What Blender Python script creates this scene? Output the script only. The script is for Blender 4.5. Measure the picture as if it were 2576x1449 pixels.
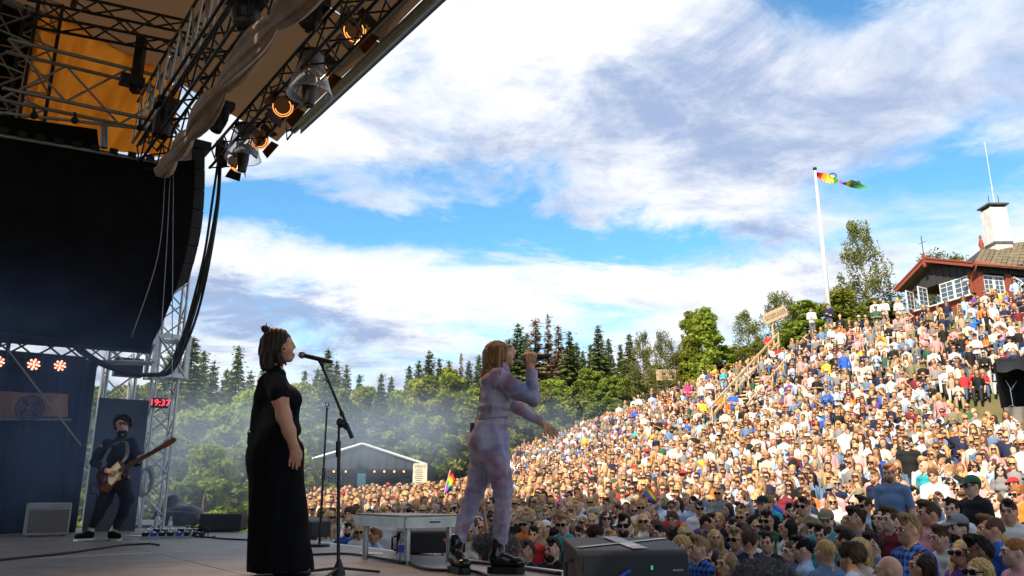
import bpy, bmesh, math, random, time
import numpy as np
from mathutils import Vector, Matrix
for _o in list(bpy.data.objects): bpy.data.objects.remove(_o)
SC = bpy.context.scene
COL = SC.collection
T0 = time.time()
rnd = random.Random(7)

# ------------------------------------------------------------------ camera, sky, sun, exposure
CAM_H = 0.57
FPX, CX, CY, HOR = 2003.0, 1288.0, 724.5, 1240.0       # photograph measured on a 2576 px wide copy
PITCH = math.atan((HOR - CY) / FPX)
cam_d = bpy.data.cameras.new('camera'); cam = bpy.data.objects.new('camera', cam_d); COL.objects.link(cam)
cam.location = (0, 0, CAM_H); cam.rotation_euler = (math.radians(90) + PITCH, 0, 0)
cam_d.sensor_width = 36; cam_d.lens = 36 * FPX / 2576; cam_d.clip_start = 0.05; cam_d.clip_end = 3000
SC.camera = cam
SUN_AZ, SUN_EL = math.radians(180 + 32), math.radians(39)   # compass of the sun from +Y clockwise: behind the camera, to its left
sun_to = Vector((math.sin(SUN_AZ) * math.cos(SUN_EL), math.cos(SUN_AZ) * math.cos(SUN_EL), math.sin(SUN_EL)))
sl = bpy.data.lights.new('sun', 'SUN'); sl.energy = 5.0; sl.angle = math.radians(0.6); sl.color = (1.0, 0.87, 0.68)
so = bpy.data.objects.new('sun', sl); COL.objects.link(so)
so.rotation_euler = sun_to.to_track_quat('Z', 'Y').to_euler()
so.location = (-30, -40, 40)

def build_world():
    w = bpy.data.worlds.new('World'); SC.world = w; w.use_nodes = True
    nt = w.node_tree; nt.nodes.clear(); L = nt.links
    N = lambda t: nt.nodes.new(t)
    out = N('ShaderNodeOutputWorld'); bg = N('ShaderNodeBackground')
    sky = N('ShaderNodeTexSky'); sky.sky_type = 'NISHITA'; sky.sun_disc = False
    sky.sun_elevation = SUN_EL; sky.sun_rotation = SUN_AZ; sky.air_density = 1.0; sky.dust_density = 0.3; sky.ozone_density = 2.5
    def sock(v, s):
        if isinstance(v, (int, float)): s.default_value = v
        else: L.new(v, s)
    def M(op, a, b=0.0, c=None, clamp=False):
        n = N('ShaderNodeMath'); n.operation = op; n.use_clamp = clamp
        sock(a, n.inputs[0]); sock(b, n.inputs[1])
        if c is not None: sock(c, n.inputs[2])
        return n.outputs[0]
    tc = N('ShaderNodeTexCoord'); sep = N('ShaderNodeSeparateXYZ'); L.new(tc.outputs['Generated'], sep.inputs[0])
    x, y, z = sep.outputs
    el = M('MULTIPLY', M('ARCSINE', z), 57.2958)
    az = M('MULTIPLY', M('ARCTAN2', x, y), 57.2958)
    # cloud deck: the direction laid on a high flat sheet
    zz = M('ADD', M('MAXIMUM', z, 0.0), 0.16)
    cmb = N('ShaderNodeCombineXYZ'); sock(M('DIVIDE', x, zz), cmb.inputs[0]); sock(M('DIVIDE', y, zz), cmb.inputs[1]); cmb.inputs[2].default_value = 0.7
    def noise(scale, detail, rough, dist=0.0, off=0.0, vec=None):
        n = N('ShaderNodeTexNoise'); n.inputs['Scale'].default_value = scale; n.inputs['Detail'].default_value = detail
        n.inputs['Roughness'].default_value = rough; n.inputs['Distortion'].default_value = dist
        mp = N('ShaderNodeMapping'); mp.inputs['Location'].default_value = (off, off * .7, off * .3)
        L.new(vec or cmb.outputs[0], mp.inputs[0]); L.new(mp.outputs[0], n.inputs['Vector'])
        return n.outputs['Fac']
    big = noise(1.25, 9, 0.62, 0.5, 3.1)
    fine = noise(3.6, 8, 0.66, 0.45, 9.3)
    dens = M('ADD', M('MULTIPLY', big, 0.56), M('MULTIPLY', fine, 0.44))
    # the edges of the weather systems wander with the noise
    waz = M('ADD', az, M('MULTIPLY', M('SUBTRACT', fine, 0.5), 22.0)); wel = M('ADD', el, M('MULTIPLY', M('SUBTRACT', big, 0.5), 13.0))
    def blob(a0, e0, sa, se, amp):
        u = M('DIVIDE', M('SUBTRACT', waz, a0), sa); v = M('DIVIDE', M('SUBTRACT', wel, e0), se)
        r = M('ADD', M('MULTIPLY', u, u), M('MULTIPLY', v, v))
        return M('MULTIPLY', M('POWER', 2.71828, M('MULTIPLY', r, -1.0)), amp)
    bias = 0.14
    for b in SKY_BLOBS: bias = M('ADD', bias, blob(*b))
    d2 = M('ADD', dens, bias)
    mask = N('ShaderNodeMapRange'); mask.interpolation_type = 'SMOOTHSTEP'; mask.inputs[1].default_value = 0.47; mask.inputs[2].default_value = 0.72
    L.new(d2, mask.inputs[0])
    # thick cloud bottoms are grey-lavender, thin edges white
    thick = noise(0.9, 6, 0.55, 0.3, 21.0)
    mid = noise(2.2, 9, 0.66, 0.6, 41.0)
    g = M('ADD', M('ADD', M('MULTIPLY', thick, .6), .2), M('ADD', M('MULTIPLY', M('SUBTRACT', fine, 0.5), 0.7), M('MULTIPLY', M('SUBTRACT', mid, 0.5), 1.15)))
    for b in GREY_BLOBS: g = M('ADD', g, blob(*b))
    gm = N('ShaderNodeMapRange'); gm.interpolation_type = 'SMOOTHSTEP'; gm.inputs[1].default_value = 0.34; gm.inputs[2].default_value = 0.78; L.new(g, gm.inputs[0])
    cc = N('ShaderNodeMix'); cc.data_type = 'RGBA'; L.new(gm.outputs[0], cc.inputs[0])
    cc.inputs[6].default_value = (0.635, 0.645, 0.675, 1); cc.inputs[7].default_value = (0.24, 0.31, 0.46, 1)
    skm = N('ShaderNodeMix'); skm.data_type = 'RGBA'; skm.blend_type = 'MULTIPLY'; skm.inputs[0].default_value = 1.0
    L.new(sky.outputs[0], skm.inputs[6]); skm.inputs[7].default_value = (0.075, 0.128, 0.14, 1)     # sky strength
    mx = N('ShaderNodeMix'); mx.data_type = 'RGBA'; L.new(mask.outputs[0], mx.inputs[0])
    L.new(skm.outputs[2], mx.inputs[6]); L.new(cc.outputs[2], mx.inputs[7])
    L.new(mx.outputs[2], bg.inputs['Color']); bg.inputs['Strength'].default_value = 1.0
    L.new(bg.outputs[0], out.inputs['Surface'])
# (azimuth, elevation, width, height, amount) in degrees: where the photographed sky is thin or heavy
SKY_BLOBS = [(-12, 18.6, 20, 1.4, -0.25), (7, 17.0, 13, 1.3, -0.22), (13, 22, 6, 2.5, .10), (24, 33.5, 4.5, 2.8, -0.34), (31, 19.5, 8, 2.2, -0.16), (-9, 22.5, 8, 1.5, -.10), (-3, 30, 16, 7, 0.12), (15, 26, 14, 5, .08), (-12, 14.5, 26, 2.6, 0.10), (14, 14.5, 12, 1.6, .10), (2, 6, 40, 4, 0.06)]
GREY_BLOBS = [(16, 28, 16, 6, 0.10), (26, 24, 10, 4, .08), (-16, 12.2, 13, 1.3, 0.30), (-8, 25, 9, 3, 0.10), (-8, 31, 13, 6, -0.22), (-6, 16, 22, 2.2, -0.22), (6, 11, 22, 3, -0.12)]
build_world()
vs = SC.view_settings; vs.view_transform = 'Standard'; vs.look = 'None'; vs.exposure = 0.75; vs.gamma = 1.0; vs.use_curve_mapping = False
SC.display_settings.display_device = 'sRGB'
cy = SC.cycles; cy.use_denoising = True; cy.max_bounces = 7; cy.transparent_max_bounces = 12; cy.volume_bounces = 0; cy.caustics_reflective = False; cy.caustics_refractive = False
cy.use_adaptive_sampling = True; cy.adaptive_threshold = 0.02
SC.render.use_persistent_data = False; cy.volume_step_rate = 1.5; cy.volume_max_steps = 64

# ------------------------------------------------------------------ measuring helpers
_cp, _sp = math.cos(PITCH), math.sin(PITCH)
def ray(px, py):
    xc = (px - CX) / FPX; yc = (CY - py) / FPX; dy = _cp - yc * _sp
    return xc / dy, (_sp + yc * _cp) / dy
def at(px, py, Y):
    a, b = ray(px, py); return Vector((a * Y, Y, CAM_H + b * Y))
def on_z(px, py, z=0.0):
    a, b = ray(px, py); Y = (z - CAM_H) / b; return Vector((a * Y, Y, z))
U = Vector((-0.59, 0.807, 0)).normalized(); NV = Vector((U.y, -U.x, 0))     # along the stage front / towards the audience
def st(s, t, z=0.0): return U * s + NV * t + Vector((0, 0, z))
def on_s(px, py, s):
    a, b = ray(px, py); Y = s / (a * U.x + U.y); return Vector((a * Y, Y, CAM_H + b * Y))
def on_t(px, py, t):
    a, b = ray(px, py); Y = t / (a * NV.x + NV.y); return Vector((a * Y, Y, CAM_H + b * Y))
def lerp(a, b, t): return a + (b - a) * t

# ------------------------------------------------------------------ materials
MATS = {}
def new_mat(name):
    m = bpy.data.materials.new(name); m.use_nodes = True; MATS[name] = m
    nt = m.node_tree; b = nt.nodes['Principled BSDF']; return m, nt, b
def setp(b, **k):
    for n, v in k.items():
        s = b.inputs.get(n.replace('_', ' '))
        if s is not None: s.default_value = v
def mat(name, col, rough=0.7, metal=0.0, var=0.15, vscale=6.0, bump=0.0, bscale=40.0, spec=0.4, col2=None, coord='Object', emit=None, estr=0.0, trans=0.0, sheen=0.0, stretch=None):
    m, nt, b = new_mat(name); L = nt.links
    setp(b, Roughness=rough, Metallic=metal, Specular_IOR_Level=spec)
    if sheen: setp(b, Sheen_Weight=sheen)
    c1 = (*col, 1)
    tc = nt.nodes.new('ShaderNodeTexCoord'); src = tc.outputs[coord]
    if stretch:
        mp = nt.nodes.new('ShaderNodeMapping'); mp.inputs['Scale'].default_value = stretch; L.new(src, mp.inputs[0]); src = mp.outputs[0]
    if var or col2:
        c2 = (*col2, 1) if col2 else tuple(max(0, c * (1 - var)) for c in col) + (1,)
        if not col2: c1 = tuple(min(1, c * (1 + var)) for c in col) + (1,)
        n = nt.nodes.new('ShaderNodeTexNoise'); n.inputs['Scale'].default_value = vscale; n.inputs['Detail'].default_value = 6; n.inputs['Roughness'].default_value = 0.6
        L.new(src, n.inputs['Vector'])
        r = nt.nodes.new('ShaderNodeMapRange'); r.inputs[1].default_value = 0.34; r.inputs[2].default_value = 0.66; L.new(n.outputs['Fac'], r.inputs[0])
        x = nt.nodes.new('ShaderNodeMix'); x.data_type = 'RGBA'; L.new(r.outputs[0], x.inputs[0]); x.inputs[6].default_value = c1; x.inputs[7].default_value = c2
        L.new(x.outputs[2], b.inputs['Base Color'])
    else: b.inputs['Base Color'].default_value = c1
    if bump:
        n2 = nt.nodes.new('ShaderNodeTexNoise'); n2.inputs['Scale'].default_value = bscale; n2.inputs['Detail'].default_value = 5; L.new(src, n2.inputs['Vector'])
        bp = nt.nodes.new('ShaderNodeBump'); bp.inputs['Strength'].default_value = bump; bp.inputs['Distance'].default_value = 0.01
        L.new(n2.outputs['Fac'], bp.inputs['Height']); L.new(bp.outputs[0], b.inputs['Normal'])
    if emit: b.inputs['Emission Color'].default_value = (*emit, 1); b.inputs['Emission Strength'].default_value = estr
    if trans: setp(b, Transmission_Weight=trans)
    return m
def obj_color_mat(name, rough=0.8, var=0.12, vscale=8.0, bump=0.2, bscale=60, stretch=None, spec=0.3, pattern=None):
    """base colour comes from the object's own colour"""
    m, nt, b = new_mat(name); L = nt.links; setp(b, Roughness=rough, Specular_IOR_Level=spec)
    oi = nt.nodes.new('ShaderNodeObjectInfo'); tc = nt.nodes.new('ShaderNodeTexCoord'); src = tc.outputs['Object']
    if stretch:
        mp = nt.nodes.new('ShaderNodeMapping'); mp.inputs['Scale'].default_value = stretch; L.new(src, mp.inputs[0]); src = mp.outputs[0]
    n = nt.nodes.new('ShaderNodeTexNoise'); n.inputs['Scale'].default_value = vscale; n.inputs['Detail'].default_value = 4; L.new(src, n.inputs['Vector'])
    r = nt.nodes.new('ShaderNodeMapRange'); r.inputs[1].default_value = .3; r.inputs[2].default_value = .7; r.inputs[3].default_value = 1 - var; r.inputs[4].default_value = 1 + var; L.new(n.outputs['Fac'], r.inputs[0])
    x = nt.nodes.new('ShaderNodeMix'); x.data_type = 'RGBA'; x.blend_type = 'MULTIPLY'; x.inputs[0].default_value = 1
    L.new(oi.outputs['Color'], x.inputs[6]); L.new(r.outputs[0], x.inputs[7])
    colr = x.outputs[2]
    if pattern == 'plaid':
        fac = None
        for ax in ('X', 'Z'):
            wv = nt.nodes.new('ShaderNodeTexWave'); wv.bands_direction = ax; wv.inputs['Scale'].default_value = 5.5; L.new(tc.outputs['Object'], wv.inputs['Vector'])
            mr = nt.nodes.new('ShaderNodeMapRange'); mr.inputs[1].default_value = .45; mr.inputs[2].default_value = .55; L.new(wv.outputs['Fac'], mr.inputs[0])
            if fac is None: fac = mr.outputs[0]
            else:
                ad = nt.nodes.new('ShaderNodeMath'); ad.operation = 'ADD'; L.new(fac, ad.inputs[0]); L.new(mr.outputs[0], ad.inputs[1])
                hv = nt.nodes.new('ShaderNodeMath'); hv.operation = 'MULTIPLY'; L.new(ad.outputs[0], hv.inputs[0]); hv.inputs[1].default_value = .5; fac = hv.outputs[0]
        y = nt.nodes.new('ShaderNodeMix'); y.data_type = 'RGBA'; L.new(fac, y.inputs[0]); y.inputs[6].default_value = (.012, .014, .02, 1)
        y2 = nt.nodes.new('ShaderNodeMix'); y2.data_type = 'RGBA'; y2.blend_type = 'ADD'; y2.inputs[0].default_value = .35; L.new(colr, y2.inputs[6]); L.new(colr, y2.inputs[7])
        L.new(y2.outputs[2], y.inputs[7]); colr = y.outputs[2]
    L.new(colr, b.inputs['Base Color'])
    if bump:
        n2 = nt.nodes.new('ShaderNodeTexNoise'); n2.inputs['Scale'].default_value = bscale; L.new(src, n2.inputs['Vector'])
        bp = nt.nodes.new('ShaderNodeBump'); bp.inputs['Strength'].default_value = bump; bp.inputs['Distance'].default_value = 0.01; L.new(n2.outputs['Fac'], bp.inputs['Height']); L.new(bp.outputs[0], b.inputs['Normal'])
    return m
def attr_mat(name, rough=0.8, var=0.0):
    m, nt, b = new_mat(name); setp(b, Roughness=rough, Specular_IOR_Level=0.3)
    a = nt.nodes.new('ShaderNodeAttribute'); a.attribute_name = 'col'; nt.links.new(a.outputs['Color'], b.inputs['Base Color'])
    return m
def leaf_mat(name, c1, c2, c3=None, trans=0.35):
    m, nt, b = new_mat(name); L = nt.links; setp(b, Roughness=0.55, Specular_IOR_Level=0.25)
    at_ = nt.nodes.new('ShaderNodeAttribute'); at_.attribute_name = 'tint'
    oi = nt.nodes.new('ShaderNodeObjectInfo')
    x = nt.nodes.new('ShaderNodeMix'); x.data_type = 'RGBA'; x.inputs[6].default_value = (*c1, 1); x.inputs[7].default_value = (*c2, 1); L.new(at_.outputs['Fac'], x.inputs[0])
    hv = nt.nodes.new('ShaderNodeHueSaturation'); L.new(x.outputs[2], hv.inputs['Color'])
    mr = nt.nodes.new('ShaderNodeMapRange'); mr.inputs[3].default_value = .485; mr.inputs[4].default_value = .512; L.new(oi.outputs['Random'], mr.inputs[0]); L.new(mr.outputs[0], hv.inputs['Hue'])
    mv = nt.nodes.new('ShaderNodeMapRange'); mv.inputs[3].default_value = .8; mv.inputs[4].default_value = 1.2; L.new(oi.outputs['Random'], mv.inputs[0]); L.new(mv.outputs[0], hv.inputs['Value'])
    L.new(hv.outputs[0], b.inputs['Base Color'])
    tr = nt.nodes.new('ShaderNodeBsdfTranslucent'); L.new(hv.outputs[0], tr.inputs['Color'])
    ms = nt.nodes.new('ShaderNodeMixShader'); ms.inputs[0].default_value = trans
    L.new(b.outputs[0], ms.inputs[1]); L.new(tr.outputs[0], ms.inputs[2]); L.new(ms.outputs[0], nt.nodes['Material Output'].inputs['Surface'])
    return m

# ------------------------------------------------------------------ objects
def tag(o, label=None, cat=None, group=None, kind=None):
    if label: o['label'] = label
    if cat: o['category'] = cat
    if group: o['group'] = group
    if kind: o['kind'] = kind
    return o
def link(o, parent=None):
    COL.objects.link(o)
    if parent is not None:
        o.parent = parent
    return o
def empty(name, loc, label, cat, group=None, rz=0.0):
    o = bpy.data.objects.new(name, None); COL.objects.link(o); o.location = loc; o.rotation_euler = (0, 0, rz); o.empty_display_size = .1
    return tag(o, label, cat, group)
class MB:
    """collects shapes (world coordinates), build() links them as one mesh whose origin is the parent's"""
    def __init__(s): s.v = []; s.f = []; s.m = []; s.mi = 0
    def add(s, vs, fs):
        o = len(s.v); s.v += [tuple(v) for v in vs]; s.f += [tuple(i + o for i in f) for f in fs]; s.m += [s.mi] * len(fs); return s
    def box(s, c, dx, dy, dz, ax=None):
        X, Y_, Z = ax or (Vector((1, 0, 0)), Vector((0, 1, 0)), Vector((0, 0, 1))); c = Vector(c)
        vs = [c + X * (i * dx / 2) + Y_ * (j * dy / 2) + Z * (k * dz / 2) for i in (-1, 1) for j in (-1, 1) for k in (-1, 1)]
        return s.add(vs, [(0, 1, 3, 2), (4, 6, 7, 5), (0, 4, 5, 1), (2, 3, 7, 6), (0, 2, 6, 4), (1, 5, 7, 3)])
    def bevel_box(s, c, dx, dy, dz, b, ax=None):
        X, Y_, Z = ax or (Vector((1, 0, 0)), Vector((0, 1, 0)), Vector((0, 0, 1))); c = Vector(c)
        bm = bmesh.new(); bmesh.ops.create_cube(bm, size=1)
        for v in bm.verts: v.co = Vector((v.co.x * dx, v.co.y * dy, v.co.z * dz))
        bmesh.ops.bevel(bm, geom=bm.edges[:], offset=b, segments=2, affect='EDGES', profile=.6)
        bm.verts.ensure_lookup_table(); vs = [c + X * v.co.x + Y_ * v.co.y + Z * v.co.z for v in bm.verts]
        fs = [tuple(v.index for v in f.verts) for f in bm.faces]; bm.free(); return s.add(vs, fs)
    def tube(s, pts, r, n=8, cap=True):
        pts = [Vector(p) for p in pts]; rs = r if isinstance(r, (list, tuple)) else [r] * len(pts)
        vs = []; prev = None
        for i, p in enumerate(pts):
            d = (pts[min(i + 1, len(pts) - 1)] - pts[max(i - 1, 0)])
            d = d.normalized() if d.length > 1e-9 else Vector((0, 0, 1))
            if prev is None:
                a = d.orthogonal().normalized()
            else:
                a = (prev - d * prev.dot(d)); a = a.normalized() if a.length > 1e-6 else d.orthogonal().normalized()
            prev = a; b = d.cross(a)
            vs += [p + (a * math.cos(2 * math.pi * k / n) + b * math.sin(2 * math.pi * k / n)) * rs[i] for k in range(n)]
        fs = [(i * n + k, i * n + (k + 1) % n, (i + 1) * n + (k + 1) % n, (i + 1) * n + k) for i in range(len(pts) - 1) for k in range(n)]
        if cap: fs += [tuple(reversed(range(n))), tuple((len(pts) - 1) * n + k for k in range(n))]
        return s.add(vs, fs)
    def lathe(s, a, b, prof, n=24, closed=False):
        """prof: (fraction along a->b in metres from a, radius)"""
        a = Vector(a); d = (Vector(b) - a).normalized(); x = d.orthogonal().normalized(); y = d.cross(x)
        vs = [a + d * h + (x * math.cos(2 * math.pi * k / n) + y * math.sin(2 * math.pi * k / n)) * r for h, r in prof for k in range(n)]
        fs = [(i * n + k, i * n + (k + 1) % n, (i + 1) * n + (k + 1) % n, (i + 1) * n + k) for i in range(len(prof) - 1) for k in range(n)]
        return s.add(vs, fs)
    def prism(s, poly, off):
        n = len(poly); off = Vector(off); vs = [Vector(p) for p in poly] + [Vector(p) + off for p in poly]
        return s.add(vs, [tuple(reversed(range(n))), tuple(range(n, 2 * n))] + [(i, (i + 1) % n, n + (i + 1) % n, n + i) for i in range(n)])
    def grid(s, fn, nu, nv):
        vs = [fn(i / nu, j / nv) for j in range(nv + 1) for i in range(nu + 1)]
        return s.add(vs, [(j * (nu + 1) + i, j * (nu + 1) + i + 1, (j + 1) * (nu + 1) + i + 1, (j + 1) * (nu + 1) + i) for j in range(nv) for i in range(nu)])
    def ball(s, c, r, n=10, m=6, sq=(1, 1, 1)):
        c = Vector(c); vs = []; 
        for j in range(m + 1):
            ph = math.pi * j / m
            for k in range(n):
                th = 2 * math.pi * k / n; vs.append(c + Vector((r * sq[0] * math.sin(ph) * math.cos(th), r * sq[1] * math.sin(ph) * math.sin(th), r * sq[2] * math.cos(ph))))
        return s.add(vs, [(j * n + k, (j + 1) * n + k, (j + 1) * n + (k + 1) % n, j * n + (k + 1) % n) for j in range(m) for k in range(n)])
    def build(s, name, mats, parent=None, smooth=False, fix=True):
        inv = None
        me = bpy.data.meshes.new(name)
        vs = s.v
        if parent is not None:
            iw = world_of(parent).inverted(); vs = [iw @ Vector(v) for v in vs]; org = Vector((0, 0, 0))
        else:
            xs = np.array(vs, dtype=np.float64); lo, hi = xs.min(0), xs.max(0); org = Vector(((lo[0] + hi[0]) / 2, (lo[1] + hi[1]) / 2, lo[2])); vs = [Vector(v) - org for v in vs]
        me.from_pydata([tuple(v) for v in vs], [], s.f)
        if not isinstance(mats, (list, tuple)): mats = [mats]
        for m in mats: me.materials.append(MATS[m] if isinstance(m, str) else m)
        if len(mats) > 1: me.polygons.foreach_set('material_index', s.m)
        if smooth: me.polygons.foreach_set('use_smooth', [True] * len(me.polygons))
        me.validate()
        if fix:
            bm = bmesh.new(); bm.from_mesh(me); bmesh.ops.recalc_face_normals(bm, faces=bm.faces); bm.to_mesh(me); bm.free()
        me.update()
        o = bpy.data.objects.new(name, me); o.location = org
        return link(o, parent)
def world_of(o):
    m = Matrix.LocRotScale(o.location, o.rotation_euler, o.scale)
    return world_of(o.parent) @ m if o.parent is not None else m
def copy_tree(o, parent=None):
    c = o.copy(); COL.objects.link(c); c.parent = parent
    for ch in [x for x in bpy.data.objects if x.parent == o]: copy_tree(ch, c)
    return c
def text_part(name, body, size, M4, material, parent=None, ext=0.004, align='CENTER', fit=None):
    cu = bpy.data.curves.new(name, 'FONT'); cu.body = body; cu.size = size; cu.extrude = ext; cu.align_x = align; cu.align_y = 'CENTER'; cu.resolution_u = 2
    tmp = bpy.data.objects.new(name, cu); COL.objects.link(tmp)
    dg = bpy.context.evaluated_depsgraph_get(); me = bpy.data.meshes.new_from_object(tmp.evaluated_get(dg))
    COL.objects.unlink(tmp); bpy.data.objects.remove(tmp)
    if fit:
        xs = [v.co.x for v in me.vertices]; me.transform(Matrix.Diagonal((fit / max(1e-6, max(xs) - min(xs)), 1, 1, 1)))
    if parent is not None: M4 = world_of(parent).inverted() @ M4
    me.transform(M4); me.materials.clear(); me.materials.append(MATS[material])
    return link(bpy.data.objects.new(name, me), parent)
def frame(o, x, z):
    """4x4 with local x along x, local y (text up) along z"""
    x = Vector(x).normalized(); z = Vector(z); z = (z - x * z.dot(x)).normalized(); n = x.cross(z)
    return Matrix(((x.x, z.x, n.x, o[0]), (x.y, z.y, n.y, o[1]), (x.z, z.z, n.z, o[2]), (0, 0, 0, 1)))

# ------------------------------------------------------------------ distance-field bodies -> one continuous surface
def C(a, b, ra, rb=None, k=0.02, g=0, op=1, sq=None): return ('c', Vector(a), Vector(b), ra, ra if rb is None else rb, k, g, op, sq)
def S(c, r, k=0.02, g=0, op=1, ax=None):
    r = (r, r, r) if isinstance(r, (int, float)) else r
    return ('e', Vector(c), Vector(r), ax, None, k, g, op, None)
def HS(p, n, k=0.004): return ('h', Vector(p), Vector(n).normalized(), 0, 0, k, 0, -1, None)   # cuts away the side the normal points away from
def _dist(P, pr):
    if pr[0] == 'h': return ((P - np.array(pr[1], np.float32)) @ np.array(pr[2], np.float32))
    if pr[0] == 'c':
        a = np.array(pr[1], np.float32); ba = np.array(pr[2], np.float32) - a; q = P - a
        t = np.clip(q @ ba / max(float(ba @ ba), 1e-9), 0, 1).astype(np.float32); q = q - t[:, None] * ba
        if pr[8] is not None:
            w = np.array(pr[8][0], np.float32); f = pr[8][1]; q = q + np.outer(q @ w, w) * (1 / f - 1)
        return np.sqrt((q * q).sum(1)) - (pr[3] + (pr[4] - pr[3]) * t)
    q = P - np.array(pr[1], np.float32); r = np.array(pr[2], np.float32)
    if pr[3] is not None: q = q @ np.array(pr[3], np.float32).T
    k0 = np.sqrt(((q / r) ** 2).sum(1)); k1 = np.sqrt(((q / (r * r)) ** 2).sum(1)) + 1e-9
    return k0 * (k0 - 1) / k1
def sdf(P, prims, disp=None):
    D = None
    for pr in prims:
        d = _dist(P, pr); k = max(pr[5], 1e-4)
        if D is None: D = d; continue
        if pr[7] > 0:
            h = np.clip(.5 + .5 * (d - D) / k, 0, 1); D = d * (1 - h) + D * h - k * h * (1 - h)
        else:
            h = np.clip(.5 - .5 * (d + D) / k, 0, 1); D = D * (1 - h) - d * h + k * h * (1 - h)
    if disp is not None: D = D + disp(P)
    return D
def surface(prims, vox, disp=None, pad=0.03, groups=False):
    lo = np.full(3, 1e9); hi = -lo
    for pr in prims:
        if pr[7] < 0: continue
        if pr[0] == 'c':
            r = max(pr[3], pr[4]) * (max(1, pr[8][1]) if pr[8] else 1)
            for p in (pr[1], pr[2]): lo = np.minimum(lo, np.array(p) - r); hi = np.maximum(hi, np.array(p) + r)
        else:
            r = max(pr[2]); lo = np.minimum(lo, np.array(pr[1]) - r); hi = np.maximum(hi, np.array(pr[1]) + r)
    lo -= pad; hi += pad
    B = 4; nb = np.ceil((hi - lo) / (vox * B)).astype(int); n = nb * B
    ctr = np.stack(np.meshgrid(*[(np.arange(k) * B + (B - 1) / 2) * vox for k in nb], indexing='ij'), -1).reshape(-1, 3).astype(np.float32) + lo.astype(np.float32)
    dc = sdf(ctr, prims, disp)
    act = np.abs(dc) < vox * B * 1.9 + 0.012
    G = np.repeat(np.repeat(np.repeat(dc.reshape(nb), B, 0), B, 1), B, 2).astype(np.float32)
    ids = np.argwhere(act.reshape(nb))
    offs = np.stack(np.meshgrid(*[np.arange(B)] * 3, indexing='ij'), -1).reshape(-1, 3)
    pts = (ids[:, None, :] * B + offs[None]).reshape(-1, 3)
    val = sdf((pts * vox + lo).astype(np.float32), prims, disp)
    G[pts[:, 0], pts[:, 1], pts[:, 2]] = val
    # surface nets
    s = G < 0
    cor = [(i, j, k) for i in (0, 1) for j in (0, 1) for k in (0, 1)]
    sl = lambda i, j, k: s[i:n[0] - 1 + i, j:n[1] - 1 + j, k:n[2] - 1 + k]
    cnt = sum(sl(*c).astype(np.int8) for c in cor)
    cell = np.argwhere((cnt > 0) & (cnt < 8))
    idx = np.full(tuple(n - 1), -1, np.int64); idx[cell[:, 0], cell[:, 1], cell[:, 2]] = np.arange(len(cell))
    acc = np.zeros((len(cell), 3)); w = np.zeros(len(cell))
    gv = lambda c: G[cell[:, 0] + c[0], cell[:, 1] + c[1], cell[:, 2] + c[2]]
    for a in cor:
        for ax in range(3):
            if a[ax]: continue
            b = list(a); b[ax] = 1; da, db = gv(a), gv(b); m = (da < 0) != (db < 0)
            t = np.where(m, da / np.where(m, da - db, 1), 0)
            p = np.array(a, float)[None] + np.eye(3)[ax][None] * t[:, None]; acc += p * m[:, None]; w += m
    V = (cell + acc / w[:, None]) * vox + lo
    F = []
    for ax in range(3):
        o1, o2 = [(1, 2), (2, 0), (0, 1)][ax]
        a = s; sh = [slice(0, n[d] - 1) if d == ax else slice(1, n[d] - 1) for d in range(3)]; sh2 = [slice(1, n[d]) if d == ax else slice(1, n[d] - 1) for d in range(3)]
        A = a[tuple(sh)]; Bq = a[tuple(sh2)]; e = np.argwhere(A != Bq)
        if not len(e): continue
        inside = A[e[:, 0], e[:, 1], e[:, 2]]
        c = e.copy(); c[:, o1] += 1; c[:, o2] += 1
        q = []
        for d1, d2 in ((0, 0), (1, 0), (1, 1), (0, 1)):
            cc = c.copy(); cc[:, o1] -= d1; cc[:, o2] -= d2; q.append(idx[cc[:, 0], cc[:, 1], cc[:, 2]])
        q = np.stack(q, 1); q[~inside] = q[~inside][:, ::-1]; F.append(q)
    F = np.concatenate(F); F = F[(F >= 0).all(1)]
    grp = None
    if groups:
        gs = sorted(set(p[6] for p in prims)); mid = V[F].mean(1).astype(np.float32)
        ds = np.stack([np.min(np.stack([_dist(mid, p) for p in prims if p[6] == g and p[7] > 0]), 0) for g in gs], 1)
        grp = np.array(gs)[ds.argmin(1)]
    return V, F, grp
def np_mesh(name, V, F, mats, mi=None, smooth=True):
    me = bpy.data.meshes.new(name); nf = len(F); k = F.shape[1]
    me.vertices.add(len(V)); me.vertices.foreach_set('co', np.ascontiguousarray(V, np.float32).ravel())
    me.loops.add(nf * k); me.loops.foreach_set('vertex_index', np.ascontiguousarray(F, np.int32).ravel())
    me.polygons.add(nf); me.polygons.foreach_set('loop_start', np.arange(nf, dtype=np.int32) * k)
    for m in (mats if isinstance(mats, (list, tuple)) else [mats]): me.materials.append(MATS[m] if isinstance(m, str) else m)
    if mi is not None: me.polygons.foreach_set('material_index', np.ascontiguousarray(mi, np.int32))
    if smooth: me.polygons.foreach_set('use_smooth', np.ones(nf, bool))
    me.update(calc_edges=True); return me
def sdf_obj(name, prims, vox, mats, parent, disp=None, groups=False):
    V, F, g = surface(prims, vox, disp, groups=groups)
    iw = np.array(world_of(parent).inverted()) if parent is not None else np.eye(4)
    V = V @ iw[:3, :3].T + iw[:3, 3]
    return link(bpy.data.objects.new(name, np_mesh(name, V, F, mats, g)), parent)
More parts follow.
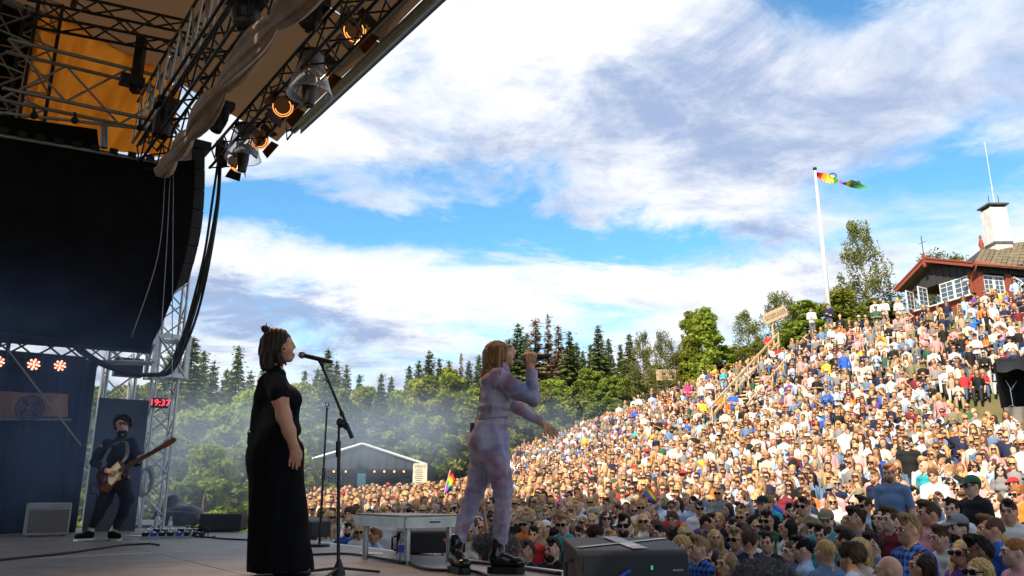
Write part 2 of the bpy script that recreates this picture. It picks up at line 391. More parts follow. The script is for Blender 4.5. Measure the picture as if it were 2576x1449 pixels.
def folds(amp, fx, seed=0):
    r = np.random.RandomState(seed); dirs = r.normal(size=(5, 3)); dirs /= np.linalg.norm(dirs, axis=1)[:, None]; ph = r.uniform(0, 6.28, 5)
    def f(P):
        w = P + 0.03 * np.sin(P[:, [1, 2, 0]] * 17 + seed)
        return sum(np.sin(w @ dirs[i].astype(np.float32) * fx * (1 + .45 * i) + ph[i]) * amp / (1 + .6 * i) for i in range(5))
    return f

# ------------------------------------------------------------------ material set
mat('deck', (0.20, 0.185, 0.168), 0.5, var=.22, vscale=3.0, bump=.25, bscale=25, spec=.35)
mat('deck_frame', (0.05, 0.05, 0.05), 0.7)
mat('alu', (0.50, 0.50, 0.50), 0.38, 0.9, var=.12, vscale=9, bump=.1)
mat('alu_dark', (0.28, 0.28, 0.29), 0.45, 0.85, var=.2)
mat('black_steel', (0.018, 0.018, 0.019), 0.5, 0.2, var=.3)
mat('black_cloth', (0.010, 0.010, 0.012), 0.95, var=.3, vscale=3, spec=.1)
mat('black_plastic', (0.014, 0.014, 0.015), 0.42, var=.25, vscale=14, bump=.15, bscale=180, spec=.4)
mat('cab_grain', (0.022, 0.022, 0.024), 0.55, var=.4, vscale=60, bump=.5, bscale=260, spec=.4)
mat('grille', (0.02, 0.02, 0.022), 0.6, var=.4, vscale=120)
mat('tape_white', (0.50, 0.50, 0.50), 0.7, var=.15, vscale=20)
mat('white_paper', (0.75, 0.75, 0.75), 0.8, var=.05)
mat('cable_black', (0.008, 0.008, 0.009), 0.6, var=.2)
mat('drape_tan', (0.40, 0.27, 0.20), 0.9, var=.2, vscale=5, sheen=.2)
mat('orange_tarp', (0.55, 0.17, 0.02), 0.8, var=.15, vscale=1.5)
mat('canopy', (0.19, 0.12, 0.072), 0.85, var=.12, vscale=.7)
for nm, tcol, f in (('orange_tarp', (.95, .30, .025), .55), ('canopy', (.50, .29, .15), .09)):
    nt = MATS[nm].node_tree; b = nt.nodes['Principled BSDF']; tr = nt.nodes.new('ShaderNodeBsdfTranslucent'); tr.inputs['Color'].default_value = (*tcol, 1)
    ms = nt.nodes.new('ShaderNodeMixShader'); ms.inputs[0].default_value = f; nt.links.new(b.outputs[0], ms.inputs[1]); nt.links.new(tr.outputs[0], ms.inputs[2]); nt.links.new(ms.outputs[0], nt.nodes['Material Output'].inputs['Surface'])
mat('beam_olive', (0.20, 0.19, 0.13), 0.5, 0.3, var=.15)
mat('brown_banner', (0.34, 0.17, 0.07), 0.9, var=.25)
mat('amp_cloth', (0.16, 0.13, 0.10), 0.9, var=.3, vscale=60)
mat('amp_tolex', (0.42, 0.37, 0.29), 0.7, var=.15)
mat('led_red', (0.05, 0, 0), 0.4, emit=(1, 0.03, 0.05), estr=3.0, var=0)
mat('lens_hot', (0.3, 0.1, 0.02), 0.3, emit=(1.0, 0.34, 0.08), estr=1.3, var=0)
mat('lens_glow', (0.02, 0.012, 0.01), 0.3, emit=(1.0, 0.35, 0.08), estr=.02, var=0)
mat('led_warm', (0.6, 0.3, 0.2), 0.3, emit=(1.0, 0.40, 0.26), estr=2.4, var=0)
mat('led_halo', (0.3, 0.05, 0.02), 0.4, emit=(1.0, 0.06, 0.025), estr=1.6, var=0)
mat('barn_amber', (0.10, 0.045, 0.015), 0.35, 0.6, var=.2)
mat('label_white', (0.6, 0.6, 0.6), 0.6, var=0); mat('label_green_glow', (0.02, 0.35, 0.12), 0.5, var=0, emit=(0.05, .8, .3), estr=.3)  # the green label has a faint glow added though it is no lamp
mat('label_orange', (0.9, 0.16, 0.04), 0.5, var=0); mat('plug_blue', (0.05, 0.08, 0.5), 0.4, var=0); mat('label_yellow', (0.8, 0.6, 0.05), 0.5, var=0)
mat('fur_grey', (0.22, 0.22, 0.23), 0.9, col2=(0.04, 0.04, 0.042), vscale=40)
mat('bottle', (0.75, 0.82, 0.88), 0.08, var=0, trans=.9, spec=.5); mat('rope', (0.35, 0.30, 0.22), 0.9, var=.3, vscale=50)
mat('mic_grille', (0.22, 0.21, 0.21), 0.45, 0.7, var=.5, vscale=260)
mat('wood_pale', (0.55, 0.40, 0.22), 0.75, var=.25, vscale=5, stretch=(1, 1, 8), bump=.2)
mat('sign_face', (0.62, 0.43, 0.23), 0.75, var=.1, vscale=4); mat('sign_blue', (0.06, 0.16, 0.38), 0.7, var=0); mat('sign_letter', (0.10, 0.13, 0.19), 0.7, var=0); mat('sign_cyan', (0.03, 0.30, 0.55), 0.6, var=0); mat('sign_grey', (0.14, .13, .10), 0.7, var=0)
def clear_film(name, tint, amt):
    m, nt, b = new_mat(name); setp(b, Roughness=.12, Base_Color=(*tint, 1), Specular_IOR_Level=.8)
    t = nt.nodes.new('ShaderNodeBsdfTransparent'); t.inputs[0].default_value = (.93, .95, .97, 1); ms = nt.nodes.new('ShaderNodeMixShader')
    lw = nt.nodes.new('ShaderNodeLayerWeight'); lw.inputs[0].default_value = .35; mr = nt.nodes.new('ShaderNodeMapRange'); mr.inputs[3].default_value = amt; mr.inputs[4].default_value = .75
    nt.links.new(lw.outputs['Facing'], mr.inputs[0]); nt.links.new(mr.outputs[0], ms.inputs[0])
    nt.links.new(t.outputs[0], ms.inputs[1]); nt.links.new(b.outputs[0], ms.inputs[2]); nt.links.new(ms.outputs[0], nt.nodes['Material Output'].inputs['Surface']); return m
clear_film('clear_plastic', (.7, .76, .85), .14)
clear_film('window_glass', (.10, .16, .25), .55)

# ------------------------------------------------------------------ small builders
_bm = bmesh.new(); bmesh.ops.create_cone(_bm, cap_ends=True, segments=8, radius1=1, radius2=1, depth=1)
UNIT_CYL = {}
def unit_cyl(material):
    if material not in UNIT_CYL:
        me = bpy.data.meshes.new('round_bar'); _bm.to_mesh(me); me.materials.append(MATS[material]); me.polygons.foreach_set('use_smooth', [len(p.vertices) == 4 for p in me.polygons]); UNIT_CYL[material] = me
    return UNIT_CYL[material]
def rod(name, a, b, r, material, parent):
    """a straight round bar; all bars of one material share a mesh"""
    o = bpy.data.objects.new(name, unit_cyl(material)); a, b = Vector(a), Vector(b)
    if parent is not None: iw = world_of(parent).inverted(); a, b = iw @ a, iw @ b
    d = b - a; o.location = (a + b) / 2; o.rotation_mode = 'XYZ'; o.rotation_euler = d.to_track_quat('Z', 'Y').to_euler(); o.scale = (r, r, d.length)
    return link(o, parent)
def truss(name, A, B, w, h, label, material, group=None, bay=0.5, r=0.024, rb=0.012, cat='truss', side=None, faces=(0, 1, 2, 3), kind_brace='zig', bmat=None):
    A, B = Vector(A), Vector(B); d = (B - A).normalized(); L_ = (B - A).length
    if side is None: side = d.cross(Vector((0, 0, 1))); side = side.normalized() if side.length > .1 else Vector((1, 0, 0))
    up = side.cross(d).normalized()
    root = empty(name, A, label, cat, group)
    cs = [side * (i * w / 2) + up * (j * h / 2) for i, j in ((-1, -1), (1, -1), (1, 1), (-1, 1))]
    for c in cs: rod('chord', A + c, B + c, r, material, root)
    n = max(1, round(L_ / bay))
    for fi in faces:
        c0, c1 = cs[fi], cs[(fi + 1) % 4]
        for i in range(n):
            p, q = A + d * (L_ * i / n), A + d * (L_ * (i + 1) / n)
            if i % 2: rod('brace', p + c0, q + c1, rb, bmat or material, root)
            else: rod('brace', p + c1, q + c0, rb, bmat or material, root)
        if kind_brace == 'ladder':
            for i in range(n + 1):
                p = A + d * (L_ * i / n); rod('rung', p + c0, p + c1, rb, bmat or material, root)
    return root
def bez(p0, p1, p2, p3, n=24):
    return [p0 * (1 - t) ** 3 + p1 * 3 * t * (1 - t) ** 2 + p2 * 3 * t * t * (1 - t) + p3 * t ** 3 for t in (i / n for i in range(n + 1))]
def cable(name, pts, r, label, cat='cable', group=None, material='cable_black'):
    m = MB(); ps = [Vector(p) for p in pts]
    if len(ps) > 3 or len(ps) == 3:
        sm = []
        for i in range(len(ps) - 1):
            a = ps[max(i - 1, 0)]; b, c = ps[i], ps[i + 1]; e = ps[min(i + 2, len(ps) - 1)]
            for k in range(6):
                t = k / 6; sm.append(.5 * ((2 * b) + (c - a) * t + (2 * a - 5 * b + 4 * c - e) * t * t + (3 * b - a - 3 * c + e) * t ** 3))
        sm.append(ps[-1]); ps = sm
    m.tube(ps, r, 6); return tag(m.build(name, material, smooth=True), label, cat, group)

# ------------------------------------------------------------------ stage
m = MB(); m.prism([st(-7, -10, -.06), st(16.5, -10, -.06), st(16.5, 4.02, -.06), st(-7, 4.02, -.06)], (0, 0, .045))
floor_o = tag(m.build('stage_floor', 'deck_frame'), kind='structure', label='grey plank-panelled stage floor')
pm = MB(); pm.bevel_box((0, 0, 0), .992, 1.992, .012, .002); _p0 = pm.build('deck_panel', 'deck')
for i in range(0, 17):
    for j in range(0, 4):
        s_, t_ = -1.5 + i * 1.0, 4.02 - 1.0 - j * 2.0
        if i == j == 0: pp = _p0
        else: pp = _p0.copy(); COL.objects.link(pp)
        pp.parent = floor_o; pp.location = st(s_ + .5, t_, -.012 + rnd.uniform(-.001, .001)) - floor_o.location; pp.rotation_euler = (0, 0, math.atan2(U.y, U.x))
m = MB(); m.box(st(4.5, 4.06, -.03), 23.4, .06, .06, (U, NV, Vector((0, 0, 1)))); m.build('edge_rail', 'alu', floor_o)
m = MB(); m.grid(lambda u, v: st(-7 + 23.4 * u, 4.04 + .03 * math.sin(u * 260), -.06 - 1.5 * v), 300, 2); tag(m.build('stage_skirt', 'black_cloth'), 'black cloth skirt hanging under the stage edge', 'skirt')

# roof
ROOF = [(4.9, 7.40), (3.0, 8.05), (1.0, 8.6), (-1.5, 9.0), (-4.0, 8.9), (-7, 8.3), (-10, 7.4)]
rr = empty('stage_roof', st(4, -3, 7.4), 'dark stage roof with brown canopy panels and an olive front gutter', 'roof')
cuts = [-4.6, -2.4, -.2, 2.4, 5.0, 7.6, 10.2, 14.7]
for a, b in zip(cuts[:-1], cuts[1:]):
    for (t0, z0), (t1, z1) in zip(ROOF[:-1], ROOF[1:]):
        m = MB()
        def fn(u, v, a=a, b=b, t0=t0, z0=z0, t1=t1, z1=z1):
            return st(lerp(a + .01, b - .01, u), lerp(t0, t1, v), lerp(z0, z1, v) + .06 * math.sin(math.pi * u))
        m.grid(fn, 6, 2); m.build('canopy_panel', 'canopy', rr, smooth=True)
m = MB(); m.tube([st(-4.6, 4.95, 7.38), st(13.95, 4.95, 7.38)], .075, 12); m.build('front_beam', 'beam_olive', rr, smooth=True)
m = MB(); m.tube([st(-4.6, 4.72, 7.50), st(13.9, 4.72, 7.50)], .045, 10); m.build('gutter_pipe', 'beam_olive', rr, smooth=True)
m = MB(); m.box(st(4.65, 5.08, 7.40), 18.5, .02, .16, (U, NV, Vector((0, 0, 1)))); m.build('fascia', 'black_steel', rr)
m = MB()
for t_, z_ in ((1.0, 8.52), (-4.0, 8.82)): m.tube([st(-4.6, t_, z_), st(13.9, t_, z_)], .05, 8)
m.build('roof_purlin', 'black_steel', rr, smooth=True)
for s_ in (13.7,):
    m = MB(); m.tube([on_s(735, 322, s_) + Vector((0, 0, -.02)), on_s(722, 330, s_)], .02, 6); m.tube([on_s(720, 318, s_), on_s(722, 352, s_)], .012, 6); m.tube([on_s(722, 352, s_), on_s(763, 300, s_)], .018, 6)
    m.build('strap_bar', 'black_steel', rr)
# rear and near-side drapes close the stage behind the camera's left
def drape(name, A, B, z0, z1, label, amp=.06, n=160, freq=60, material='black_cloth', cat='drape', group=None):
    A, B = Vector(A), Vector(B); d = (B - A); nn = Vector((-d.y, d.x, 0)).normalized(); m = MB()
    m.grid(lambda u, v: Vector((A.x + d.x * u, A.y + d.y * u, lerp(z0, z1, v))) + nn * (amp * math.sin(u * freq * (1 + .13 * math.sin(u * 9))) + amp * .3 * math.sin(u * freq * 2.7)), n, 3)
    return tag(m.build(name, material, smooth=True), label, cat, group)
drape('back_drape', st(-7, -9.9), st(15, -9.9), 0, 7.4, 'black drape closing the rear of the stage')

# orange tarp in the far gable, with soft vertical wrinkles
def tarp_fn(u, v):
    top = [(95, 10), (150, 28), (220, 62), (300, 108), (370, 158), (420, 195), (452, 222)]
    k = u * (len(top) - 1); i = min(int(k), len(top) - 2); f = k - i
    p = on_s(lerp(top[i][0], top[i + 1][0], f), lerp(top[i][1], top[i + 1][1], f), 14.6); q = on_s(lerp(25, 432, u), lerp(352, 398, u), 14.6)
    w = .10 * math.sin(u * 17 + 3.2 * v + math.sin(v * 4 + u * 6)) * (.4 + .6 * math.sin(v * 3.0)) + .04 * math.sin(u * 41 - 5 * v) + .03 * math.sin(u * 70 + v * 9)
    return p + (q - p) * v + U * w
m = MB(); m.grid(tarp_fn, 90, 40); tag(m.build('orange_tarp', 'orange_tarp', smooth=True), 'glowing orange tarp wrinkled across the far gable under the roof', 'tarp')
m = MB(); m.prism([on_s(x, y, 14.75) for x, y in ((-120, -160), (130, -20), (105, 60), (70, 200), (40, 380), (-120, 350))], U * .04); tag(m.build('gable_sheet', 'black_cloth'), 'dark sheet at the left end of the far gable', 'sheet')
# black screen hung on the far side
SCR = [(-60, 318), (0, 330), (120, 352), (250, 376), (330, 392), (400, 404), (470, 404), (490, 400), (489, 470), (484, 540), (476, 600), (464, 655), (450, 705), (434, 752), (416, 796), (398, 834), (384, 862), (380, 880), (300, 876), (200, 868), (100, 858), (-60, 846)]
m = MB(); m.prism([on_s(x, y, 13.35) for x, y in SCR], U * .05); so_ = m.build('screen_sheet', 'black_cloth', None)
scr = empty('black_screen', so_.location, 'huge black screen hanging over the far side of the stage', 'screen')
so_.parent = scr; so_.location = (0, 0, 0)
rod('top_batten', on_s(-60, 331, 13.3), on_s(420, 412, 13.3), .035, 'alu_dark', scr); rod('bottom_batten', on_s(-60, 852, 13.3), on_s(380, 886, 13.3), .03, 'black_steel', scr)
for i in range(9): p = on_s(10 + i * 46, 330 + i * 8.6, 13.28); m = MB(); m.box(p, .12, .04, .10, (NV, U, Vector((0, 0, 1)))); m.build('clamp', 'black_steel', scr)
m = MB(); m.prism([on_s(x, y, 13.45) for x, y in ((-60, 285), (0, 290), (245, 325), (250, 378), (0, 332), (-60, 320))], U * .04); tag(m.build('border_drape', 'black_cloth'), 'short black border drape above the big screen', 'drape')
# hanging line array beyond the screen edge
la = empty('line_array', on_s(480, 500, 13.9), 'curved hanging array of black speaker cabinets at the screen edge', 'speaker')
prof = [(481, 420), (481, 470), (479, 520), (475, 568), (468, 612), (458, 655), (446, 697)]
for i, (x, y) in enumerate(prof):
    x2, y2 = prof[min(i + 1, len(prof) - 1)]; x1, y1 = prof[max(i - 1, 0)]
    c = on_s(x, y, 13.95); d = (on_s(x2, y2, 13.95) - on_s(x1, y1, 13.95)).normalized()
    m = MB(); m.bevel_box(c, .22, .9, (on_s(x2, y2, 13.95) - on_s(x1, y1, 13.95)).length / (2 if 0 < i < len(prof) - 1 else 1) - .01, .01, (U.cross(d).normalized(), U, d)); cb = m.build('cabinet', 'cab_grain', la)
    m = MB(); m.box(c + NV * .115, .008, .8, .17, (U.cross(d).normalized(), U, d)); m.build('grille', 'grille', cb)
m = MB(); m.bevel_box(on_s(492, 385, 13.95), .3, .9, .16, .01, (NV, U, Vector((0, 0, 1)))); m.build('top_frame', 'black_steel', la)
m = MB(); m.bevel_box(on_s(487, 372, 13.9), .22, .2, .22, .02, (NV, U, Vector((0, 0, 1)))); tag(m.build('chain_hoist', 'plug_blue'), 'blue chain hoist above the speaker array', 'hoist')

# roof trusses -------------------------------------------------------------
ZV = Vector((0, 0, 1))
truss('lighting_truss', st(-1, 3.43, 6.05), st(13.1, 3.43, 6.05), .34, .34, 'black lighting truss carrying lamps and clear rain domes', 'black_steel', 'trusses under the stage roof', bay=.34, rb=.013)
truss('drape_truss', st(-1, 2.25, 5.72), st(13.0, 2.25, 5.72), .30, .42, 'black truss wrapped along its side in tan cloth', 'black_steel', 'trusses under the stage roof', bay=.36, rb=.013)
tr = truss('ladder_truss', st(-1, 2.15, 6.5), st(13.4, 2.15, 6.5), .12, .74, 'bare metal truss with shiny upright bars behind the tan cloth', 'black_steel', 'trusses under the stage roof', bay=.30, rb=.014, bmat='alu', faces=(1, 3))
A, B = on_s(20, 118, 12.7), on_s(452, 217, 12.7); A2, B2 = on_s(0, 232, 12.7), on_s(440, 331, 12.7)
cA, cB = (A + A2) / 2, (B + B2) / 2; hh = ((A - A2).length + (B - B2).length) / 2
truss('rear_silver_truss', cA, cB, .42, hh, 'silver truss spanning the far gable in front of the orange tarp', 'alu_dark', 'trusses under the stage roof', bay=.95, r=.03, rb=.018, bmat='alu_dark', kind_brace='zig', faces=(1, 3))
A, B = on_s(70, 15, 12.0), on_s(540, 112, 12.0)
truss('rear_black_truss', A, B, .38, .40, 'black cross truss close under the canopy', 'black_steel', 'trusses under the stage roof', bay=.42, rb=.015)
b0 = on_s(18, 380, 14.05); truss('side_tower', (b0.x, b0.y, 0), (b0.x, b0.y, 8.6), .62, .62, 'tall metal tower with close rungs at the left edge', 'black_steel', 'towers', bay=.28, r=.03, rb=.016, bmat='alu_dark', cat='tower')
rod_root = empty('hanging_post', on_s(372, 95, 12.2), 'thick black post hanging from the cross truss', 'post')
m = MB(); m.bevel_box((on_s(345, 92, 12.3) + on_s(352, 235, 12.3)) / 2, .13, .13, (on_s(345, 92, 12.3) - on_s(352, 235, 12.3)).length, .01); m.build('shaft', 'black_steel', rod_root)
m = MB(); m.bevel_box(on_s(332, 205, 12.3), .34, .2, .16, .02, (NV, U, ZV)); m.build('junction_box', 'black_steel', rod_root)
# bottom pipe hanging under the silver truss
pr = empty('lamp_pipe', on_s(30, 262, 12.5), 'thin pipe under the silver truss with small clamps', 'pipe')
rod('bar', on_s(0, 283, 12.5), on_s(445, 334, 12.5), .024, 'alu_dark', pr)
for x in (85, 188, 352, 382): y = 283 + x * .115; m = MB(); m.ball(on_s(x, y - 2, 12.45), .055, 10, 6); m.tube([on_s(x, y - 2, 12.45), on_s(x, y - 22, 12.45)], .02, 6); m.build('clamp', 'black_steel', pr, smooth=True)
rod('stay', on_s(262, 318, 12.5), on_s(262, 372, 12.5), .05, 'alu_dark', pr)

# tan cloth gathered along the drape truss
def cloth_axis():
    return [((735, 0), 2.25), ((690, 62), 2.25), ((640, 128), 2.25), ((610, 165), 2.25), ((560, 222), 2.25), ((505, 290), 2.25), ((470, 330), 2.25), ((440, 368), 2.25), ((415, 400), 2.25), ((400, 428), 2.25)]
p0 = on_t(722, 8, 2.1); p1 = on_t(404, 420, 2.1); p00 = p0 + (p0 - p1).normalized() * 2.2
def cloth_fn(u, v):
    c = p00 + (p1 - p00) * u + Vector((0, 0, -.05 - .06 * math.sin(u * 9)))
    knots = [0.10, .36, .60, .78, .90]; pinch = min(1, min(abs(u - k) for k in knots) / .09); r = (.075 + .095 * math.sin(pinch * 1.5708) ** .8) * (1 - .22 * u)
    if u > .97: r *= (1 - (u - .97) * 14)
    th = v * 2 * math.pi; fold = .16 * math.sin(th * 3 + u * 16) + .10 * math.sin(th * 7 + u * 28 + 1) + .06 * math.sin(th * 12 + u * 38)
    rr_ = r * (1 + fold); return c + NV * (rr_ * math.cos(th) * .8) + ZV * (rr_ * math.sin(th) * 1.05)
m = MB(); m.grid(cloth_fn, 220, 56); tag(m.build('gathered_cloth', 'drape_tan', smooth=True), 'tan cloth gathered and tied along the black truss', 'cloth')

# ------------------------------------------------------------------ lamps
def fresnel(px, py, t, label, size=.17, dim=False, aim=Vector((.45, -.75, -.55))):
    c = on_t(px, py, t); aim = aim.normalized(); sx = aim.orthogonal().normalized(); sx = aim.cross(ZV).normalized(); sy = sx.cross(aim)
    root = empty('theatre_lamp', c, label, 'lamp', 'theatre lamps on the lighting truss')
    m = MB(); m.lathe(c - aim * size * 1.5, c, [(0, size * .45), (.02, size * .8), (size * .9, size * .85), (size * 1.42, size), (size * 1.5, size * 1.0)], 20); m.build('housing', 'black_steel', root, smooth=True)
    m = MB(); m.lathe(c - aim * .02, c, [(0, .001), (.004, size * .86)], 24); m.build('lens', 'lens_glow', root)
    if not dim:
        m = MB()
        for rr_ in (.92, .74): m.tube([c + (sx * math.cos(a) + sy * math.sin(a)) * size * rr_ - aim * .005 for a in (i * math.pi / 14 + rr_ * 3 for i in range(0, 17))], .006, 6)
        m.build('lens_ring', 'lens_hot', root)
    for k in range(4):
        a = k * math.pi / 2 + .5; o_ = sx * math.cos(a) + sy * math.sin(a); q = Vector((-math.sin(a), math.cos(a), 0)); q = sx * q.x + sy * q.y
        e = c + o_ * size * 1.02; f = e + (aim * .8 + o_ * .75).normalized() * size * .95
        m = MB(); m.prism([e - q * size * .75, e + q * size * .75, f + q * size * .95, f - q * size * .95], o_ * .006); m.build('barn_door', 'barn_amber' if k == 2 else 'black_steel', root)
    top = Vector((c.x, c.y, c.z)) + ZV * size * 2.3 - aim * size * .9
    m = MB()
    for sg in (-1, 1): m.tube([c - aim * size * .9 + sx * sg * size * 1.0, c - aim * size * .9 + sx * sg * size * 1.05 + ZV * size * 1.5, top], .014, 6)
    m.build('yoke', 'black_steel', root)
    m = MB(); m.box(c - aim * size * 1.2 + sx * size * .9, .03, .03, .05); m.build('safety_tag', 'plug_blue', root)
    m = MB(); m.tube([top, top + ZV * .14], .02, 6); m.build('clamp', 'label_yellow', root)
    ld = bpy.data.lights.new('lamp_light', 'SPOT'); ld.energy = 160; ld.color = (1.0, .55, .25); ld.spot_size = math.radians(46); ld.spot_blend = .6; ld.shadow_soft_size = size * .8
    lo = bpy.data.objects.new('lamp_light', ld); COL.objects.link(lo); lo.parent = root; tgt = Vector((-.9, 6.1, 1.2)); dv = (tgt - c).normalized(); lo.location = dv * size * 1.6; lo.rotation_euler = (-dv).to_track_quat('Z', 'Y').to_euler()
fresnel(893, 76, 3.62, 'glowing orange theatre lamp highest up near the roof edge', .15)
fresnel(803, 180, 3.62, 'glowing theatre lamp in front of the larger rain dome', .15)
fresnel(712, 268, 3.40, 'glowing theatre lamp between the two rain domes', .15)
fresnel(652, 352, 3.62, 'theatre lamp in front of the smaller rain dome', .15)
fresnel(592, 412, 3.45, 'lowest theatre lamp half hidden behind the smaller rain dome', .14, aim=Vector((-.3, -.7, -.8)))
def dome(px, ytop, yrim, ylamp, t, label):
    c = on_t(px, ytop, t); k = c.y / FPX; h = (yrim - ytop) * k * 1.02; r0 = 33 * k * (yrim - ytop) / 125; r1 = 64 * k * (yrim - ytop) / 125
    root = empty('rain_dome_lamp', c, label, 'lamp', 'moving lamps in clear rain domes')
    m = MB(); m.lathe(c, c - ZV, [(0, r0 * .2), (.01, r0), (h * .3, r0 * 1.15), (h * .62, r0 * 1.55), (h, r1)], 36); m.build('rain_dome', 'clear_plastic', root, smooth=True, fix=False)
    m = MB(); m.tube([c - ZV * h + Vector((math.cos(a), math.sin(a), 0)) * r1 for a in (i * math.pi / 18 for i in range(37))], .010, 6, cap=False); m.build('dome_rim', 'clear_plastic', root, smooth=True)
    m = MB(); m.tube([c + Vector((math.cos(a), math.sin(a), 0)) * r0 for a in (i * math.pi / 14 for i in range(29))], .022, 6, cap=False); m.lathe(c + ZV * .04, c - ZV, [(0, .01), (.005, r0), (.05, r0)], 28); m.build('top_plate', 'black_steel', root)
    hl = (ylamp - ytop) * k; w = 22 * k * (yrim - ytop) / 125
    m = MB(); m.lathe(c - ZV * (hl * .42), c - ZV, [(0, .01), (0.005, w * .85), (hl * .14, w * 1.02), (hl * .3, w), (hl * .5, w * .78), (hl * .56, w * .74), (hl * .57, w * .6), (hl * .56, .01)], 20); m.build('lamp_head', 'black_plastic', root, smooth=False)
    m = MB(); m.bevel_box(c - ZV * (hl * .12), w * 2.0, w * 1.7, hl * .18, .02); m.build('lamp_base', 'black_plastic', root)
    m = MB()
    for sg in (-1, 1): m.box(c + Vector((sg * w * 1.12, 0, -hl * .36)), w * .16, w * .7, hl * .42)
    m.build('yoke', 'black_plastic', root)
dome(785, 138, 258, 298, 3.43, 'larger clear rain dome with a black moving lamp inside')
dome(618, 320, 412, 452, 3.43, 'smaller clear rain dome with a black moving lamp inside')
def mover(px, py, t, hgt, label, tilt=0.2, wid=.24):
    c = on_t(px, py, t); k = c.y / FPX; h = hgt * k
    root = empty('moving_lamp', c, label, 'lamp', 'black moving lamps under the roof')
    m = MB(); m.bevel_box(c, wid * 1.1, wid, .12, .02, (NV, U, ZV)); m.build('base', 'black_plastic', root)
    d = (NV * math.sin(tilt) - ZV * math.cos(tilt)).normalized()
    for sg in (-1, 1): m = MB(); m.bevel_box(c + U * sg * wid * .52 - ZV * .16, .07, .045, .28, .012, (NV, U, ZV)); m.build('arm', 'black_plastic', root)
    m = MB(); m.lathe(c - ZV * .08, c - ZV * .08 + d, [(0, .02), (.01, wid * .38), (h * .5, wid * .46), (h - .02, wid * .40), (h, wid * .36), (h - .02, .01)], 16); m.build('head', 'black_plastic', root)
    m = MB(); m.box(c + NV * wid * .56, .004, .1, .03, (NV, U, ZV)); m.build('warning_label', 'label_yellow', root)
mover(566, 268, 3.1, 68, 'black moving lamp hanging left of the smaller rain dome', -.3)
mover(420, 262, 2.2, 85, 'black moving lamp in front of the orange tarp', -.1, .3)
mover(790, 12, 3.1, 55, 'black moving lamp under the roof behind the upper truss', -.3, .3)
mover(622, -4, 2.1, 58, 'black moving lamp at the top edge beside the tan cloth', 0, .34)
# truss-end hardware: dark bracket at the lower end of the lighting truss
m = MB(); m.tube([on_t(560, 352, 3.43), on_t(557, 410, 3.43)], .03, 8); m.box(on_t(558, 378, 3.43), .16, .16, .3); tag(m.build('truss_end_bracket', 'black_steel'), 'dark bracket at the lower end of the lighting truss', 'bracket')
# cable bundle swinging from that end down to the far tower
cb_ = [on_t(557, 392, 3.43), on_t(548, 500, 3.4), on_s(528, 640, 12.8), on_s(497, 770, 13.0), on_s(468, 858, 13.1), on_s(436, 930, 13.2), on_s(395, 943, 13.2), on_s(340, 940, 13.2), on_s(270, 918, 13.2), on_s(225, 893, 13.2), on_s(205, 872, 13.2)]
bundle = empty('cable_bundle', cb_[0], 'black cable bundle swinging from the lighting truss to the far tower', 'cable')
for i in range(5):
    o_ = Vector((rnd.uniform(-.05, .05), rnd.uniform(-.05, .05), 0)); pts = [p + o_ * (1 + j * .16) + Vector((rnd.uniform(-.02, .02),) * 3) for j, p in enumerate(cb_)]
    ob = cable('cable', pts, .022, None); ob.parent = bundle; ob.location = bundle.matrix_basis.inverted() @ ob.location if False else ob.location - bundle.location
    for k_ in ('label', 'category'):
        if k_ in ob: del ob[k_]
for i, (a, b, c_) in enumerate([((415, 440), (398, 640), (330, 850)), ((436, 430), (434, 700), (433, 990)), ((428, 436), (418, 640), (405, 840))]):
    cable('hanging_line', [on_s(*a, 13.1), on_s(*b, 13.1), on_s(*c_, 13.1)], .008, ['thin line slanting left across the black screen', 'thin line hanging straight down the black screen', 'middle one of the thin lines on the black screen'][i], 'line', material='alu_dark')

# ------------------------------------------------------------------ far wing of the stage
pT = on_s(383, 1250, 14.9); tx, ty = pT.x, pT.y
truss('main_tower', (tx, ty, -1.5), (tx, ty, 6.6), .36, .36, 'tall silver lattice tower with the red clock', 'alu', 'towers', bay=.34, r=.026, rb=.014, cat='tower', kind_brace='zig', side=NV)
sb = empty('tower_sleeve', (tx, ty, 2.6), 'pale metal sleeve block clasping the silver tower', 'sleeve')
zc0 = on_s(416, 948, 14.9).z; zc1 = on_s(420, 852, 14.9).z
for i, j in ((-1, -1), (1, -1), (1, 1), (-1, 1)):
    m = MB(); m.box(Vector((tx, ty, (zc0 + zc1) / 2)) + NV * i * .27 + U * j * .27, .07, .07, zc1 - zc0, (NV, U, ZV)); m.build('post', 'alu', sb)
    for z_ in (zc0, zc1):
        m = MB(); ax = (NV, U, ZV) if j == i else (U, NV, ZV); m.box(Vector((tx, ty, z_)) + (U * j * .27 if j == i else NV * i * .27), .62, .05, .08, ax); m.build('collar_bar', 'alu', sb)
    c_ = Vector((tx, ty, 0)); f0 = (U * j * .29 if j == i else NV * i * .29); f1 = NV if j == i else U
    rod('brace', c_ + f0 + f1 * .25 + ZV * zc0, c_ + f0 - f1 * .25 + ZV * zc1, .022, 'alu', sb)
truss('wing_truss', on_s(385, 892, 14.6), on_s(205, 888, 14.6), .30, .30, 'short silver truss running left from the tower under the screen', 'alu', 'trusses in the far wing', bay=.42, rb=.014)
p2 = on_s(293, 1000, 17.5); truss('second_tower', (p2.x, p2.y, -1.5), (p2.x, p2.y, on_s(290, 880, 17.5).z), .52, .52, 'second silver tower standing behind the grey panel', 'alu', 'towers', bay=.5, r=.035, rb=.018, cat='tower', side=NV)
truss('wing_brace_truss', on_s(232, 905, 15.4), on_s(178, 990, 15.4), .22, .22, 'slanting silver brace truss left of the second tower', 'alu', 'trusses in the far wing', bay=.25, r=.02, rb=.012)
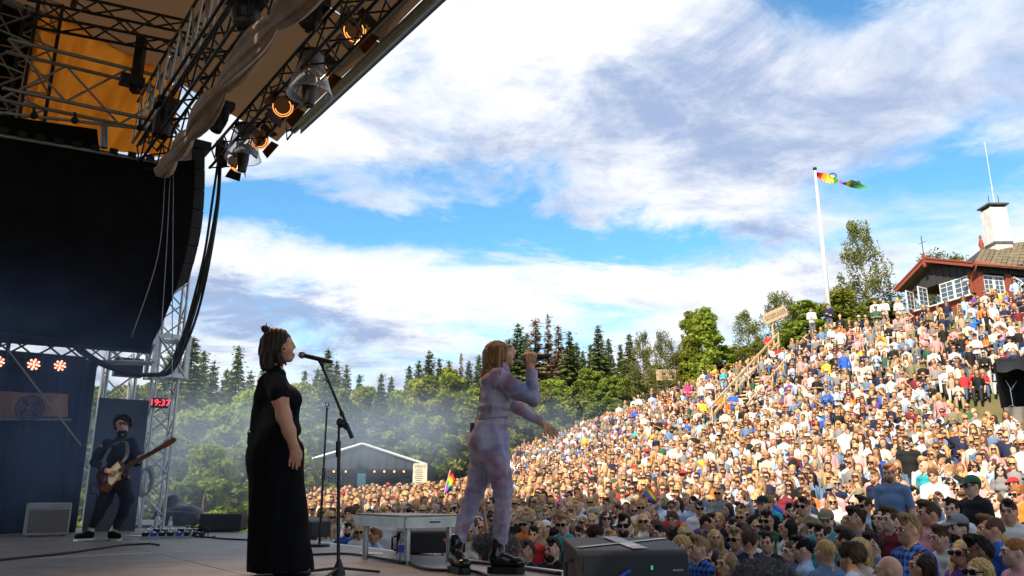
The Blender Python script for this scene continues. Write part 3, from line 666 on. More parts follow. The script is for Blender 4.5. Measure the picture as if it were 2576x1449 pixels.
m = MB(); m.box(on_s(322, 925, 16.5), .5, .2, .35, (NV, U, ZV)); tag(m.build('flood_box', 'black_plastic'), 'dark box hanging between the two silver towers', 'box')
truss('lamp_bar_truss', on_s(-40, 862, 13.2), on_s(215, 884, 13.2), .22, .24, 'dark truss under the screen carrying the red lamps', 'black_steel', 'trusses in the far wing', bay=.35, rb=.014)
# LED lamps
LED_LABEL = ['red LED lamp cut by the left picture edge', 'middle red LED lamp under the screen', 'red LED lamp nearest the tower']
for i, (x, y, r_) in enumerate(((-4, 910, 15), (85, 917, 16), (151, 920, 15))):
    c = on_s(x, y, 12.9); k = c.y / FPX; R_ = r_ * k; dirv = (Vector((0, 0, .6)) - c); dirv.z *= .3; dirv.normalize(); sx = dirv.cross(ZV).normalized(); sy = sx.cross(dirv)
    root = empty('led_lamp', c, LED_LABEL[i], 'lamp', 'red LED lamps under the screen')
    m = MB(); m.lathe(c - dirv * .2, c, [(0, R_ * .6), (.05, R_ * 1.05), (.215, R_ * 1.12), (.215, R_ * 1.0), (.19, .01)], 22); m.build('housing', 'black_plastic', root)
    m = MB(); m.lathe(c + dirv * .004, c + dirv, [(0, .001), (.001, R_ * .98)], 22); m.build('face', 'led_halo', root)
    for j in range(13):
        rad, a = (0, 0) if j == 0 else ((.42, j * math.pi / 2) if j < 5 else (.78, j * math.pi / 4 + .2)); p = c + dirv * .008 + (sx * math.cos(a) + sy * math.sin(a)) * R_ * rad
        m = MB(); m.lathe(p, p + dirv, [(0, R_ * .17), (.012, R_ * .13), (.016, .001)], 10); m.build('led', 'led_warm', root)
    m = MB(); m.tube([c - dirv * .1 + sx * R_ * 1.2, c - dirv * .1 + sx * R_ * 1.2 + ZV * R_ * 1.9], .012, 6); m.tube([c - dirv * .1 - sx * R_ * 1.2, c - dirv * .1 - sx * R_ * 1.2 + ZV * R_ * 1.9], .012, 6); m.build('yoke', 'black_steel', root)
def sheet_s(name, poly, s_, label, material='black_cloth', cat='drape', th=.04):
    m = MB(); m.prism([on_s(x, y, s_) for x, y in poly], U * th); return tag(m.build(name, material), label, cat)
def zed(px, s_): p = on_s(px, 1300, s_); return p
a_, b_ = on_s(-80, 1300, 13.9), on_s(196, 1300, 13.9); drape('wing_curtain', a_, b_, 0.0, on_s(100, 895, 13.9).z, 'dark wing curtain behind the amplifier', .05, 80, 50)
m = MB(); m.grid(lambda u, v: on_s(lerp(-60, 172, u), lerp(983 + 8 * u, 1052 - 4 * u, v), 13.6) + U * .05 * math.sin(u * 14), 30, 6); tag(m.build('brown_banner', 'brown_banner', smooth=True), 'brown cloth banner strung across the dark wing', 'banner')
fr = empty('stage_fan', on_s(75, 1048, 13.3), 'dark round fan silhouetted against the brown banner', 'fan')
c = on_s(75, 1027, 13.3); m = MB()
for r_ in (.06, .1, .14, .175): m.tube([c + (NV * math.cos(a) + ZV * math.sin(a)) * r_ for a in (i * math.pi / 10 for i in range(21))], .012, 5, cap=False)
m.build('cage', 'black_steel', fr)
m = MB()
for k in range(4): a = k * math.pi / 2 + .4; p = c + (NV * math.cos(a) + ZV * math.sin(a)) * .16; q = (NV * math.cos(a + .5) + ZV * math.sin(a + .5)); m.prism([c, p, c + q * .13], U * .02)
m.build('blade', 'black_plastic', fr); m = MB(); m.tube([c - ZV * .17, c - ZV * .32], .02, 6); m.box(c - ZV * .32, .2, .12, .03, (NV, U, ZV)); m.build('stand', 'black_steel', fr)
rail = empty('wing_rail', on_s(0, 1050, 13.5), 'thin horizontal rail under the brown banner', 'rail'); rod('bar', on_s(-60, 1054, 13.5), on_s(178, 1056, 13.5), .02, 'alu_dark', rail)
cable('guy_rope', [on_s(20, 880, 12.9), on_s(100, 985, 12.9), on_s(205, 1122, 12.9)], .012, 'pale rope slanting across the dark wing', 'rope', material='rope')
# grey tall panel right of the curtain
pa, pb = on_s(208, 1318, 14.0), on_s(340, 1318, 14.0); zt = on_s(275, 1002, 14.0).z
m = MB(); m.bevel_box(Vector(((pa.x + pb.x) / 2, (pa.y + pb.y) / 2, zt / 2)), (pb - pa).length, .08, zt, .01, (NV, U, ZV)); tag(m.build('wing_flat', 'black_plastic'), 'tall dark panel standing behind the guitarist', 'panel')
# amplifier
ca = on_s(115, 1338, 12.9); aw, ah, ad = .52, .42, .26
amp = empty('guitar_amplifier', (ca.x, ca.y, 0), 'guitar amplifier with pale top on the dark floor', 'amplifier'); c = Vector((ca.x, ca.y, ah / 2 + .02))
m = MB(); m.bevel_box(c, aw, ad, ah, .02, (NV, U, ZV)); m.build('cabinet', 'amp_tolex', amp)
m = MB(); m.box(c - U * ad / 2 - ZV * .03, aw * .92, .012, ah * .72, (NV, U, ZV)); m.build('grille_cloth', 'amp_cloth', amp)
m = MB(); m.box(c - U * ad / 2 + ZV * ah * .40, aw * .92, .014, ah * .13, (NV, U, ZV)); m.build('control_panel', 'alu_dark', amp)
m = MB(); m.tube([c + NV * -.1 + ZV * ah * .5, c + ZV * (ah * .5 + .04), c + NV * .1 + ZV * ah * .5], .012, 6); m.build('handle', 'black_plastic', amp)
for sg in (-1, 1):
    m = MB(); m.tube([c + NV * sg * .2 - U * .1 - ZV * ah * .5, c + NV * sg * .2 - U * .1 - ZV * (ah * .5 + .03)], .02, 8); m.build('foot', 'black_plastic', amp)
for x in (40, 70): pass
# clock on the tower
cl = empty('digital_clock', on_s(402, 1014, 14.55), 'black digital clock with red digits reading 19:37', 'clock'); cc_ = on_s(401, 1014, 14.55)
kx = cc_.y / FPX; fac = -U; fx = NV
m = MB(); m.bevel_box(cc_, 42 * kx, .07, 24 * kx, .01, (NV, U, ZV)); m.build('case', 'black_plastic', cl)
text_part('digits', '19:37', 22 * kx, frame(cc_ - U * .038, NV, ZV), 'led_red', cl, .002)
# rope coil and tarp at the tower foot
rc = empty('rope_coil', on_s(365, 1235, 14.5), 'pale coiled rope hanging on the tower foot', 'rope'); m = MB()
for i in range(7): o_ = rnd.uniform(-.03, .03); ctr = on_s(366, 1210, 14.5); m.tube([ctr + NV * (.10 * math.cos(a) + o_) + ZV * (.22 * math.sin(a) + o_) - U * (i * .012) for a in (k * math.pi / 10 for k in range(21))], .014, 5, cap=False)
m.build('coil', 'rope', rc, smooth=True)

# ------------------------------------------------------------------ performers (joints measured in the photograph, each with its own depth)
def skin_mat(name, col, rough=.5):
    m = mat(name, col, rough, var=.10, vscale=14, bump=.06, bscale=120, spec=.35)
    setp(m.node_tree.nodes['Principled BSDF'], Subsurface_Weight=.12, Subsurface_Radius=(.02, .008, .004), Subsurface_Scale=.4); return m
skin_mat('skin_warm', (.60, .29, .17)); skin_mat('skin_tan', (.58, .30, .18)); skin_mat('skin_pale', (.56, .33, .24))
def hair_mat(name, c1, c2, stretch=(60, 60, 4)):
    m = mat(name, c1, .55, col2=c2, vscale=1.6, stretch=stretch, bump=.45, bscale=2.2, spec=.22); return m
hair_mat('hair_brown', (.055, .032, .020), (.012, .008, .006)); hair_mat('hair_blonde', (.42, .22, .085), (.12, .05, .02)); hair_mat('hair_dark', (.02, .014, .011), (.006, .005, .004), (40, 40, 40))
mat('tee_black', (.006, .006, .007), .9, var=.2, spec=.15); mat('trouser_black', (.005, .005, .006), .92, var=.2, spec=.12); mat('boot_black', (.01, .01, .011), .18, var=.2, spec=.6); mat('lip', (.42, .13, .10), .4, var=0); mat('teeth', (.75, .72, .66), .3, var=0); mat('eye_dark', (.02, .014, .01), .2, var=0)
mat('jacket_navy', (.018, .024, .045), .85, var=.25); mat('pants_navy', (.010, .012, .022), .9, var=.2); mat('sock_white', (.5, .48, .48), .9, var=.1); mat('shoe_sole', (.5, .48, .44), .7, var=.1)
mat('guitar_body', (.10, .028, .012), .25, var=.3, vscale=5, spec=.6); mat('pickguard', (.62, .52, .34), .35, var=.05); mat('guitar_neck', (.22, .08, .03), .4, var=.2, stretch=(1, 9, 1)); mat('strap', (.22, .22, .23), .8, var=.1); mat('chrome', (.6, .6, .6), .2, .95, var=.05)
def tie_dye():
    m, nt, b = new_mat('jumpsuit'); L = nt.links; setp(b, Roughness=.85, Specular_IOR_Level=.2, Sheen_Weight=.25)
    tc = nt.nodes.new('ShaderNodeTexCoord')
    def nz(sc, off):
        mp = nt.nodes.new('ShaderNodeMapping'); mp.inputs['Location'].default_value = (off, off, off); n = nt.nodes.new('ShaderNodeTexNoise'); n.inputs['Scale'].default_value = sc; n.inputs['Detail'].default_value = 3; n.inputs['Distortion'].default_value = .8
        L.new(tc.outputs['Object'], mp.inputs[0]); L.new(mp.outputs[0], n.inputs['Vector']); r = nt.nodes.new('ShaderNodeMapRange'); r.interpolation_type = 'SMOOTHSTEP'; r.inputs[1].default_value = .46; r.inputs[2].default_value = .68; L.new(n.outputs['Fac'], r.inputs[0]); return r.outputs[0]
    cur = None
    for sc, off, c in ((5.5, 0, (.38, .21, .28)), (6.0, 5, (.19, .21, .36)), (7.5, 11, (.28, .14, .19)), (5.0, 17, (.42, .38, .48))):
        x = nt.nodes.new('ShaderNodeMix'); x.data_type = 'RGBA'; L.new(nz(sc, off), x.inputs[0])
        if cur is None: x.inputs[6].default_value = (.36, .30, .42, 1)
        else: L.new(cur, x.inputs[6])
        x.inputs[7].default_value = (*c, 1); cur = x.outputs[2]
    L.new(cur, b.inputs['Base Color'])
    n2 = nt.nodes.new('ShaderNodeTexNoise'); n2.inputs['Scale'].default_value = 14; n2.inputs['Distortion'].default_value = 1.5; L.new(tc.outputs['Object'], n2.inputs['Vector']); bp = nt.nodes.new('ShaderNodeBump'); bp.inputs['Strength'].default_value = .35; bp.inputs['Distance'].default_value = .02; L.new(n2.outputs['Fac'], bp.inputs['Height']); L.new(bp.outputs[0], b.inputs['Normal'])
tie_dye()
class Fig:
    def __init__(s, Y0): s.Y = Y0; s.k = Y0 / FPX
    def J(s, px, py, dy=0.0):
        p = at(px, py, s.Y); a = Vector((p.x, p.y, p.z)); d = (a - Vector((0, 0, CAM_H))); return a + d * (dy / s.Y)
    def E(s, px, py, rx, ry, rz, dy=0.0, k=.03, op=1, g=0): return S(s.J(px, py, dy), (rx * s.k, ry, rz * s.k), k, g, op)
    def Cp(s, a, b, ra, rb, k=.02, op=1, g=0, sq=None): return C(s.J(*a), s.J(*b), ra * s.k, rb * s.k, k, g, op, sq)
    def chain(s, pts, rs, k=.012, g=0): return [s.Cp(pts[i], pts[i + 1], rs[i], rs[i + 1], k, 1, g) for i in range(len(pts) - 1)]
YAX = Vector((0, 1, 0))
VF = .006
# ---- singer in black
F1 = Fig(6.0); base1 = F1.J(705, 1446); base1.z = 0
sing1 = empty('person', base1, 'singer in black top and wide black trousers with a half-up hair bun', 'person')
body = [F1.E(698, 863, 34, .076, 34), F1.E(715, 890, 19, .055, 20, k=.04), F1.E(729, 903, 8, .026, 8, k=.03), F1.E(727, 862, 8, .05, 14, k=.02), F1.Cp((735, 860), (740.5, 873), 2.5, 4.0, .01), F1.E(739, 892, 3.2, .016, 3.0, k=.008), F1.E(738, 898, 3.2, .016, 3.0, k=.008), F1.E(722, 880, 14, .05, 12, k=.03, dy=-.02),
        F1.Cp((698, 900), (690, 945), 17, 19, .04), F1.E(714.5, 880, 3.8, .012, 10, -.078, .008), F1.E(716.5, 880, 2.2, .010, 6, -.09, .004, -1),
        F1.E(690, 985, 32, .12, 38, k=.05), F1.E(693, 1050, 42, .13, 60, k=.06), F1.E(690, 1130, 52, .16, 55, k=.06)]
body += F1.chain([(690, 968, -.145), (704, 1000, -.20), (714, 1047, -.215), (727, 1085, -.21), (738, 1119, -.20)], [15, 19.5, 17, 15, 10.5], .03)
body += [F1.Cp((739, 1121, -.20), (743, 1148, -.20), 11.5, 13, .02, sq=(YAX, .55))]
for a, b_, c in (((732, 1146), (729.5, 1160), (728, 1172)), ((738.5, 1150), (737.5, 1165), (736.5, 1178)), ((745.5, 1151), (746.5, 1166), (746, 1180)), ((751.5, 1147), (753, 1160), (753, 1172))):
    body += F1.chain([(*a, -.20), (*b_, -.207), (*c, -.195)], [3.6, 3.3, 2.7], .004)
body += F1.chain([(748, 1124, -.195), (756, 1140, -.20), (757, 1153, -.205)], [5, 4, 3.2], .008)
body += F1.chain([(697, 968, .145), (709, 1000, .20), (716, 1045, .22), (735, 1110, .20), (742, 1145, .19)], [14, 18, 15, 10, 10], .03)
for sg in (-1, 1): body += F1.chain([(692, 1150, sg * .09), (700, 1290, sg * .09), (702, 1425, sg * .09)], [30, 20, 13], .04)
bo = sdf_obj('body', body, VF, 'skin_warm', sing1)
top = [F1.E(686, 962, 33, .165, 24), F1.E(692, 1000, 51, .165, 46, k=.05), F1.E(727, 1006, 32, .10, 29, -.07, .05), F1.E(727, 1006, 32, .10, 29, .08, .05), F1.E(692, 1048, 57, .165, 52, k=.06), F1.E(694, 1082, 60, .178, 30, k=.05), F1.Cp((700, 937), (690, 955), 20, 26, .04, sq=(YAX, 1.3)),
       F1.Cp((692, 963, -.16), (703, 991, -.205), 26, 24.5, .03), F1.Cp((699, 962, .16), (708, 990, .21), 25, 24, .03), HS(F1.J(700, 1097), (0, 0, 1)), HS(F1.J(705, 996, -.2), (-.2, 0, 1), .002) if False else F1.E(719, 924, 15, .06, 11, 0, .01, -1)]
sdf_obj('top', top, VF, 'tee_black', sing1, folds(.0025, 38, 3))
def leg_fold(P):
    return .006 * np.sin((P[:, 0] * 38 + 3 * P[:, 1]) + 1.5 * np.sin(P[:, 2] * 3)) + .004 * np.sin(P[:, 0] * 71 - P[:, 2] * 5)
trou = [F1.E(691, 1092, 58, .168, 30), F1.E(688, 1135, 64, .20, 52, k=.06), F1.Cp((693, 1150), (709, 1470), 62, 80, .08, sq=(YAX, .86)), F1.E(684, 1160, 60, .19, 60, k=.05), HS((0, 0, .035), (0, 0, 1))]
sdf_obj('trousers', trou, VF, 'trouser_black', sing1, leg_fold)
def strands(amp, f, dirv=(1, .25, 0)):
    dv = np.array(dirv, np.float32)
    return lambda P: amp * np.sin(P @ dv * f + 2.5 * np.sin(P[:, 2] * 14)) + amp * .6 * np.sin(P @ dv * f * 2.3 + P[:, 2] * 20)
h = [F1.E(694, 862, 40, .092, 37), F1.E(686, 885, 33, .094, 42, k=.03), F1.Cp((668, 880), (668, 922), 15, 13, .03), F1.Cp((680, 885, -.062), (677, 924, -.066), 15, 11, .03), F1.Cp((699, 890, -.078), (705, 914, -.076), 10, 7, .02), F1.Cp((690, 885, .07), (692, 922, .07), 15, 9, .03), F1.Cp((708, 900, -.075), (720, 917, -.068), 5, 2.5, .012),
     F1.E(741, 884, 24, .3, 30, 0, .02, -1), F1.E(722, 882, 11, .05, 19, -.10, .012, -1), F1.E(747, 862, 18, .3, 22, 0, .015, -1), HS(F1.J(690, 936), (-.22, 0, 1))]
h += [F1.E(666, 827, 9.5, .03, 9, k=.012), F1.Cp((670, 830), (688, 835), 6.5, 6, .015), F1.Cp((686, 834), (712, 838), 7, 8, .02), F1.Cp((660, 824), (655, 820), 3, .8, .006), F1.Cp((668, 820), (672, 811), 2.6, .6, .006), F1.Cp((676, 826), (684, 816), 2, .5, .005), F1.Cp((662, 834), (655, 836), 2.4, .6, .006)]
sdf_obj('hair', h, .0048, 'hair_brown', sing1, strands(.0022, 190))
m = MB(); m.ball(F1.J(719, 889, -.084), .004, 8, 5); m.build('earring', 'chrome', sing1)
m = MB(); m.ball(F1.J(716, 878, -.085), .009, 8, 5); m.build('ear_monitor', 'black_plastic', sing1)
m = MB(); m.bevel_box(F1.J(630, 1103, -.03), .03, .065, .09, .008); m.build('belt_pack', 'black_plastic', sing1)
m = MB(); m.tube(bez(F1.J(650, 955, -.03), F1.J(634, 1020, -.05), F1.J(640, 1060, -.05), F1.J(628, 1080, -.05)) + bez(F1.J(628, 1080, -.05), F1.J(618, 1092, -.05), F1.J(624, 1098, -.05), F1.J(630, 1096, -.04), 8), .0035, 5); m.build('monitor_cable', 'cable_black', sing1)
for sg in (-1, 1):
    f = F1.J(700 + (22 if sg < 0 else -28), 1444, sg * .08); f.z = .03
    sdf_obj('shoe', [C(f + Vector((-.06, 0, .01)), f + Vector((.13, .02, 0)), .042, .034), C(f + Vector((-.06, 0, .03)), f + Vector((-.05, 0, .10)), .04, .038), HS((0, 0, .003), (0, 0, 1))], .008, 'boot_black', sing1)

# ---- singer in the tie-dyed jumpsuit
F2 = Fig(6.22); base2 = F2.J(1225, 1440); base2.z = 0
sing2 = empty('person', base2, 'singer in a lavender tie-dyed jumpsuit holding a microphone to her mouth', 'person')
body = [F2.E(1256, 888, 30, .074, 29), F2.E(1274, 905, 16, .05, 16, k=.035), F2.E(1285, 915, 6.5, .024, 6, k=.03), F2.E(1283, 878, 8, .045, 12, k=.02), F2.Cp((1289, 878), (1295.5, 888.5), 2.6, 3.6, .009), F2.E(1294, 890.5, 2.6, .015, 2.4, k=.006), F2.E(1277, 894, 12, .05, 10, -.015, .03), F2.E(1291, 897, 3.4, .018, 2.4, k=.007), F2.E(1290, 908.5, 3.2, .016, 2.4, k=.007), F2.E(1293, 902.5, 6, .020, 3.8, -.004, .004, -1),
        F2.Cp((1258, 912), (1245, 948), 16, 18, .035), F2.E(1245, 985, 36, .13, 45, k=.05), F2.E(1238, 1050, 32, .12, 50, k=.05), F2.E(1232, 1110, 44, .15, 45, k=.05)]
body += F2.chain([(1255, 950, -.15), (1340, 1004, -.18), (1337, 946, -.175), (1335, 926, -.175)], [18, 12, 10, 8.6], .02)
body += [F2.Cp((1335, 926, -.175), (1336, 909, -.17), 9.5, 12, .015, sq=(YAX, .62))]
for x, o_ in ((1323.5, 0), (1331.5, -1.5), (1340, -.5), (1347, 2.5)):
    body += F2.chain([(x + (1336 - x) * .25, 910, -.185), (x, 893 + o_, -.200), (x - 1.5, 887.5 + o_, -.172), (x - 2, 894 + o_, -.142)], [4.4, 4.0, 3.6, 3.0], .0035)
body += F2.chain([(1328, 918, -.15), (1320, 909, -.135), (1316, 902, -.135)], [4.6, 4, 3.3], .006)
body += F2.chain([(1262, 955, .15), (1296, 1020, .22), (1352, 1055, .22), (1364, 1063, .22)], [17, 11, 9, 8], .02)
body += [F2.Cp((1364, 1063, .22), (1381, 1077, .21), 8, 10, .012, sq=(YAX, .6))]
for pts in (((1384, 1072), (1396, 1080), (1404, 1092)), ((1385, 1078), (1396, 1089), (1402, 1101)), ((1381, 1081), (1390, 1093), (1393, 1104)), ((1377, 1081), (1383, 1092), (1383, 1102))):
    body += F2.chain([(*pts[0], .21), (*pts[1], .20), (*pts[2], .205)], [3.8, 3.2, 2.5], .003)
body += F2.chain([(1370, 1072, .20), (1371, 1086, .185), (1374, 1096, .18)], [4.2, 3.5, 2.8], .005)
body += F2.chain([(1245, 1140, -.09), (1266, 1228, -.10), (1258, 1365, -.05), (1257, 1400, -.05)], [26, 17, 11, 11], .03) + F2.chain([(1222, 1140, .09), (1195, 1235, .08), (1153, 1362, .02), (1151, 1398, .02)], [26, 16, 11, 11], .03)
sdf_obj('body', body, .0055, 'skin_tan', sing2)
m = MB(); m.ball(F2.J(1291, 899.8, -.004), .0105, 10, 6, (1, 1.4, .35)); m.build('teeth', 'teeth', sing2, smooth=True)
m = MB(); m.ball(F2.J(1285.5, 880, -.040), .0075, 10, 6, (.8, 1, .45)); m.build('eye', 'eye_dark', sing2, smooth=True)
m = MB(); m.tube([F2.J(1279, 872.5, -.048), F2.J(1285, 870, -.046), F2.J(1290, 871.5, -.035)], .0035, 6); m.build('eyebrow', 'hair_brown', sing2)
suit = [F2.E(1241, 962, 35, .17, 25), F2.E(1247, 1000, 41, .155, 44, k=.05), F2.E(1262, 992, 27, .13, 26, k=.04), F2.E(1240, 1046, 35, .142, 34, k=.05), F2.E(1242, 1026, 40, .158, 14, k=.02), F2.E(1238, 1068, 42, .158, 12, k=.02), F2.E(1231, 1104, 51, .18, 44, k=.05), F2.E(1208, 1116, 30, .15, 34, k=.05), F2.E(1236, 1146, 50, .165, 32, k=.05), F2.Cp((1262, 928), (1250, 950), 20, 27, .03, sq=(YAX, 1.2))]
suit += F2.chain([(1254, 950, -.15), (1302, 982, -.185), (1341, 1004, -.185)], [25, 22, 17.5], .03) + F2.chain([(1341, 1004, -.185), (1340, 972, -.18), (1337.5, 940, -.176)], [17.5, 15.5, 14.0], .012)
suit += F2.chain([(1260, 955, .15), (1294, 1020, .23), (1330, 1043, .225), (1356, 1057, .22)], [23, 16, 13.5, 12], .025)
suit += F2.chain([(1243, 1140, -.085), (1256, 1185, -.10), (1266, 1232, -.105), (1262, 1300, -.08), (1257, 1361, -.05)], [36, 29, 22.5, 19.5, 18.5], .03)
suit += F2.chain([(1222, 1140, .085), (1209, 1190, .09), (1194, 1240, .08), (1172, 1302, .05), (1153, 1359, .02)], [38, 31, 25, 20, 16.5], .03)
suit += [HS(F2.J(1257, 1364, -.05), (0, 0, 1)) if False else F2.Cp((1255, 1392, -.05), (1257, 1384, -.05), 22, 22, .004, -1), F2.Cp((1146, 1392, .02), (1149, 1382, .02), 21, 21, .004, -1), F2.Cp((1337, 920, -.176), (1337, 925, -.176), 15, 15, .004, -1), F2.Cp((1375, 1068, .22), (1374, 1067, .22), 16, 16, .004, -1)]
_ff = folds(.0030, 32, 11)
def suit_fold(P):
    z = P[:, 2]; w = np.exp(-((z - .95) / .10) ** 2) * .5 + 1.0 + .8 * np.exp(-((z - .50) / .2) ** 2)
    arm = .0035 * np.sin(P[:, 0] * 55 - z * 70 + 2 * np.sin(z * 25)) * np.exp(-((z - 1.30) / .14) ** 2) * (P[:, 0] > base2.x + .12) + .003 * np.sin(z * 60 + P[:, 0] * 45) * np.exp(-((z - .80) / .10) ** 2)
    return _ff(P) * w + arm + .0028 * np.sin(z * 85 + 20 * P[:, 0] + 3 * np.sin(P[:, 1] * 18)) * np.exp(-((z - .48) / .18) ** 2)
so2 = sdf_obj('jumpsuit', suit, .0055, 'jumpsuit', sing2, suit_fold)
sdf_obj('belt', [F2.E(1240.5, 1047, 39.2, .160, 46), HS(F2.J(1240, 1040), (.1, 0, -1)), HS(F2.J(1240, 1055), (-.1, 0, 1))], .006, 'jumpsuit', sing2)
sdf_obj('collar', [F2.Cp((1274, 929, 0), (1280, 939, -.01), 6, 5), F2.Cp((1260, 926, -.06), (1274, 932, -.05), 5.5, 4.5), F2.Cp((1240, 930, -.06), (1260, 926, -.06), 5.5, 5.5)], .006, 'jumpsuit', sing2)
sdf_obj('cuff', [F2.Cp((1337.6, 944, -.176), (1337, 937, -.176), 15.2, 15.2), F2.Cp((1337, 925, -.176), (1336, 920, -.176), 13, 13, .004, -1)], .005, 'jumpsuit', sing2)
mat('seam_pale', (.60, .54, .68), .8, var=0)
def seam(pts, r=.0022):
    P_ = [F2.J(*p) for p in pts]; L_ = bez(*P_, 40); out = []
    for p in L_:
        ok, q, nn, _ = so2.closest_point_on_mesh(p - base2); out.append(q + base2 + nn * .0008 if ok else p)
    m = MB(); m.tube(out, r, 4); m.build('seam', 'seam_pale', sing2, smooth=True)
seam([(1268, 932, -.17), (1246, 950, -.19), (1240, 1000, -.17), (1240, 1040, -.16)]); seam([(1262, 940, -.19), (1255, 955, -.20), (1262, 985, -.20), (1290, 1000, -.2)])
seam([(1262, 1060, -.16), (1274, 1120, -.20), (1286, 1220, -.16), (1270, 1355, -.10)]); seam([(1256, 1068, -.17), (1252, 1085, -.19), (1262, 1105, -.19), (1268, 1110, -.18)])
seam([(1242, 1353, -.12), (1250, 1356, -.13), (1262, 1356, -.13), (1274, 1353, -.10)], .002); seam([(1140, 1350, -.05), (1146, 1353, -.06), (1156, 1353, -.06), (1168, 1350, -.03)], .002)
h = [F2.E(1250, 887, 34, .090, 31), F2.E(1241, 903, 27, .090, 36, k=.03), F2.Cp((1236, 905), (1222, 948), 17, 13, .03), F2.Cp((1224, 935), (1207, 968), 11, 3.5, .02), F2.Cp((1256, 880, -.072), (1255, 920, -.085), 15, 9, .025), F2.Cp((1268, 875, -.062), (1270, 902, -.075), 9, 6, .02), F2.Cp((1258, 915, -.085), (1262, 935, -.10), 7, 3, .015), F2.Cp((1250, 880, .07), (1240, 930, .07), 17, 10, .03), F2.Cp((1232, 935, -.06), (1220, 958, -.05), 9, 3, .015),
     F2.E(1312, 893, 33, .3, 42, 0, .014, -1)]
sdf_obj('hair', h, .0045, 'hair_blonde', sing2, strands(.0028, 170, (1, .6, .15)))
for (hx, hy, dy, tx_, ty_, sc) in ((1245, 1425, -.05, 1308, 1432, 1.0), (1143, 1418, .02, 1170, 1421, .93)):
    h0 = F2.J(hx, hy, dy); t0 = F2.J(tx_, ty_, dy - (.06 if sc == 1 else .16)); h0.z = .075; t0.z = .068
    d = (t0 - h0); d.z = 0; d = d.normalized(); sd = Vector((-d.y, d.x, 0)); Ln = .17 * sc
    t0 = h0 + d * Ln
    sk = F2.J(hx + 13, 1372, dy); sk2 = Vector((h0.x + d.x * .02, h0.y + d.y * .02, .10))
    bt = empty('x', h0, None, None); COL.objects.unlink(bt); bpy.data.objects.remove(bt)
    bo_ = sdf_obj('boot', [C(h0, t0, .040, .038, .02), S(t0 + d * .02 + Vector((0, 0, .004)), (.048, .046, .035), .02), C(sk2, Vector((sk2.x, sk2.y, .23)), .046, .050, .03), C(h0 + Vector((0, 0, .05)), lerp(h0, t0, .55) + Vector((0, 0, .022)), .045, .036, .03)], .0055, 'boot_black', sing2, folds(.0018, 60, 5))
    m = MB(); n_ = 20; out = []
    for i in range(n_):
        a = 2 * math.pi * i / n_; e = h0 if math.cos(a) < 0 else t0; out.append(Vector((e.x, e.y, 0)) + d * math.cos(a) * .058 + sd * math.sin(a) * .052)
    m.prism([p + Vector((0, 0, .002)) for p in out], (0, 0, .046)); so_ = m.build('sole', 'black_plastic', sing2)
    m = MB()
    for i in range(5): p = lerp(h0, t0, .35 + .11 * i) + Vector((0, 0, .075 - .008 * i + (.03 if i == 0 else 0))); m.tube([p - sd * .028, p + Vector((0, 0, .008)), p + sd * .028], .0035, 5)
    m.build('lace', 'cable_black', sing2)
m = MB(); m.bevel_box(F2.J(1188, 1078, -.05), .03, .06, .085, .008); m.build('belt_pack', 'black_plastic', sing2)
m = MB(); m.tube(bez(F2.J(1213, 960, -.05), F2.J(1200, 1010, -.06), F2.J(1210, 1040, -.06), F2.J(1193, 1062, -.06)) + bez(F2.J(1193, 1062, -.06), F2.J(1175, 1085, -.06), F2.J(1184, 1090, -.06), F2.J(1194, 1074, -.06), 10), .003, 5); m.build('monitor_cable', 'cable_black', sing2)
# her microphone
def microphone(a, b, label, r=.019, rball=.026):
    a, b = Vector(a), Vector(b); L_ = (b - a).length; root = empty('microphone', a, label, 'microphone')
    d = (b - a).normalized()
    m = MB(); m.lathe(a, b, [(rball * 1.6, r * 1.1), (rball * 2.0, r * .98), (L_ * .8, r), (L_ * .82, r * .86), (L_, r * .82), (L_, .001)], 18); m.build('handle', 'black_plastic', root, smooth=False)
    m = MB(); m.lathe(a, b, [(0, .001), (rball * .12, rball * .5), (rball * .5, rball * .88), (rball, rball), (rball * 1.5, rball * .9), (rball * 1.75, r)], 18); m.build('grille', 'mic_grille', root, smooth=True)
    m = MB(); m.lathe(a, b, [(rball * 1.0, rball * 1.0), (rball * 1.02, rball * 1.06), (rball * 1.25, rball * 1.04), (rball * 1.28, rball * .9)], 18); m.build('ring', 'alu_dark', root, smooth=True)
    return root
microphone(F2.J(1308, 900.5, -.168), F2.J(1384, 896, -.168), 'black microphone gripped in front of the jumpsuit singer\'s mouth')

# ---- guitarist
F3 = Fig(10.35); base3 = F3.J(258, 1358); base3.z = 0
gtr = empty('person', base3, 'guitarist in dark jacket leaning back with an electric guitar', 'person')
body = [F3.E(309, 1066, 15, .095, 17), F3.E(308, 1083, 11.5, .075, 12, -.02, k=.03), F3.E(307.5, 1091, 6, .03, 5, -.065, k=.02), F3.Cp((308.5, 1068, -.10), (308.5, 1075, -.118), 1.8, 3.0, .01), F3.E(309, 1063, 10, .03, 2.2, -.09, .01), F3.E(304, 1067.5, 3, .012, 2.2, -.105, .008, -1), F3.E(313.5, 1067.5, 3, .012, 2.2, -.105, .008, -1), F3.E(308, 1081.5, 5, .015, 1.8, -.094, .006), F3.Cp((308, 1088), (305, 1112), 9.5, 11, .03), F3.E(300, 1138, 28, .10, 30, k=.05), F3.E(292, 1190, 26, .10, 35, k=.05)]
body += F3.chain([(268, 1118), (238, 1163, -.05), (266, 1183, -.22)], [11, 8, 5.5]) + F3.chain([(266, 1183, -.22), (279, 1187, -.25)], [6, 6.5])
for i in range(4): body += F3.chain([(277, 1184 + i * 2.6, -.25), (284, 1187 + i * 2.4, -.255), (283, 1192 + i * 2, -.25)], [2.0, 1.8, 1.5], .003)
body += F3.chain([(276, 1181, -.25), (285, 1183, -.26)], [2.3, 1.7], .004)
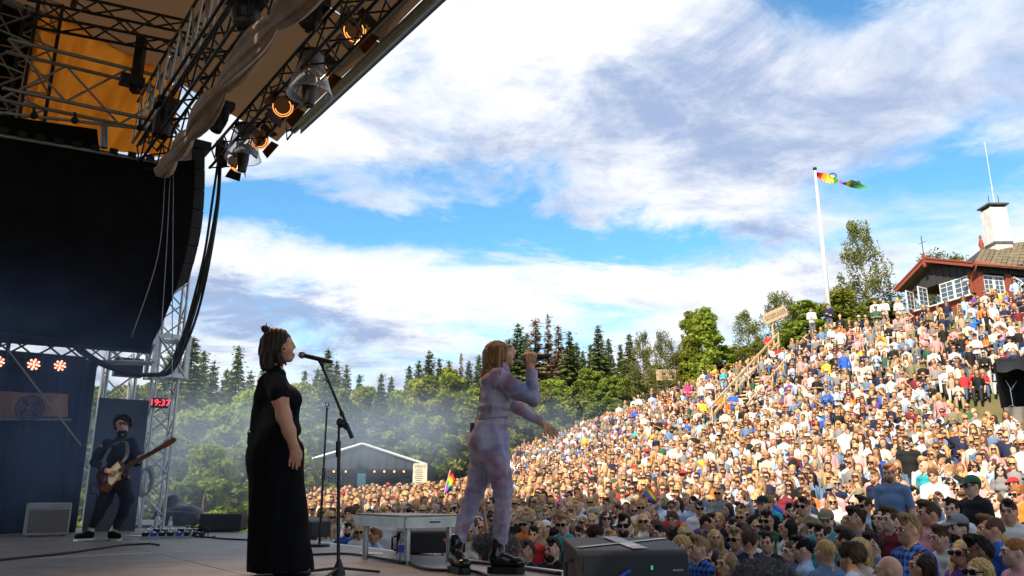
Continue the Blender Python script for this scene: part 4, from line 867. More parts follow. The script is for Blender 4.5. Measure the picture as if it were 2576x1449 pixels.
body += F3.chain([(334, 1114), (344, 1163, .03), (350, 1160, -.14)], [11, 8, 5.5]) + F3.chain([(350, 1160, -.14), (352, 1155, -.17)], [6, 6.5])
for i in range(4): body += F3.chain([(347 + i * 3.4, 1152 - i * 1.6, -.17), (347 + i * 3.4, 1148.5 - i * 1.6, -.19), (349 + i * 3.4, 1152.5 - i * 1.6, -.215)], [2.0, 1.9, 1.6], .003)
body += F3.chain([(278, 1212), (262, 1264, -.05), (228, 1332, 0)], [16, 11, 6.5]) + F3.chain([(303, 1212), (322, 1257, -.06), (290, 1332, -.05)], [16, 11, 6.5])
sdf_obj('body', body, .0075, 'skin_pale', gtr)
jk = [F3.E(302, 1122, 34, .12, 16), F3.E(301, 1145, 31, .13, 34, k=.05), F3.E(293, 1186, 28, .13, 32, k=.05), F3.Cp((306, 1102), (304, 1112), 12, 18, .03)]
jk += F3.chain([(270, 1119), (248, 1143, -.03), (237, 1163, -.05), (264, 1182, -.21)], [13.5, 11.5, 10, 7.5], .03) + F3.chain([(333, 1115), (342, 1142, .02), (344, 1164, .02), (350, 1161, -.11)], [13.5, 11.5, 10, 7.5], .03)
sdf_obj('jacket', jk, .008, 'jacket_navy', gtr, folds(.005, 26, 21))
pt = [F3.E(290, 1204, 33, .15, 20), F3.E(290, 1216, 35, .15, 22, k=.04)] + F3.chain([(277, 1214), (263, 1262, -.05), (248, 1295, -.03), (233, 1323, 0)], [19, 14.5, 11.5, 9.5], .04) + F3.chain([(304, 1214), (321, 1254, -.06), (308, 1293, -.05), (295, 1322, -.05)], [19, 15, 12, 10.5], .04)
sdf_obj('trousers', pt, .008, 'pants_navy', gtr, folds(.005, 24, 31))
hc = [F3.E(309, 1058, 21, .115, 15, .03), F3.E(309, 1066, 22, .09, 19, .045, .02)]
for i in range(60):
    a = rnd.uniform(0, 6.283); e = rnd.uniform(-.9, 1.45); hc.append(F3.E(309 + 20.5 * math.cos(a) * math.cos(e * .7), 1064 - 17 * math.sin(e), 4.2, .022, 4.2, .095 * math.sin(a) * math.cos(e * .7) + .035, .010))
hc += [F3.E(308.5, 1080, 13.5, .10, 19, -.10, .010, -1)]
sdf_obj('hair', hc, .0075, 'hair_dark', gtr, folds(.004, 70, 9))
sdf_obj('beard', [F3.E(308, 1088.5, 12.0, .076, 9.5, -.030), F3.E(308, 1079.5, 6.5, .02, 1.6, -.098, .006), F3.E(308, 1079, 8.5, .03, 6.0, -.115, .006, -1), F3.E(308, 1083, 4.2, .02, 1.3, -.105, .004, -1)], .006, 'hair_dark', gtr)
for x in (304, 313.5):
    m = MB(); m.ball(F3.J(x, 1068, -.098), .011, 8, 6, (1, .8, .7)); m.build('eye', 'eye_dark', gtr, smooth=True)
    m = MB(); m.tube([F3.J(x - 4, 1063.8, -.112), F3.J(x, 1062.4, -.118), F3.J(x + 4, 1063.8, -.112)], .006, 6); m.build('eyebrow', 'hair_dark', gtr)
for (ax_, ay, tx_, ty_, ddy) in ((228, 1345, 203, 1352, -.12), (280, 1346, 305, 1350, -.16)):
    h0 = F3.J(ax_, ay, 0); t0 = F3.J(tx_, ty_, ddy); h0.z = .055; t0.z = .05; d = (t0 - h0).normalized(); t0 = h0 + d * .17; sd = Vector((-d.y, d.x, 0))
    sdf_obj('shoe', [C(h0, t0, .042, .040, .02), C(h0 + Vector((0, 0, .03)), lerp(h0, t0, .5) + Vector((0, 0, .012)), .042, .034, .02), HS((0, 0, .02), (0, 0, 1))], .008, 'trouser_black', gtr)
    m = MB(); m.prism([Vector((e.x, e.y, .002)) + d * math.cos(a) * .05 + sd * math.sin(a) * .046 for a in (i * math.pi / 9 for i in range(18)) for e in ((h0 if math.cos(a) < 0 else t0),)], (0, 0, .024)); m.build('sole', 'shoe_sole', gtr)
    sdf_obj('sock', [C(h0 + Vector((0, 0, .03)), F3.J(ax_ + (4 if ax_ < 250 else 11), 1322, 0), .038, .036)], .009, 'sock_white', gtr)
# electric guitar
gb = F3.J(283, 1196, -.20); ge = F3.J(424, 1118, -.30); gd = (ge - gb).normalized(); gn = Vector((-.1, -1, .1)); gn = (gn - gd * gn.dot(gd)).normalized(); gu = gn.cross(gd).normalized()
if gu.z < 0: gu = -gu
guitar = empty('electric_guitar', gb, 'brown electric guitar with cream pickguard held by the guitarist', 'guitar')
def gp(u, v, w=0.0): return gb + gd * u + gu * v + gn * w
outl = [(-.20, .02), (-.19, .10), (-.13, .155), (-.05, .14), (.01, .115), (.08, .125), (.14, .145), (.165, .12), (.17, .06), (.165, .02), (.165, -.03), (.13, -.05), (.155, -.085), (.20, -.105), (.185, -.14), (.11, -.135), (.03, -.115), (-.05, -.15), (-.13, -.165), (-.185, -.11)]
m = MB(); m.prism([gp(u, v, -.02) for u, v in outl], gn * .042); m.build('guitar_body', 'guitar_body', guitar)
pg = [(-.03, .03), (-.05, .09), (.01, .085), (.07, .10), (.13, .115), (.14, .08), (.15, .03), (.15, -.03), (.12, -.05), (.10, -.11), (.03, -.10), (-.04, -.12), (-.06, -.06)]
m = MB(); m.prism([gp(u, v, .0235) for u, v in pg], gn * .004); m.build('pickguard', 'pickguard', guitar)
m = MB(); m.box(gp(.42, 0, .025), .62, .05, .022, (gd, gu, gn)); m.build('neck', 'guitar_neck', guitar)
m = MB(); m.prism([gp(u, v, .012) for u, v in ((.73, -.026), (.73, .026), (.78, .045), (.90, .04), (.925, .01), (.90, -.02), (.80, -.03))], gn * .018); hs = m.build('headstock', 'guitar_neck', guitar)
for i in range(6): m = MB(); m.tube([gp(.765 + i * .024, .045, .02), gp(.765 + i * .024, .068, .02)], .006, 6); m.build('tuning_peg', 'chrome', guitar)
m = MB(); m.box(gp(-.09, 0, .03), .07, .08, .012, (gd, gu, gn)); m.build('bridge', 'chrome', guitar)
for v in (-.09, -.12): m = MB(); m.lathe(gp(-.02 + v * .5, v, .024), gp(-.02 + v * .5, v, .1), [(0, .012), (.016, .011), (.017, .001)], 10); m.build('knob', 'chrome', guitar)
m = MB()
for i in range(6): m.tube([gp(-.09, -.022 + i * .009, .036), gp(.74, -.017 + i * .007, .039)], .0012, 4)
m.build('strings', 'chrome', guitar)
m = MB(); stp = bez(gp(-.19, .03, -.01), F3.J(256, 1150, -.1), F3.J(285, 1100, -.12), F3.J(318, 1112, -.14), 12) + bez(F3.J(318, 1112, -.15), F3.J(324, 1130, -.165), F3.J(322, 1150, -.17), gp(.16, .10, -.01), 12)
for i in range(len(stp) - 1):
    a_, b_ = stp[i], stp[i + 1]; w_ = Vector((1, 0, .1)) * .024; m.add([a_ - w_, a_ + w_, b_ + w_, b_ - w_], [(0, 1, 2, 3)])
m.build('strap', 'strap', guitar, fix=False)
cable('guitar_cable', [gp(-.19, -.10), F3.J(232, 1215, -.2), F3.J(228, 1240, -.2), F3.J(243, 1245, -.15), F3.J(238, 1280, -.1), on_z(226, 1350), on_z(212, 1362), on_z(280, 1360), on_z(330, 1358)], .006, 'thin black cable looping down from the guitar')

# ------------------------------------------------------------------ microphone stands
ms = empty('microphone_stand', on_z(855, 1444), 'black boom microphone stand beside the singer in black', 'microphone stand', 'microphone stands on the stage')
G1 = Fig(6.05); p0 = on_z(851, 1447); k1 = G1.J(856, 1060)
rod('lower_tube', p0, G1.J(852, 1150), .0125, 'black_steel', ms); rod('sleeve', G1.J(850.5, 1150), G1.J(851.5, 1110), .019, 'black_plastic', ms); rod('upper_tube', G1.J(851.5, 1115), G1.J(853, 1070), .010, 'black_steel', ms)
m = MB(); m.ball(G1.J(854, 1062), .030, 12, 8, (.8, .8, 1.1)); m.box(G1.J(862, 1066), .03, .03, .06); m.tube([G1.J(862, 1070), G1.J(869, 1077)], .008, 6); m.ball(G1.J(869, 1078), .011, 8, 5); m.build('knuckle', 'black_plastic', ms, smooth=True)
rod('boom', G1.J(886, 1102), G1.J(808, 915), .0105, 'black_steel', ms); rod('boom_grip', G1.J(886, 1102), G1.J(871, 1066), .016, 'black_plastic', ms); rod('boom_collar', G1.J(862, 1046), G1.J(858, 1036), .017, 'black_plastic', ms); rod('boom_joint', G1.J(827, 961), G1.J(824, 954), .014, 'black_plastic', ms)
m = MB(); m.tube([G1.J(812, 924), G1.J(808, 912), G1.J(805, 906)], [.011, .017, .020], 10); m.build('microphone_clip', 'black_plastic', ms, smooth=True)
m = MB(); m.lathe(p0, p0 + ZV, [(0, .05), (.03, .045), (.09, .02), (.11, .014)], 12); m.build('hub', 'black_plastic', ms)
for a in (.4, 2.6, 4.6): m = MB(); m.tube([p0 + ZV * .05, p0 + Vector((math.cos(a) * .30, math.sin(a) * .30, .012))], .010, 6); m.build('leg', 'black_steel', ms)
microphone(G1.J(751, 891), G1.J(836, 911), 'black microphone on the boom stand before the singer in black', .018, .0275)
m2 = empty('microphone_stand', on_z(802, 1375), 'straight microphone stand on a round base with an empty clip', 'microphone stand', 'microphone stands on the stage')
p0 = on_z(803, 1375); G2 = Fig(p0.y)
rod('lower_tube', p0, G2.J(814, 1180), .014, 'black_steel', m2); rod('sleeve', G2.J(813, 1205), G2.J(814.5, 1178), .020, 'black_plastic', m2); rod('upper_tube', G2.J(814, 1180), G2.J(822.5, 1032), .0105, 'black_steel', m2)
m = MB(); m.lathe(p0, p0 + ZV, [(0, .115), (.02, .115), (.03, .10), (.032, .012)], 24); m.build('base', 'black_steel', m2)
m = MB(); m.tube([G2.J(822.5, 1034), G2.J(823, 1026)], .014, 8)
for sg in (-1, 1): m.tube([G2.J(823, 1024), G2.J(823 + sg * 4, 1019), G2.J(823 + sg * 3.4, 1013)], .006, 6)
m.build('clip', 'black_plastic', m2)

# ------------------------------------------------------------------ riser, monitors, props
def deck_riser():
    a, b, c = on_z(918, 1404), on_z(1023, 1418), on_z(1116, 1410)
    root = empty('riser_table', (a + c) / 2, 'low metal stage riser on four legs beside the jumpsuit singer', 'riser')
    e1 = (b - a); e1 = e1.normalized(); 
    z1 = .40; h0 = at(902, 1304, a.y + .0).z
    T = [(902, 1291), (1019, 1307), (1143, 1299), (1020, 1286)]
    zt = .375
    P_ = [on_z(x, y, zt) for x, y in ((902, 1294), (1019, 1303), (1143, 1300))]
    n1, n2_ = P_[0], P_[1]; n3 = P_[2]; n4 = n1 + (n3 - n2_)
    # squared-up top
    c0 = (a + c) / 2; d1 = (b - a).normalized(); d2 = (c - b); d2 = (d2 - d1 * d2.dot(d1)).normalized(); L1 = (b - a).length; L2 = abs((c - b).dot(d2))
    o = b + d1 * .06 - d2 * .06; cs = [o, o - d1 * (L1 + .16), o - d1 * (L1 + .16) + d2 * (L2 + .14), o + d2 * (L2 + .14)]
    m = MB(); m.prism([Vector((p.x, p.y, zt)) for p in cs], (0, 0, .012)); m.build('top_board', 'deck', root)
    for i in range(4):
        p, q = cs[i], cs[(i + 1) % 4]; d = (q - p).normalized(); nn = Vector((d.y, -d.x, 0)); mid = (p + q) / 2
        if nn.dot(mid - (cs[0] + cs[2]) / 2) < 0: nn = -nn
        m = MB(); m.box(mid + Vector((0, 0, zt - .048)) + nn * .004, (q - p).length + (.008 if i % 2 else 0), .025, .085, (d, nn, ZV)); m.box(mid + Vector((0, 0, zt - .012)) + nn * .02, (q - p).length, .008, .02, (d, nn, ZV)); m.build('side_rail', 'alu', root)
    for p in (a, b, b + d2 * L2, a + d2 * L2): rod('leg', Vector((p.x, p.y, 0)), Vector((p.x, p.y, zt - .03)), .027, 'alu', root)
    mp = (cs[0] + cs[3]) / 2; m = MB(); m.box(Vector((mp.x, mp.y, zt - .045)) + d1 * .021, .006, .10, .012, (d1, d2, ZV)); m.build('slot', 'black_plastic', root)
    return root
deck_riser()
def wedge(c, w, dp, hb, hf, yaw, label, tape=False, cat='speaker', group='black stage monitors', name='stage_monitor', wheels=False, front=False, handle=True, logo=False):
    """c floor centre; slanted top: hb at back, hf at front"""
    X = Vector((math.cos(yaw), math.sin(yaw), 0)); Y_ = Vector((-X.y, X.x, 0)); root = empty(name, c, label, cat, group); c = Vector(c)
    pr_ = [(-dp / 2, .012), (dp / 2, .012), (dp / 2, hb * .93), (dp * .44, hb), (-dp * .44, hf), (-dp / 2, hf * .9)]
    m = MB(); bm = bmesh.new()
    vs = [[bm.verts.new(c + X * (sx_ * w / 2) + Y_ * v + ZV * z) for v, z in pr_] for sx_ in (-1, 1)]
    n = len(pr_); bm.faces.new(vs[0]); bm.faces.new(list(reversed(vs[1])))
    for i in range(n): bm.faces.new((vs[0][i], vs[1][i], vs[1][(i + 1) % n], vs[0][(i + 1) % n]))
    bmesh.ops.bevel(bm, geom=bm.edges[:], offset=.012, segments=2, affect='EDGES', profile=.5); bm.verts.ensure_lookup_table(); bm.faces.ensure_lookup_table()
    bm.verts.index_update(); m.add([v.co.copy() for v in bm.verts], [tuple(v.index for v in f.verts) for f in bm.faces]); bm.free(); m.build('cabinet', 'cab_grain', root)
    tz = lambda v: hf + (hb - hf) * (v + dp * .44) / (dp * .88)
    if tape:
        for (a0, b0_) in (((-w * .47, -dp * .30), (w * .47, dp * .30)), ((-w * .05, dp * .42), (w * .08, -dp * .42))):
            aa = c + X * a0[0] + Y_ * a0[1] + ZV * (tz(a0[1]) + .0035 + (.002 if a0[0] > -w * .1 else 0)); bb = c + X * b0_[0] + Y_ * b0_[1] + ZV * (tz(b0_[1]) + .0035 + (.002 if a0[0] > -w * .1 else 0)); d = (bb - aa).normalized(); sdv = d.cross(ZV).normalized()
            q = .028 if abs(a0[0]) > .2 else .05
            m = MB(); m.prism([aa - sdv * q, aa + sdv * q, bb + sdv * q, bb - sdv * q], (0, 0, .001)); m.build('tape_strip', 'tape_white', root)
    m = MB(); m.box(c - Y_ * (dp / 2 + .004) + ZV * hf * .5, w * .9, .01, hf * .78, (X, Y_, ZV)); m.build('front_grille', 'grille', root)
    m = MB(); m.box(c + X * (w / 2 + .004) + ZV * (hf * .55), .01, dp * .5, .035, (X, Y_, ZV)); m.build('side_rail', 'black_plastic', root)
    m = MB(); m.tube([c - X * (w / 2) + ZV * hf * .75 - Y_ * .1, c - X * (w / 2 + .04) + ZV * hf * .7 - Y_ * .1, c - X * (w / 2 + .04) + ZV * hf * .2 - Y_ * .1, c - X * (w / 2) + ZV * hf * .15 - Y_ * .1], .010, 6); m.build('handle', 'black_steel', root)
    return root, X, Y_
# big monitor at the lower right, its slanted lid towards the audience
F4 = Fig(5.0)
cW = on_z(1560, 1500); cW = Vector((.665, 5.02, 0))
w4, X4, Y4 = wedge(cW, .645, .52, .30, .255, math.radians(6), 'big black monitor with a white tape cross on its lid', tape=True)
m = MB(); m.box(cW + X4 * .10 - Y4 * .268 + ZV * .16, .012, .006, .022, (X4, Y4, ZV)); m.build('green_tag', 'label_green_glow', w4)
m = MB(); m.box(cW + X4 * .25 - Y4 * .268 + ZV * .145, .07, .006, .022, (X4, Y4, ZV)); bg4 = m.build('badge', 'black_plastic', w4); text_part('lettering', 'ADAMSON', .016, frame(cW + X4 * .25 - Y4 * .272 + ZV * .145, X4, ZV), 'label_white', bg4, .0008, fit=.06)
m = MB(); m.tube([cW - X4 * .12 - Y4 * .30 + ZV * .10, cW - X4 * .03 - Y4 * .29 + ZV * .15], .012, 8); m.build('plug', 'plug_blue', w4)
cm = on_z(1040, 1398); w5, X5, Y5 = wedge((cm.x + .12, cm.y + .35, 0), .66, .42, .25, .22, math.radians(8), 'black monitor standing under the riser')
c5 = Vector((cm.x + .12, cm.y + .35, 0)); m = MB(); m.box(c5 + X5 * .14 - Y5 * .22 + ZV * .135, .045, .006, .03, (X5, Y5, ZV)); m.build('orange_label', 'label_orange', w5); m = MB(); m.box(c5 + X5 * .16 - Y5 * .22 + ZV * .10, .05, .006, .01, (X5, Y5, ZV)); m.build('badge', 'label_white', w5)
cm = on_z(790, 1350); wedge((cm.x - .03, cm.y - .2, 0), .40, .42, .27, .22, math.radians(60), 'black monitor half hidden behind the singer in black')
cm = on_z(563, 1336); wedge((cm.x, cm.y - .05, 0), .62, .42, .27, .19, math.radians(186), 'black monitor on the floor left of the singer in black')
cm = on_z(446, 1322); wedge((cm.x, cm.y - .1, 0), .62, .42, .26, .20, math.radians(160), 'black monitor at the foot of the silver tower')
# dark tarp heap at the tower foot
c = on_z(408, 1318); ph = [S((c.x, c.y + .6, .10), (.42, .35, .30)), S((c.x - .15, c.y + .7, .25), (.24, .3, .32), .1), S((c.x + .25, c.y + .6, .08), (.30, .3, .18), .1), HS((0, 0, .004), (0, 0, 1))]
tag(sdf_obj('tarp_heap', ph, .03, 'black_plastic', None, folds(.03, 9, 4)), 'dark tarp heaped at the foot of the silver tower', 'tarp')
# pedalboard
c = on_z(420, 1354); pb_ = empty('pedalboard', c, 'guitar pedalboard with switches on the floor by the guitarist', 'pedalboard'); X = Vector((.97, .24, 0)); Y_ = Vector((-.24, .97, 0))
m = MB(); m.prism([c - X * .30 - Y_ * .15, c + X * .30 - Y_ * .15, c + X * .30 + Y_ * .15 + ZV * .06, c - X * .30 + Y_ * .15 + ZV * .06], (0, 0, .03)); m.build('board', 'alu_dark', pb_)
for i in range(6):
    for j in range(2):
        p = c + X * (-.25 + i * .10) + Y_ * (-.07 + j * .15) + ZV * (.045 + j * .035 + .012); m = MB(); m.bevel_box(p, .075, .11, .045, .006, (X, Y_, (ZV - Y_ * .2).normalized())); pd = m.build('pedal', ['black_plastic', 'alu_dark', 'plug_blue', 'label_white', 'black_plastic', 'black_steel'][(i * 2 + j * 3) % 6], pb_)
        m = MB(); m.lathe(p + ZV * .02, p + ZV, [(0, .012), (.012, .010), (.013, .001)], 8); m.build('switch', 'chrome', pd)
m = MB(); m.tube([c + X * .32 + ZV * .03, c + X * .42 + ZV * .16, c + X * .50 + ZV * .10, c + X * .50, c + X * .60 + ZV * .02], .008, 6); m.build('patch_cable', 'cable_black', pb_)
c = on_z(372, 1328); m = MB(); m.prism([c - X * .2 - Y_ * .1, c + X * .2 - Y_ * .1, c + X * .2 + Y_ * .1 + ZV * .08, c - X * .2 + Y_ * .1 + ZV * .08], (0, 0, .05)); tag(m.build('effects_unit', 'alu_dark'), 'flat grey effects unit behind the setlist papers', 'effects unit')
def bottle(p, h, label, r=.032):
    root = empty('water_bottle', p, label, 'bottle', 'water bottles on the stage')
    m = MB(); m.lathe(p, p + ZV, [(0.002, .001), (.002, r * .9), (.015, r), (h * .3, r), (h * .33, r * .94), (h * .6, r), (h * .72, r * .8), (h * .86, r * .42), (h * .9, r * .40)], 18); m.build('bottle_body', 'bottle', root, smooth=True)
    m = MB(); m.lathe(p + ZV * h * .89, p + ZV, [(0, r * .45), (h * .1, r * .45), (h * .105, .001)], 14); m.build('cap', 'label_white', root)
    m = MB(); m.lathe(p + ZV * h * .36, p + ZV, [(0, r * 1.015), (h * .22, r * 1.015)], 18); m.build('wrapper', 'plug_blue' if h > .22 else 'label_white', root, smooth=True)
bottle(on_z(1010, 1417), .245, 'water bottle standing by the riser leg', .036); bottle(on_z(390, 1334), .21, 'water bottle left of the pedalboard'); bottle(on_z(427, 1332), .20, 'water bottle behind the pedalboard')
def paper(px, py, w, d, yaw, label):
    c = on_z(px, py, .004); X = Vector((math.cos(yaw), math.sin(yaw), 0)); Y_ = Vector((-X.y, X.x, 0)); m = MB()
    m.grid(lambda u, v: c + X * (w * (u - .5)) + Y_ * (d * (v - .5)) + ZV * (.002 + .003 * math.sin(u * 5)), 6, 6); tag(m.build('setlist_paper', 'white_paper', fix=False), label, 'paper', 'papers on the stage floor')
paper(936, 1392, .21, .3, .2, 'white setlist paper on the floor left of the riser'); paper(800, 1389 - 18, .2, .1, .1, 'white paper by the round stand base'); paper(360, 1341, .30, .21, .3, 'farther white paper on the floor before the pedalboard'); paper(352, 1348, .30, .21, .1, 'nearer white paper on the floor before the pedalboard')
# cables over the floor
def fcable(pts, label, r=.011): cable('floor_cable', [on_z(x, y, r + .002) for x, y in pts], r, label, group='cables on the stage floor')
fcable([(-40, 1412), (60, 1402), (150, 1393), (230, 1382), (300, 1372), (345, 1369), (380, 1368), (400, 1371)], 'black cable crossing the floor at the lower left')
fcable([(490, 1350), (520, 1351), (560, 1355), (640, 1359), (700, 1362)], 'black cable running right from the pedalboard')
fcable([(700, 1400), (790, 1395), (870, 1393), (930, 1400), (975, 1408), (1020, 1416)], 'black cable on the floor between the stands and the riser')
fcable([(1030, 1416), (1060, 1428), (1100, 1434), (1180, 1436), (1220, 1446), (1260, 1462)], 'black cable curving under the jumpsuit singer', .014)
fcable([(1176, 1413), (1230, 1418), (1300, 1427), (1410, 1443)], 'black cable along the front edge of the stage', .016)
lp = empty('cable_coil', on_z(500, 1352), 'tangle of black cable right of the pedalboard', 'cable'); c = on_z(498, 1350); m = MB()
for i in range(5): m.tube([c + Vector((.09 * math.cos(a) * (1 + .2 * i) + rnd.uniform(-.02, .02), .08 * math.sin(a), .05 + .04 * math.sin(a * 1.0 + i) + .012 * i)) for a in (k * math.pi / 8 for k in range(17))], .008, 5, cap=False)
m.build('loops', 'cable_black', lp, smooth=True)
for dx in (-.05, .06): m = MB(); m.bevel_box(c + Vector((dx, -.03, .035)), .06, .1, .06, .01); m.build('plug', 'black_plastic', lp)
# furry microphones in front of the stage
def deadcat(px, py, Y, rx, rz, ry, label):
    c = at(px, py, Y); root = empty('furry_microphone', c, label, 'microphone', 'furry grey microphones at the stage front'); rg = np.random.RandomState(int(px)); n = 5200
    d = rg.normal(size=(n, 3)); d /= np.linalg.norm(d, axis=1)[:, None]; R_ = np.array([rx, ry, rz]); p = d * R_
    nr = d / R_; nr /= np.linalg.norm(nr, axis=1)[:, None]; tip = p + nr * .05 * rg.uniform(.5, 1.2, (n, 1)) + rg.normal(size=(n, 3)) * .016 + np.array([0, 0, -.012])
    sd = np.cross(nr, rg.normal(size=(n, 3))); sd /= np.linalg.norm(sd, axis=1)[:, None]; sd *= .0022
    V = np.stack([p - sd, p + sd, tip], 1).reshape(-1, 3); me = np_mesh('fur', V, np.arange(n * 3).reshape(-1, 3), 'fur_grey', smooth=False); fo = link(bpy.data.objects.new('fur', me), root); fo['kind'] = 'stuff'
    m = MB(); m.ball(c, 1, 18, 10, (rx, ry, rz)); m.build('wind_cover', 'fur_grey', root, smooth=True)
    m = MB(); m.tube([c - ZV * rz * .8, Vector((c.x, c.y, -1.5))], .014, 8); m.build('stand', 'black_steel', root)
deadcat(1248, 1368, 7.9, .20, .085, .11, 'furry grey microphone behind the singer\'s boots')
deadcat(1920, 1450, 5.6, .19, .085, .12, 'furry grey microphone at the bottom edge among the front crowd')

# ------------------------------------------------------------------ terrain: flat floor before the stage, a natural amphitheatre to the right
RIDGE = [(1290, 1122, 62), (1400, 1085, 60), (1500, 1050, 58), (1600, 1010, 55), (1700, 965, 52), (1800, 928, 50), (1900, 890, 47), (2000, 832, 44), (2085, 800, 42), (2200, 772, 40), (2300, 752, 38), (2450, 728, 36.5), (2590, 705, 36)]   # heads of the last row
CPL = []
def ctl(px, py, Y, up=1.35): p = at(px, py, Y); CPL.append((p.x, p.y, p.z - up))
for r_ in RIDGE: ctl(*r_)
for q in ((1400, 1190, 38), (1500, 1165, 38), (1620, 1125, 40), (1844, 1000, 41, 1.6), (2000, 960, 38), (2200, 960, 34), (2424, 950, 31), (2576, 940, 30), (1700, 1130, 32), (1900, 1075, 31), (2100, 1075, 28), (2300, 1070, 26), (2500, 1060, 25), (1399, 1241, 22, 1.6), (1746, 1200, 22, 1.6), (2000, 1180, 20, 1.6), (2250, 1165, 18, 1.6), (2460, 1150, 18, 1.6), (2600, 1140, 18, 1.6), (900, 1228, 44, 1.6), (1100, 1222, 44, 1.6), (1250, 1190, 48, 1.6), (650, 1240, 35, 1.6)): ctl(*q)
for x in (-30, -15, -6, 0, 5, 10, 16): CPL.append((x, 13.5 if x > -5 else 22, -1.5))
for x in (-40, -20, 0, 20, 45): CPL.append((x, -25, -1.5)); CPL.append((x, 2, -1.5))
CPL += [(-45, 30, -1.2), (-45, 60, 0), (-40, 95, 2), (-10, 95, 4), (0, 75, 3.5), (10, 70, 4.5), (18, 60, 6.5), (24, 52, 8.6), (30, 46, 9.2), (40, 50, 9.5), (30, 38, 8.8), (40, 30, 9.0), (30, 24, 2.5), (34, 16, 1), (50, 10, 2), (20, 90, 6), (50, 90, 10)]
CPL = np.array(CPL); _A = np.sqrt(((CPL[:, None, :2] - CPL[None, :, :2]) ** 2).sum(-1) + .3); _n = len(CPL)
_S = np.zeros((_n + 1, _n + 1)); _S[:_n, :_n] = -_A - np.eye(_n) * 1.2 * -1; _S[:_n, _n] = 1; _S[_n, :_n] = 1
_S[:_n, :_n] = -_A + np.eye(_n) * -.0
_S[:_n, :_n] -= np.eye(_n) * -.6
_w = np.linalg.solve(_S, np.append(CPL[:, 2], 0))
def ground_np(X, Y):
    P = np.stack([np.ravel(X), np.ravel(Y)], 1); d = np.sqrt(((P[:, None] - CPL[None, :, :2]) ** 2).sum(-1) + .3); z = -d @ _w[:_n] + _w[_n]
    r = np.hypot(P[:, 0], P[:, 1] - 30); f = np.clip((r - 85) / 120, 0, 1); z = np.clip(z, -1.6, 12) * (1 - f) + 3 * f
    flat = (P[:, 1] < 11) & (np.abs(P[:, 0]) < 16) ; return np.where(flat, np.minimum(z, -1.5), np.maximum(z, -1.55)).reshape(np.shape(X))
def gz(x, y): return float(ground_np(np.array([x]), np.array([y]))[0])
mat('grass', (.075, .095, .025), .9, col2=(.16, .12, .06), vscale=.8, bump=.6, bscale=9)
def ax_(lo, hi, fine_lo, fine_hi, st_, grow=1.35):
    a = list(np.arange(fine_lo, fine_hi + .01, st_)); d = st_
    while a[-1] < hi: d *= grow; a.append(a[-1] + d)
    d = st_
    while a[0] > lo: d *= grow; a.insert(0, a[0] - d)
    return np.array(a)
gx, gy = ax_(-1500, 1500, -30, 45, .9), ax_(-1500, 1500, -6, 70, .9); GX, GY = np.meshgrid(gx, gy, indexing='ij'); GZ = ground_np(GX, GY)
V = np.stack([GX.ravel(), GY.ravel(), GZ.ravel()], 1); nx, ny = len(gx), len(gy); ii = (np.arange(nx - 1)[:, None] * ny + np.arange(ny - 1)[None]).ravel()
go = link(bpy.data.objects.new('ground', np_mesh('ground', V, np.stack([ii, ii + ny, ii + ny + 1, ii + 1], 1), 'grass'))); tag(go, 'grassy ground rising to an amphitheatre hillside', kind='structure')

# ------------------------------------------------------------------ trees
leaf_mat('leaf_bright', (.17, .24, .028), (.37, .40, .06), trans=.48); leaf_mat('leaf_mid', (.11, .17, .025), (.26, .30, .05), trans=.45); leaf_mat('leaf_birch', (.11, .14, .03), (.25, .25, .06), trans=.4); leaf_mat('needle', (.060, .105, .035), (.20, .235, .07), trans=.35); leaf_mat('needle_dead', (.15, .10, .06), (.34, .25, .17), trans=.2); leaf_mat('needle_pine', (.03, .06, .02), (.10, .13, .03), trans=.15)
mat('bark', (.09, .065, .045), .9, var=.35, vscale=8, bump=.6, bscale=20); mat('bark_birch', (.55, .52, .46), .8, col2=(.08, .07, .06), vscale=6, stretch=(1, 1, 3))
def leaf_cloud(rg, C_, Nrm, size, tint, aspect=1.6):
    n = len(C_); a = rg.normal(size=(n, 3)); a /= np.linalg.norm(a, axis=1)[:, None]; b = np.cross(a, Nrm + rg.normal(size=(n, 3)) * .7); b /= np.linalg.norm(b, axis=1)[:, None] + 1e-9
    s_ = (size * rg.uniform(.6, 1.3, n))[:, None]; a *= s_ * aspect / 2; b *= s_ / 2
    V = np.stack([C_ - a, C_ + b * .9 - a * .1, C_ + a, C_ - b * .9 - a * .1], 1).reshape(-1, 3); return V, np.arange(n * 4).reshape(-1, 4), np.repeat(tint, 1)
def crown_mesh(name, V, F, tint, material):
    me = np_mesh(name, V, F, material, smooth=False); at_ = me.attributes.new('tint', 'FLOAT', 'FACE'); at_.data.foreach_set('value', np.ascontiguousarray(tint, np.float32)); return me
def wood_mesh(name, segs, material, n=7):
    m = MB()
    for a, b, ra, rb in segs: m.tube([a, b], [ra, rb], n, cap=False)
    me = bpy.data.meshes.new(name); me.from_pydata(m.v, [], m.f); me.materials.append(MATS[material]); me.polygons.foreach_set('use_smooth', [True] * len(me.polygons)); me.update(); return me
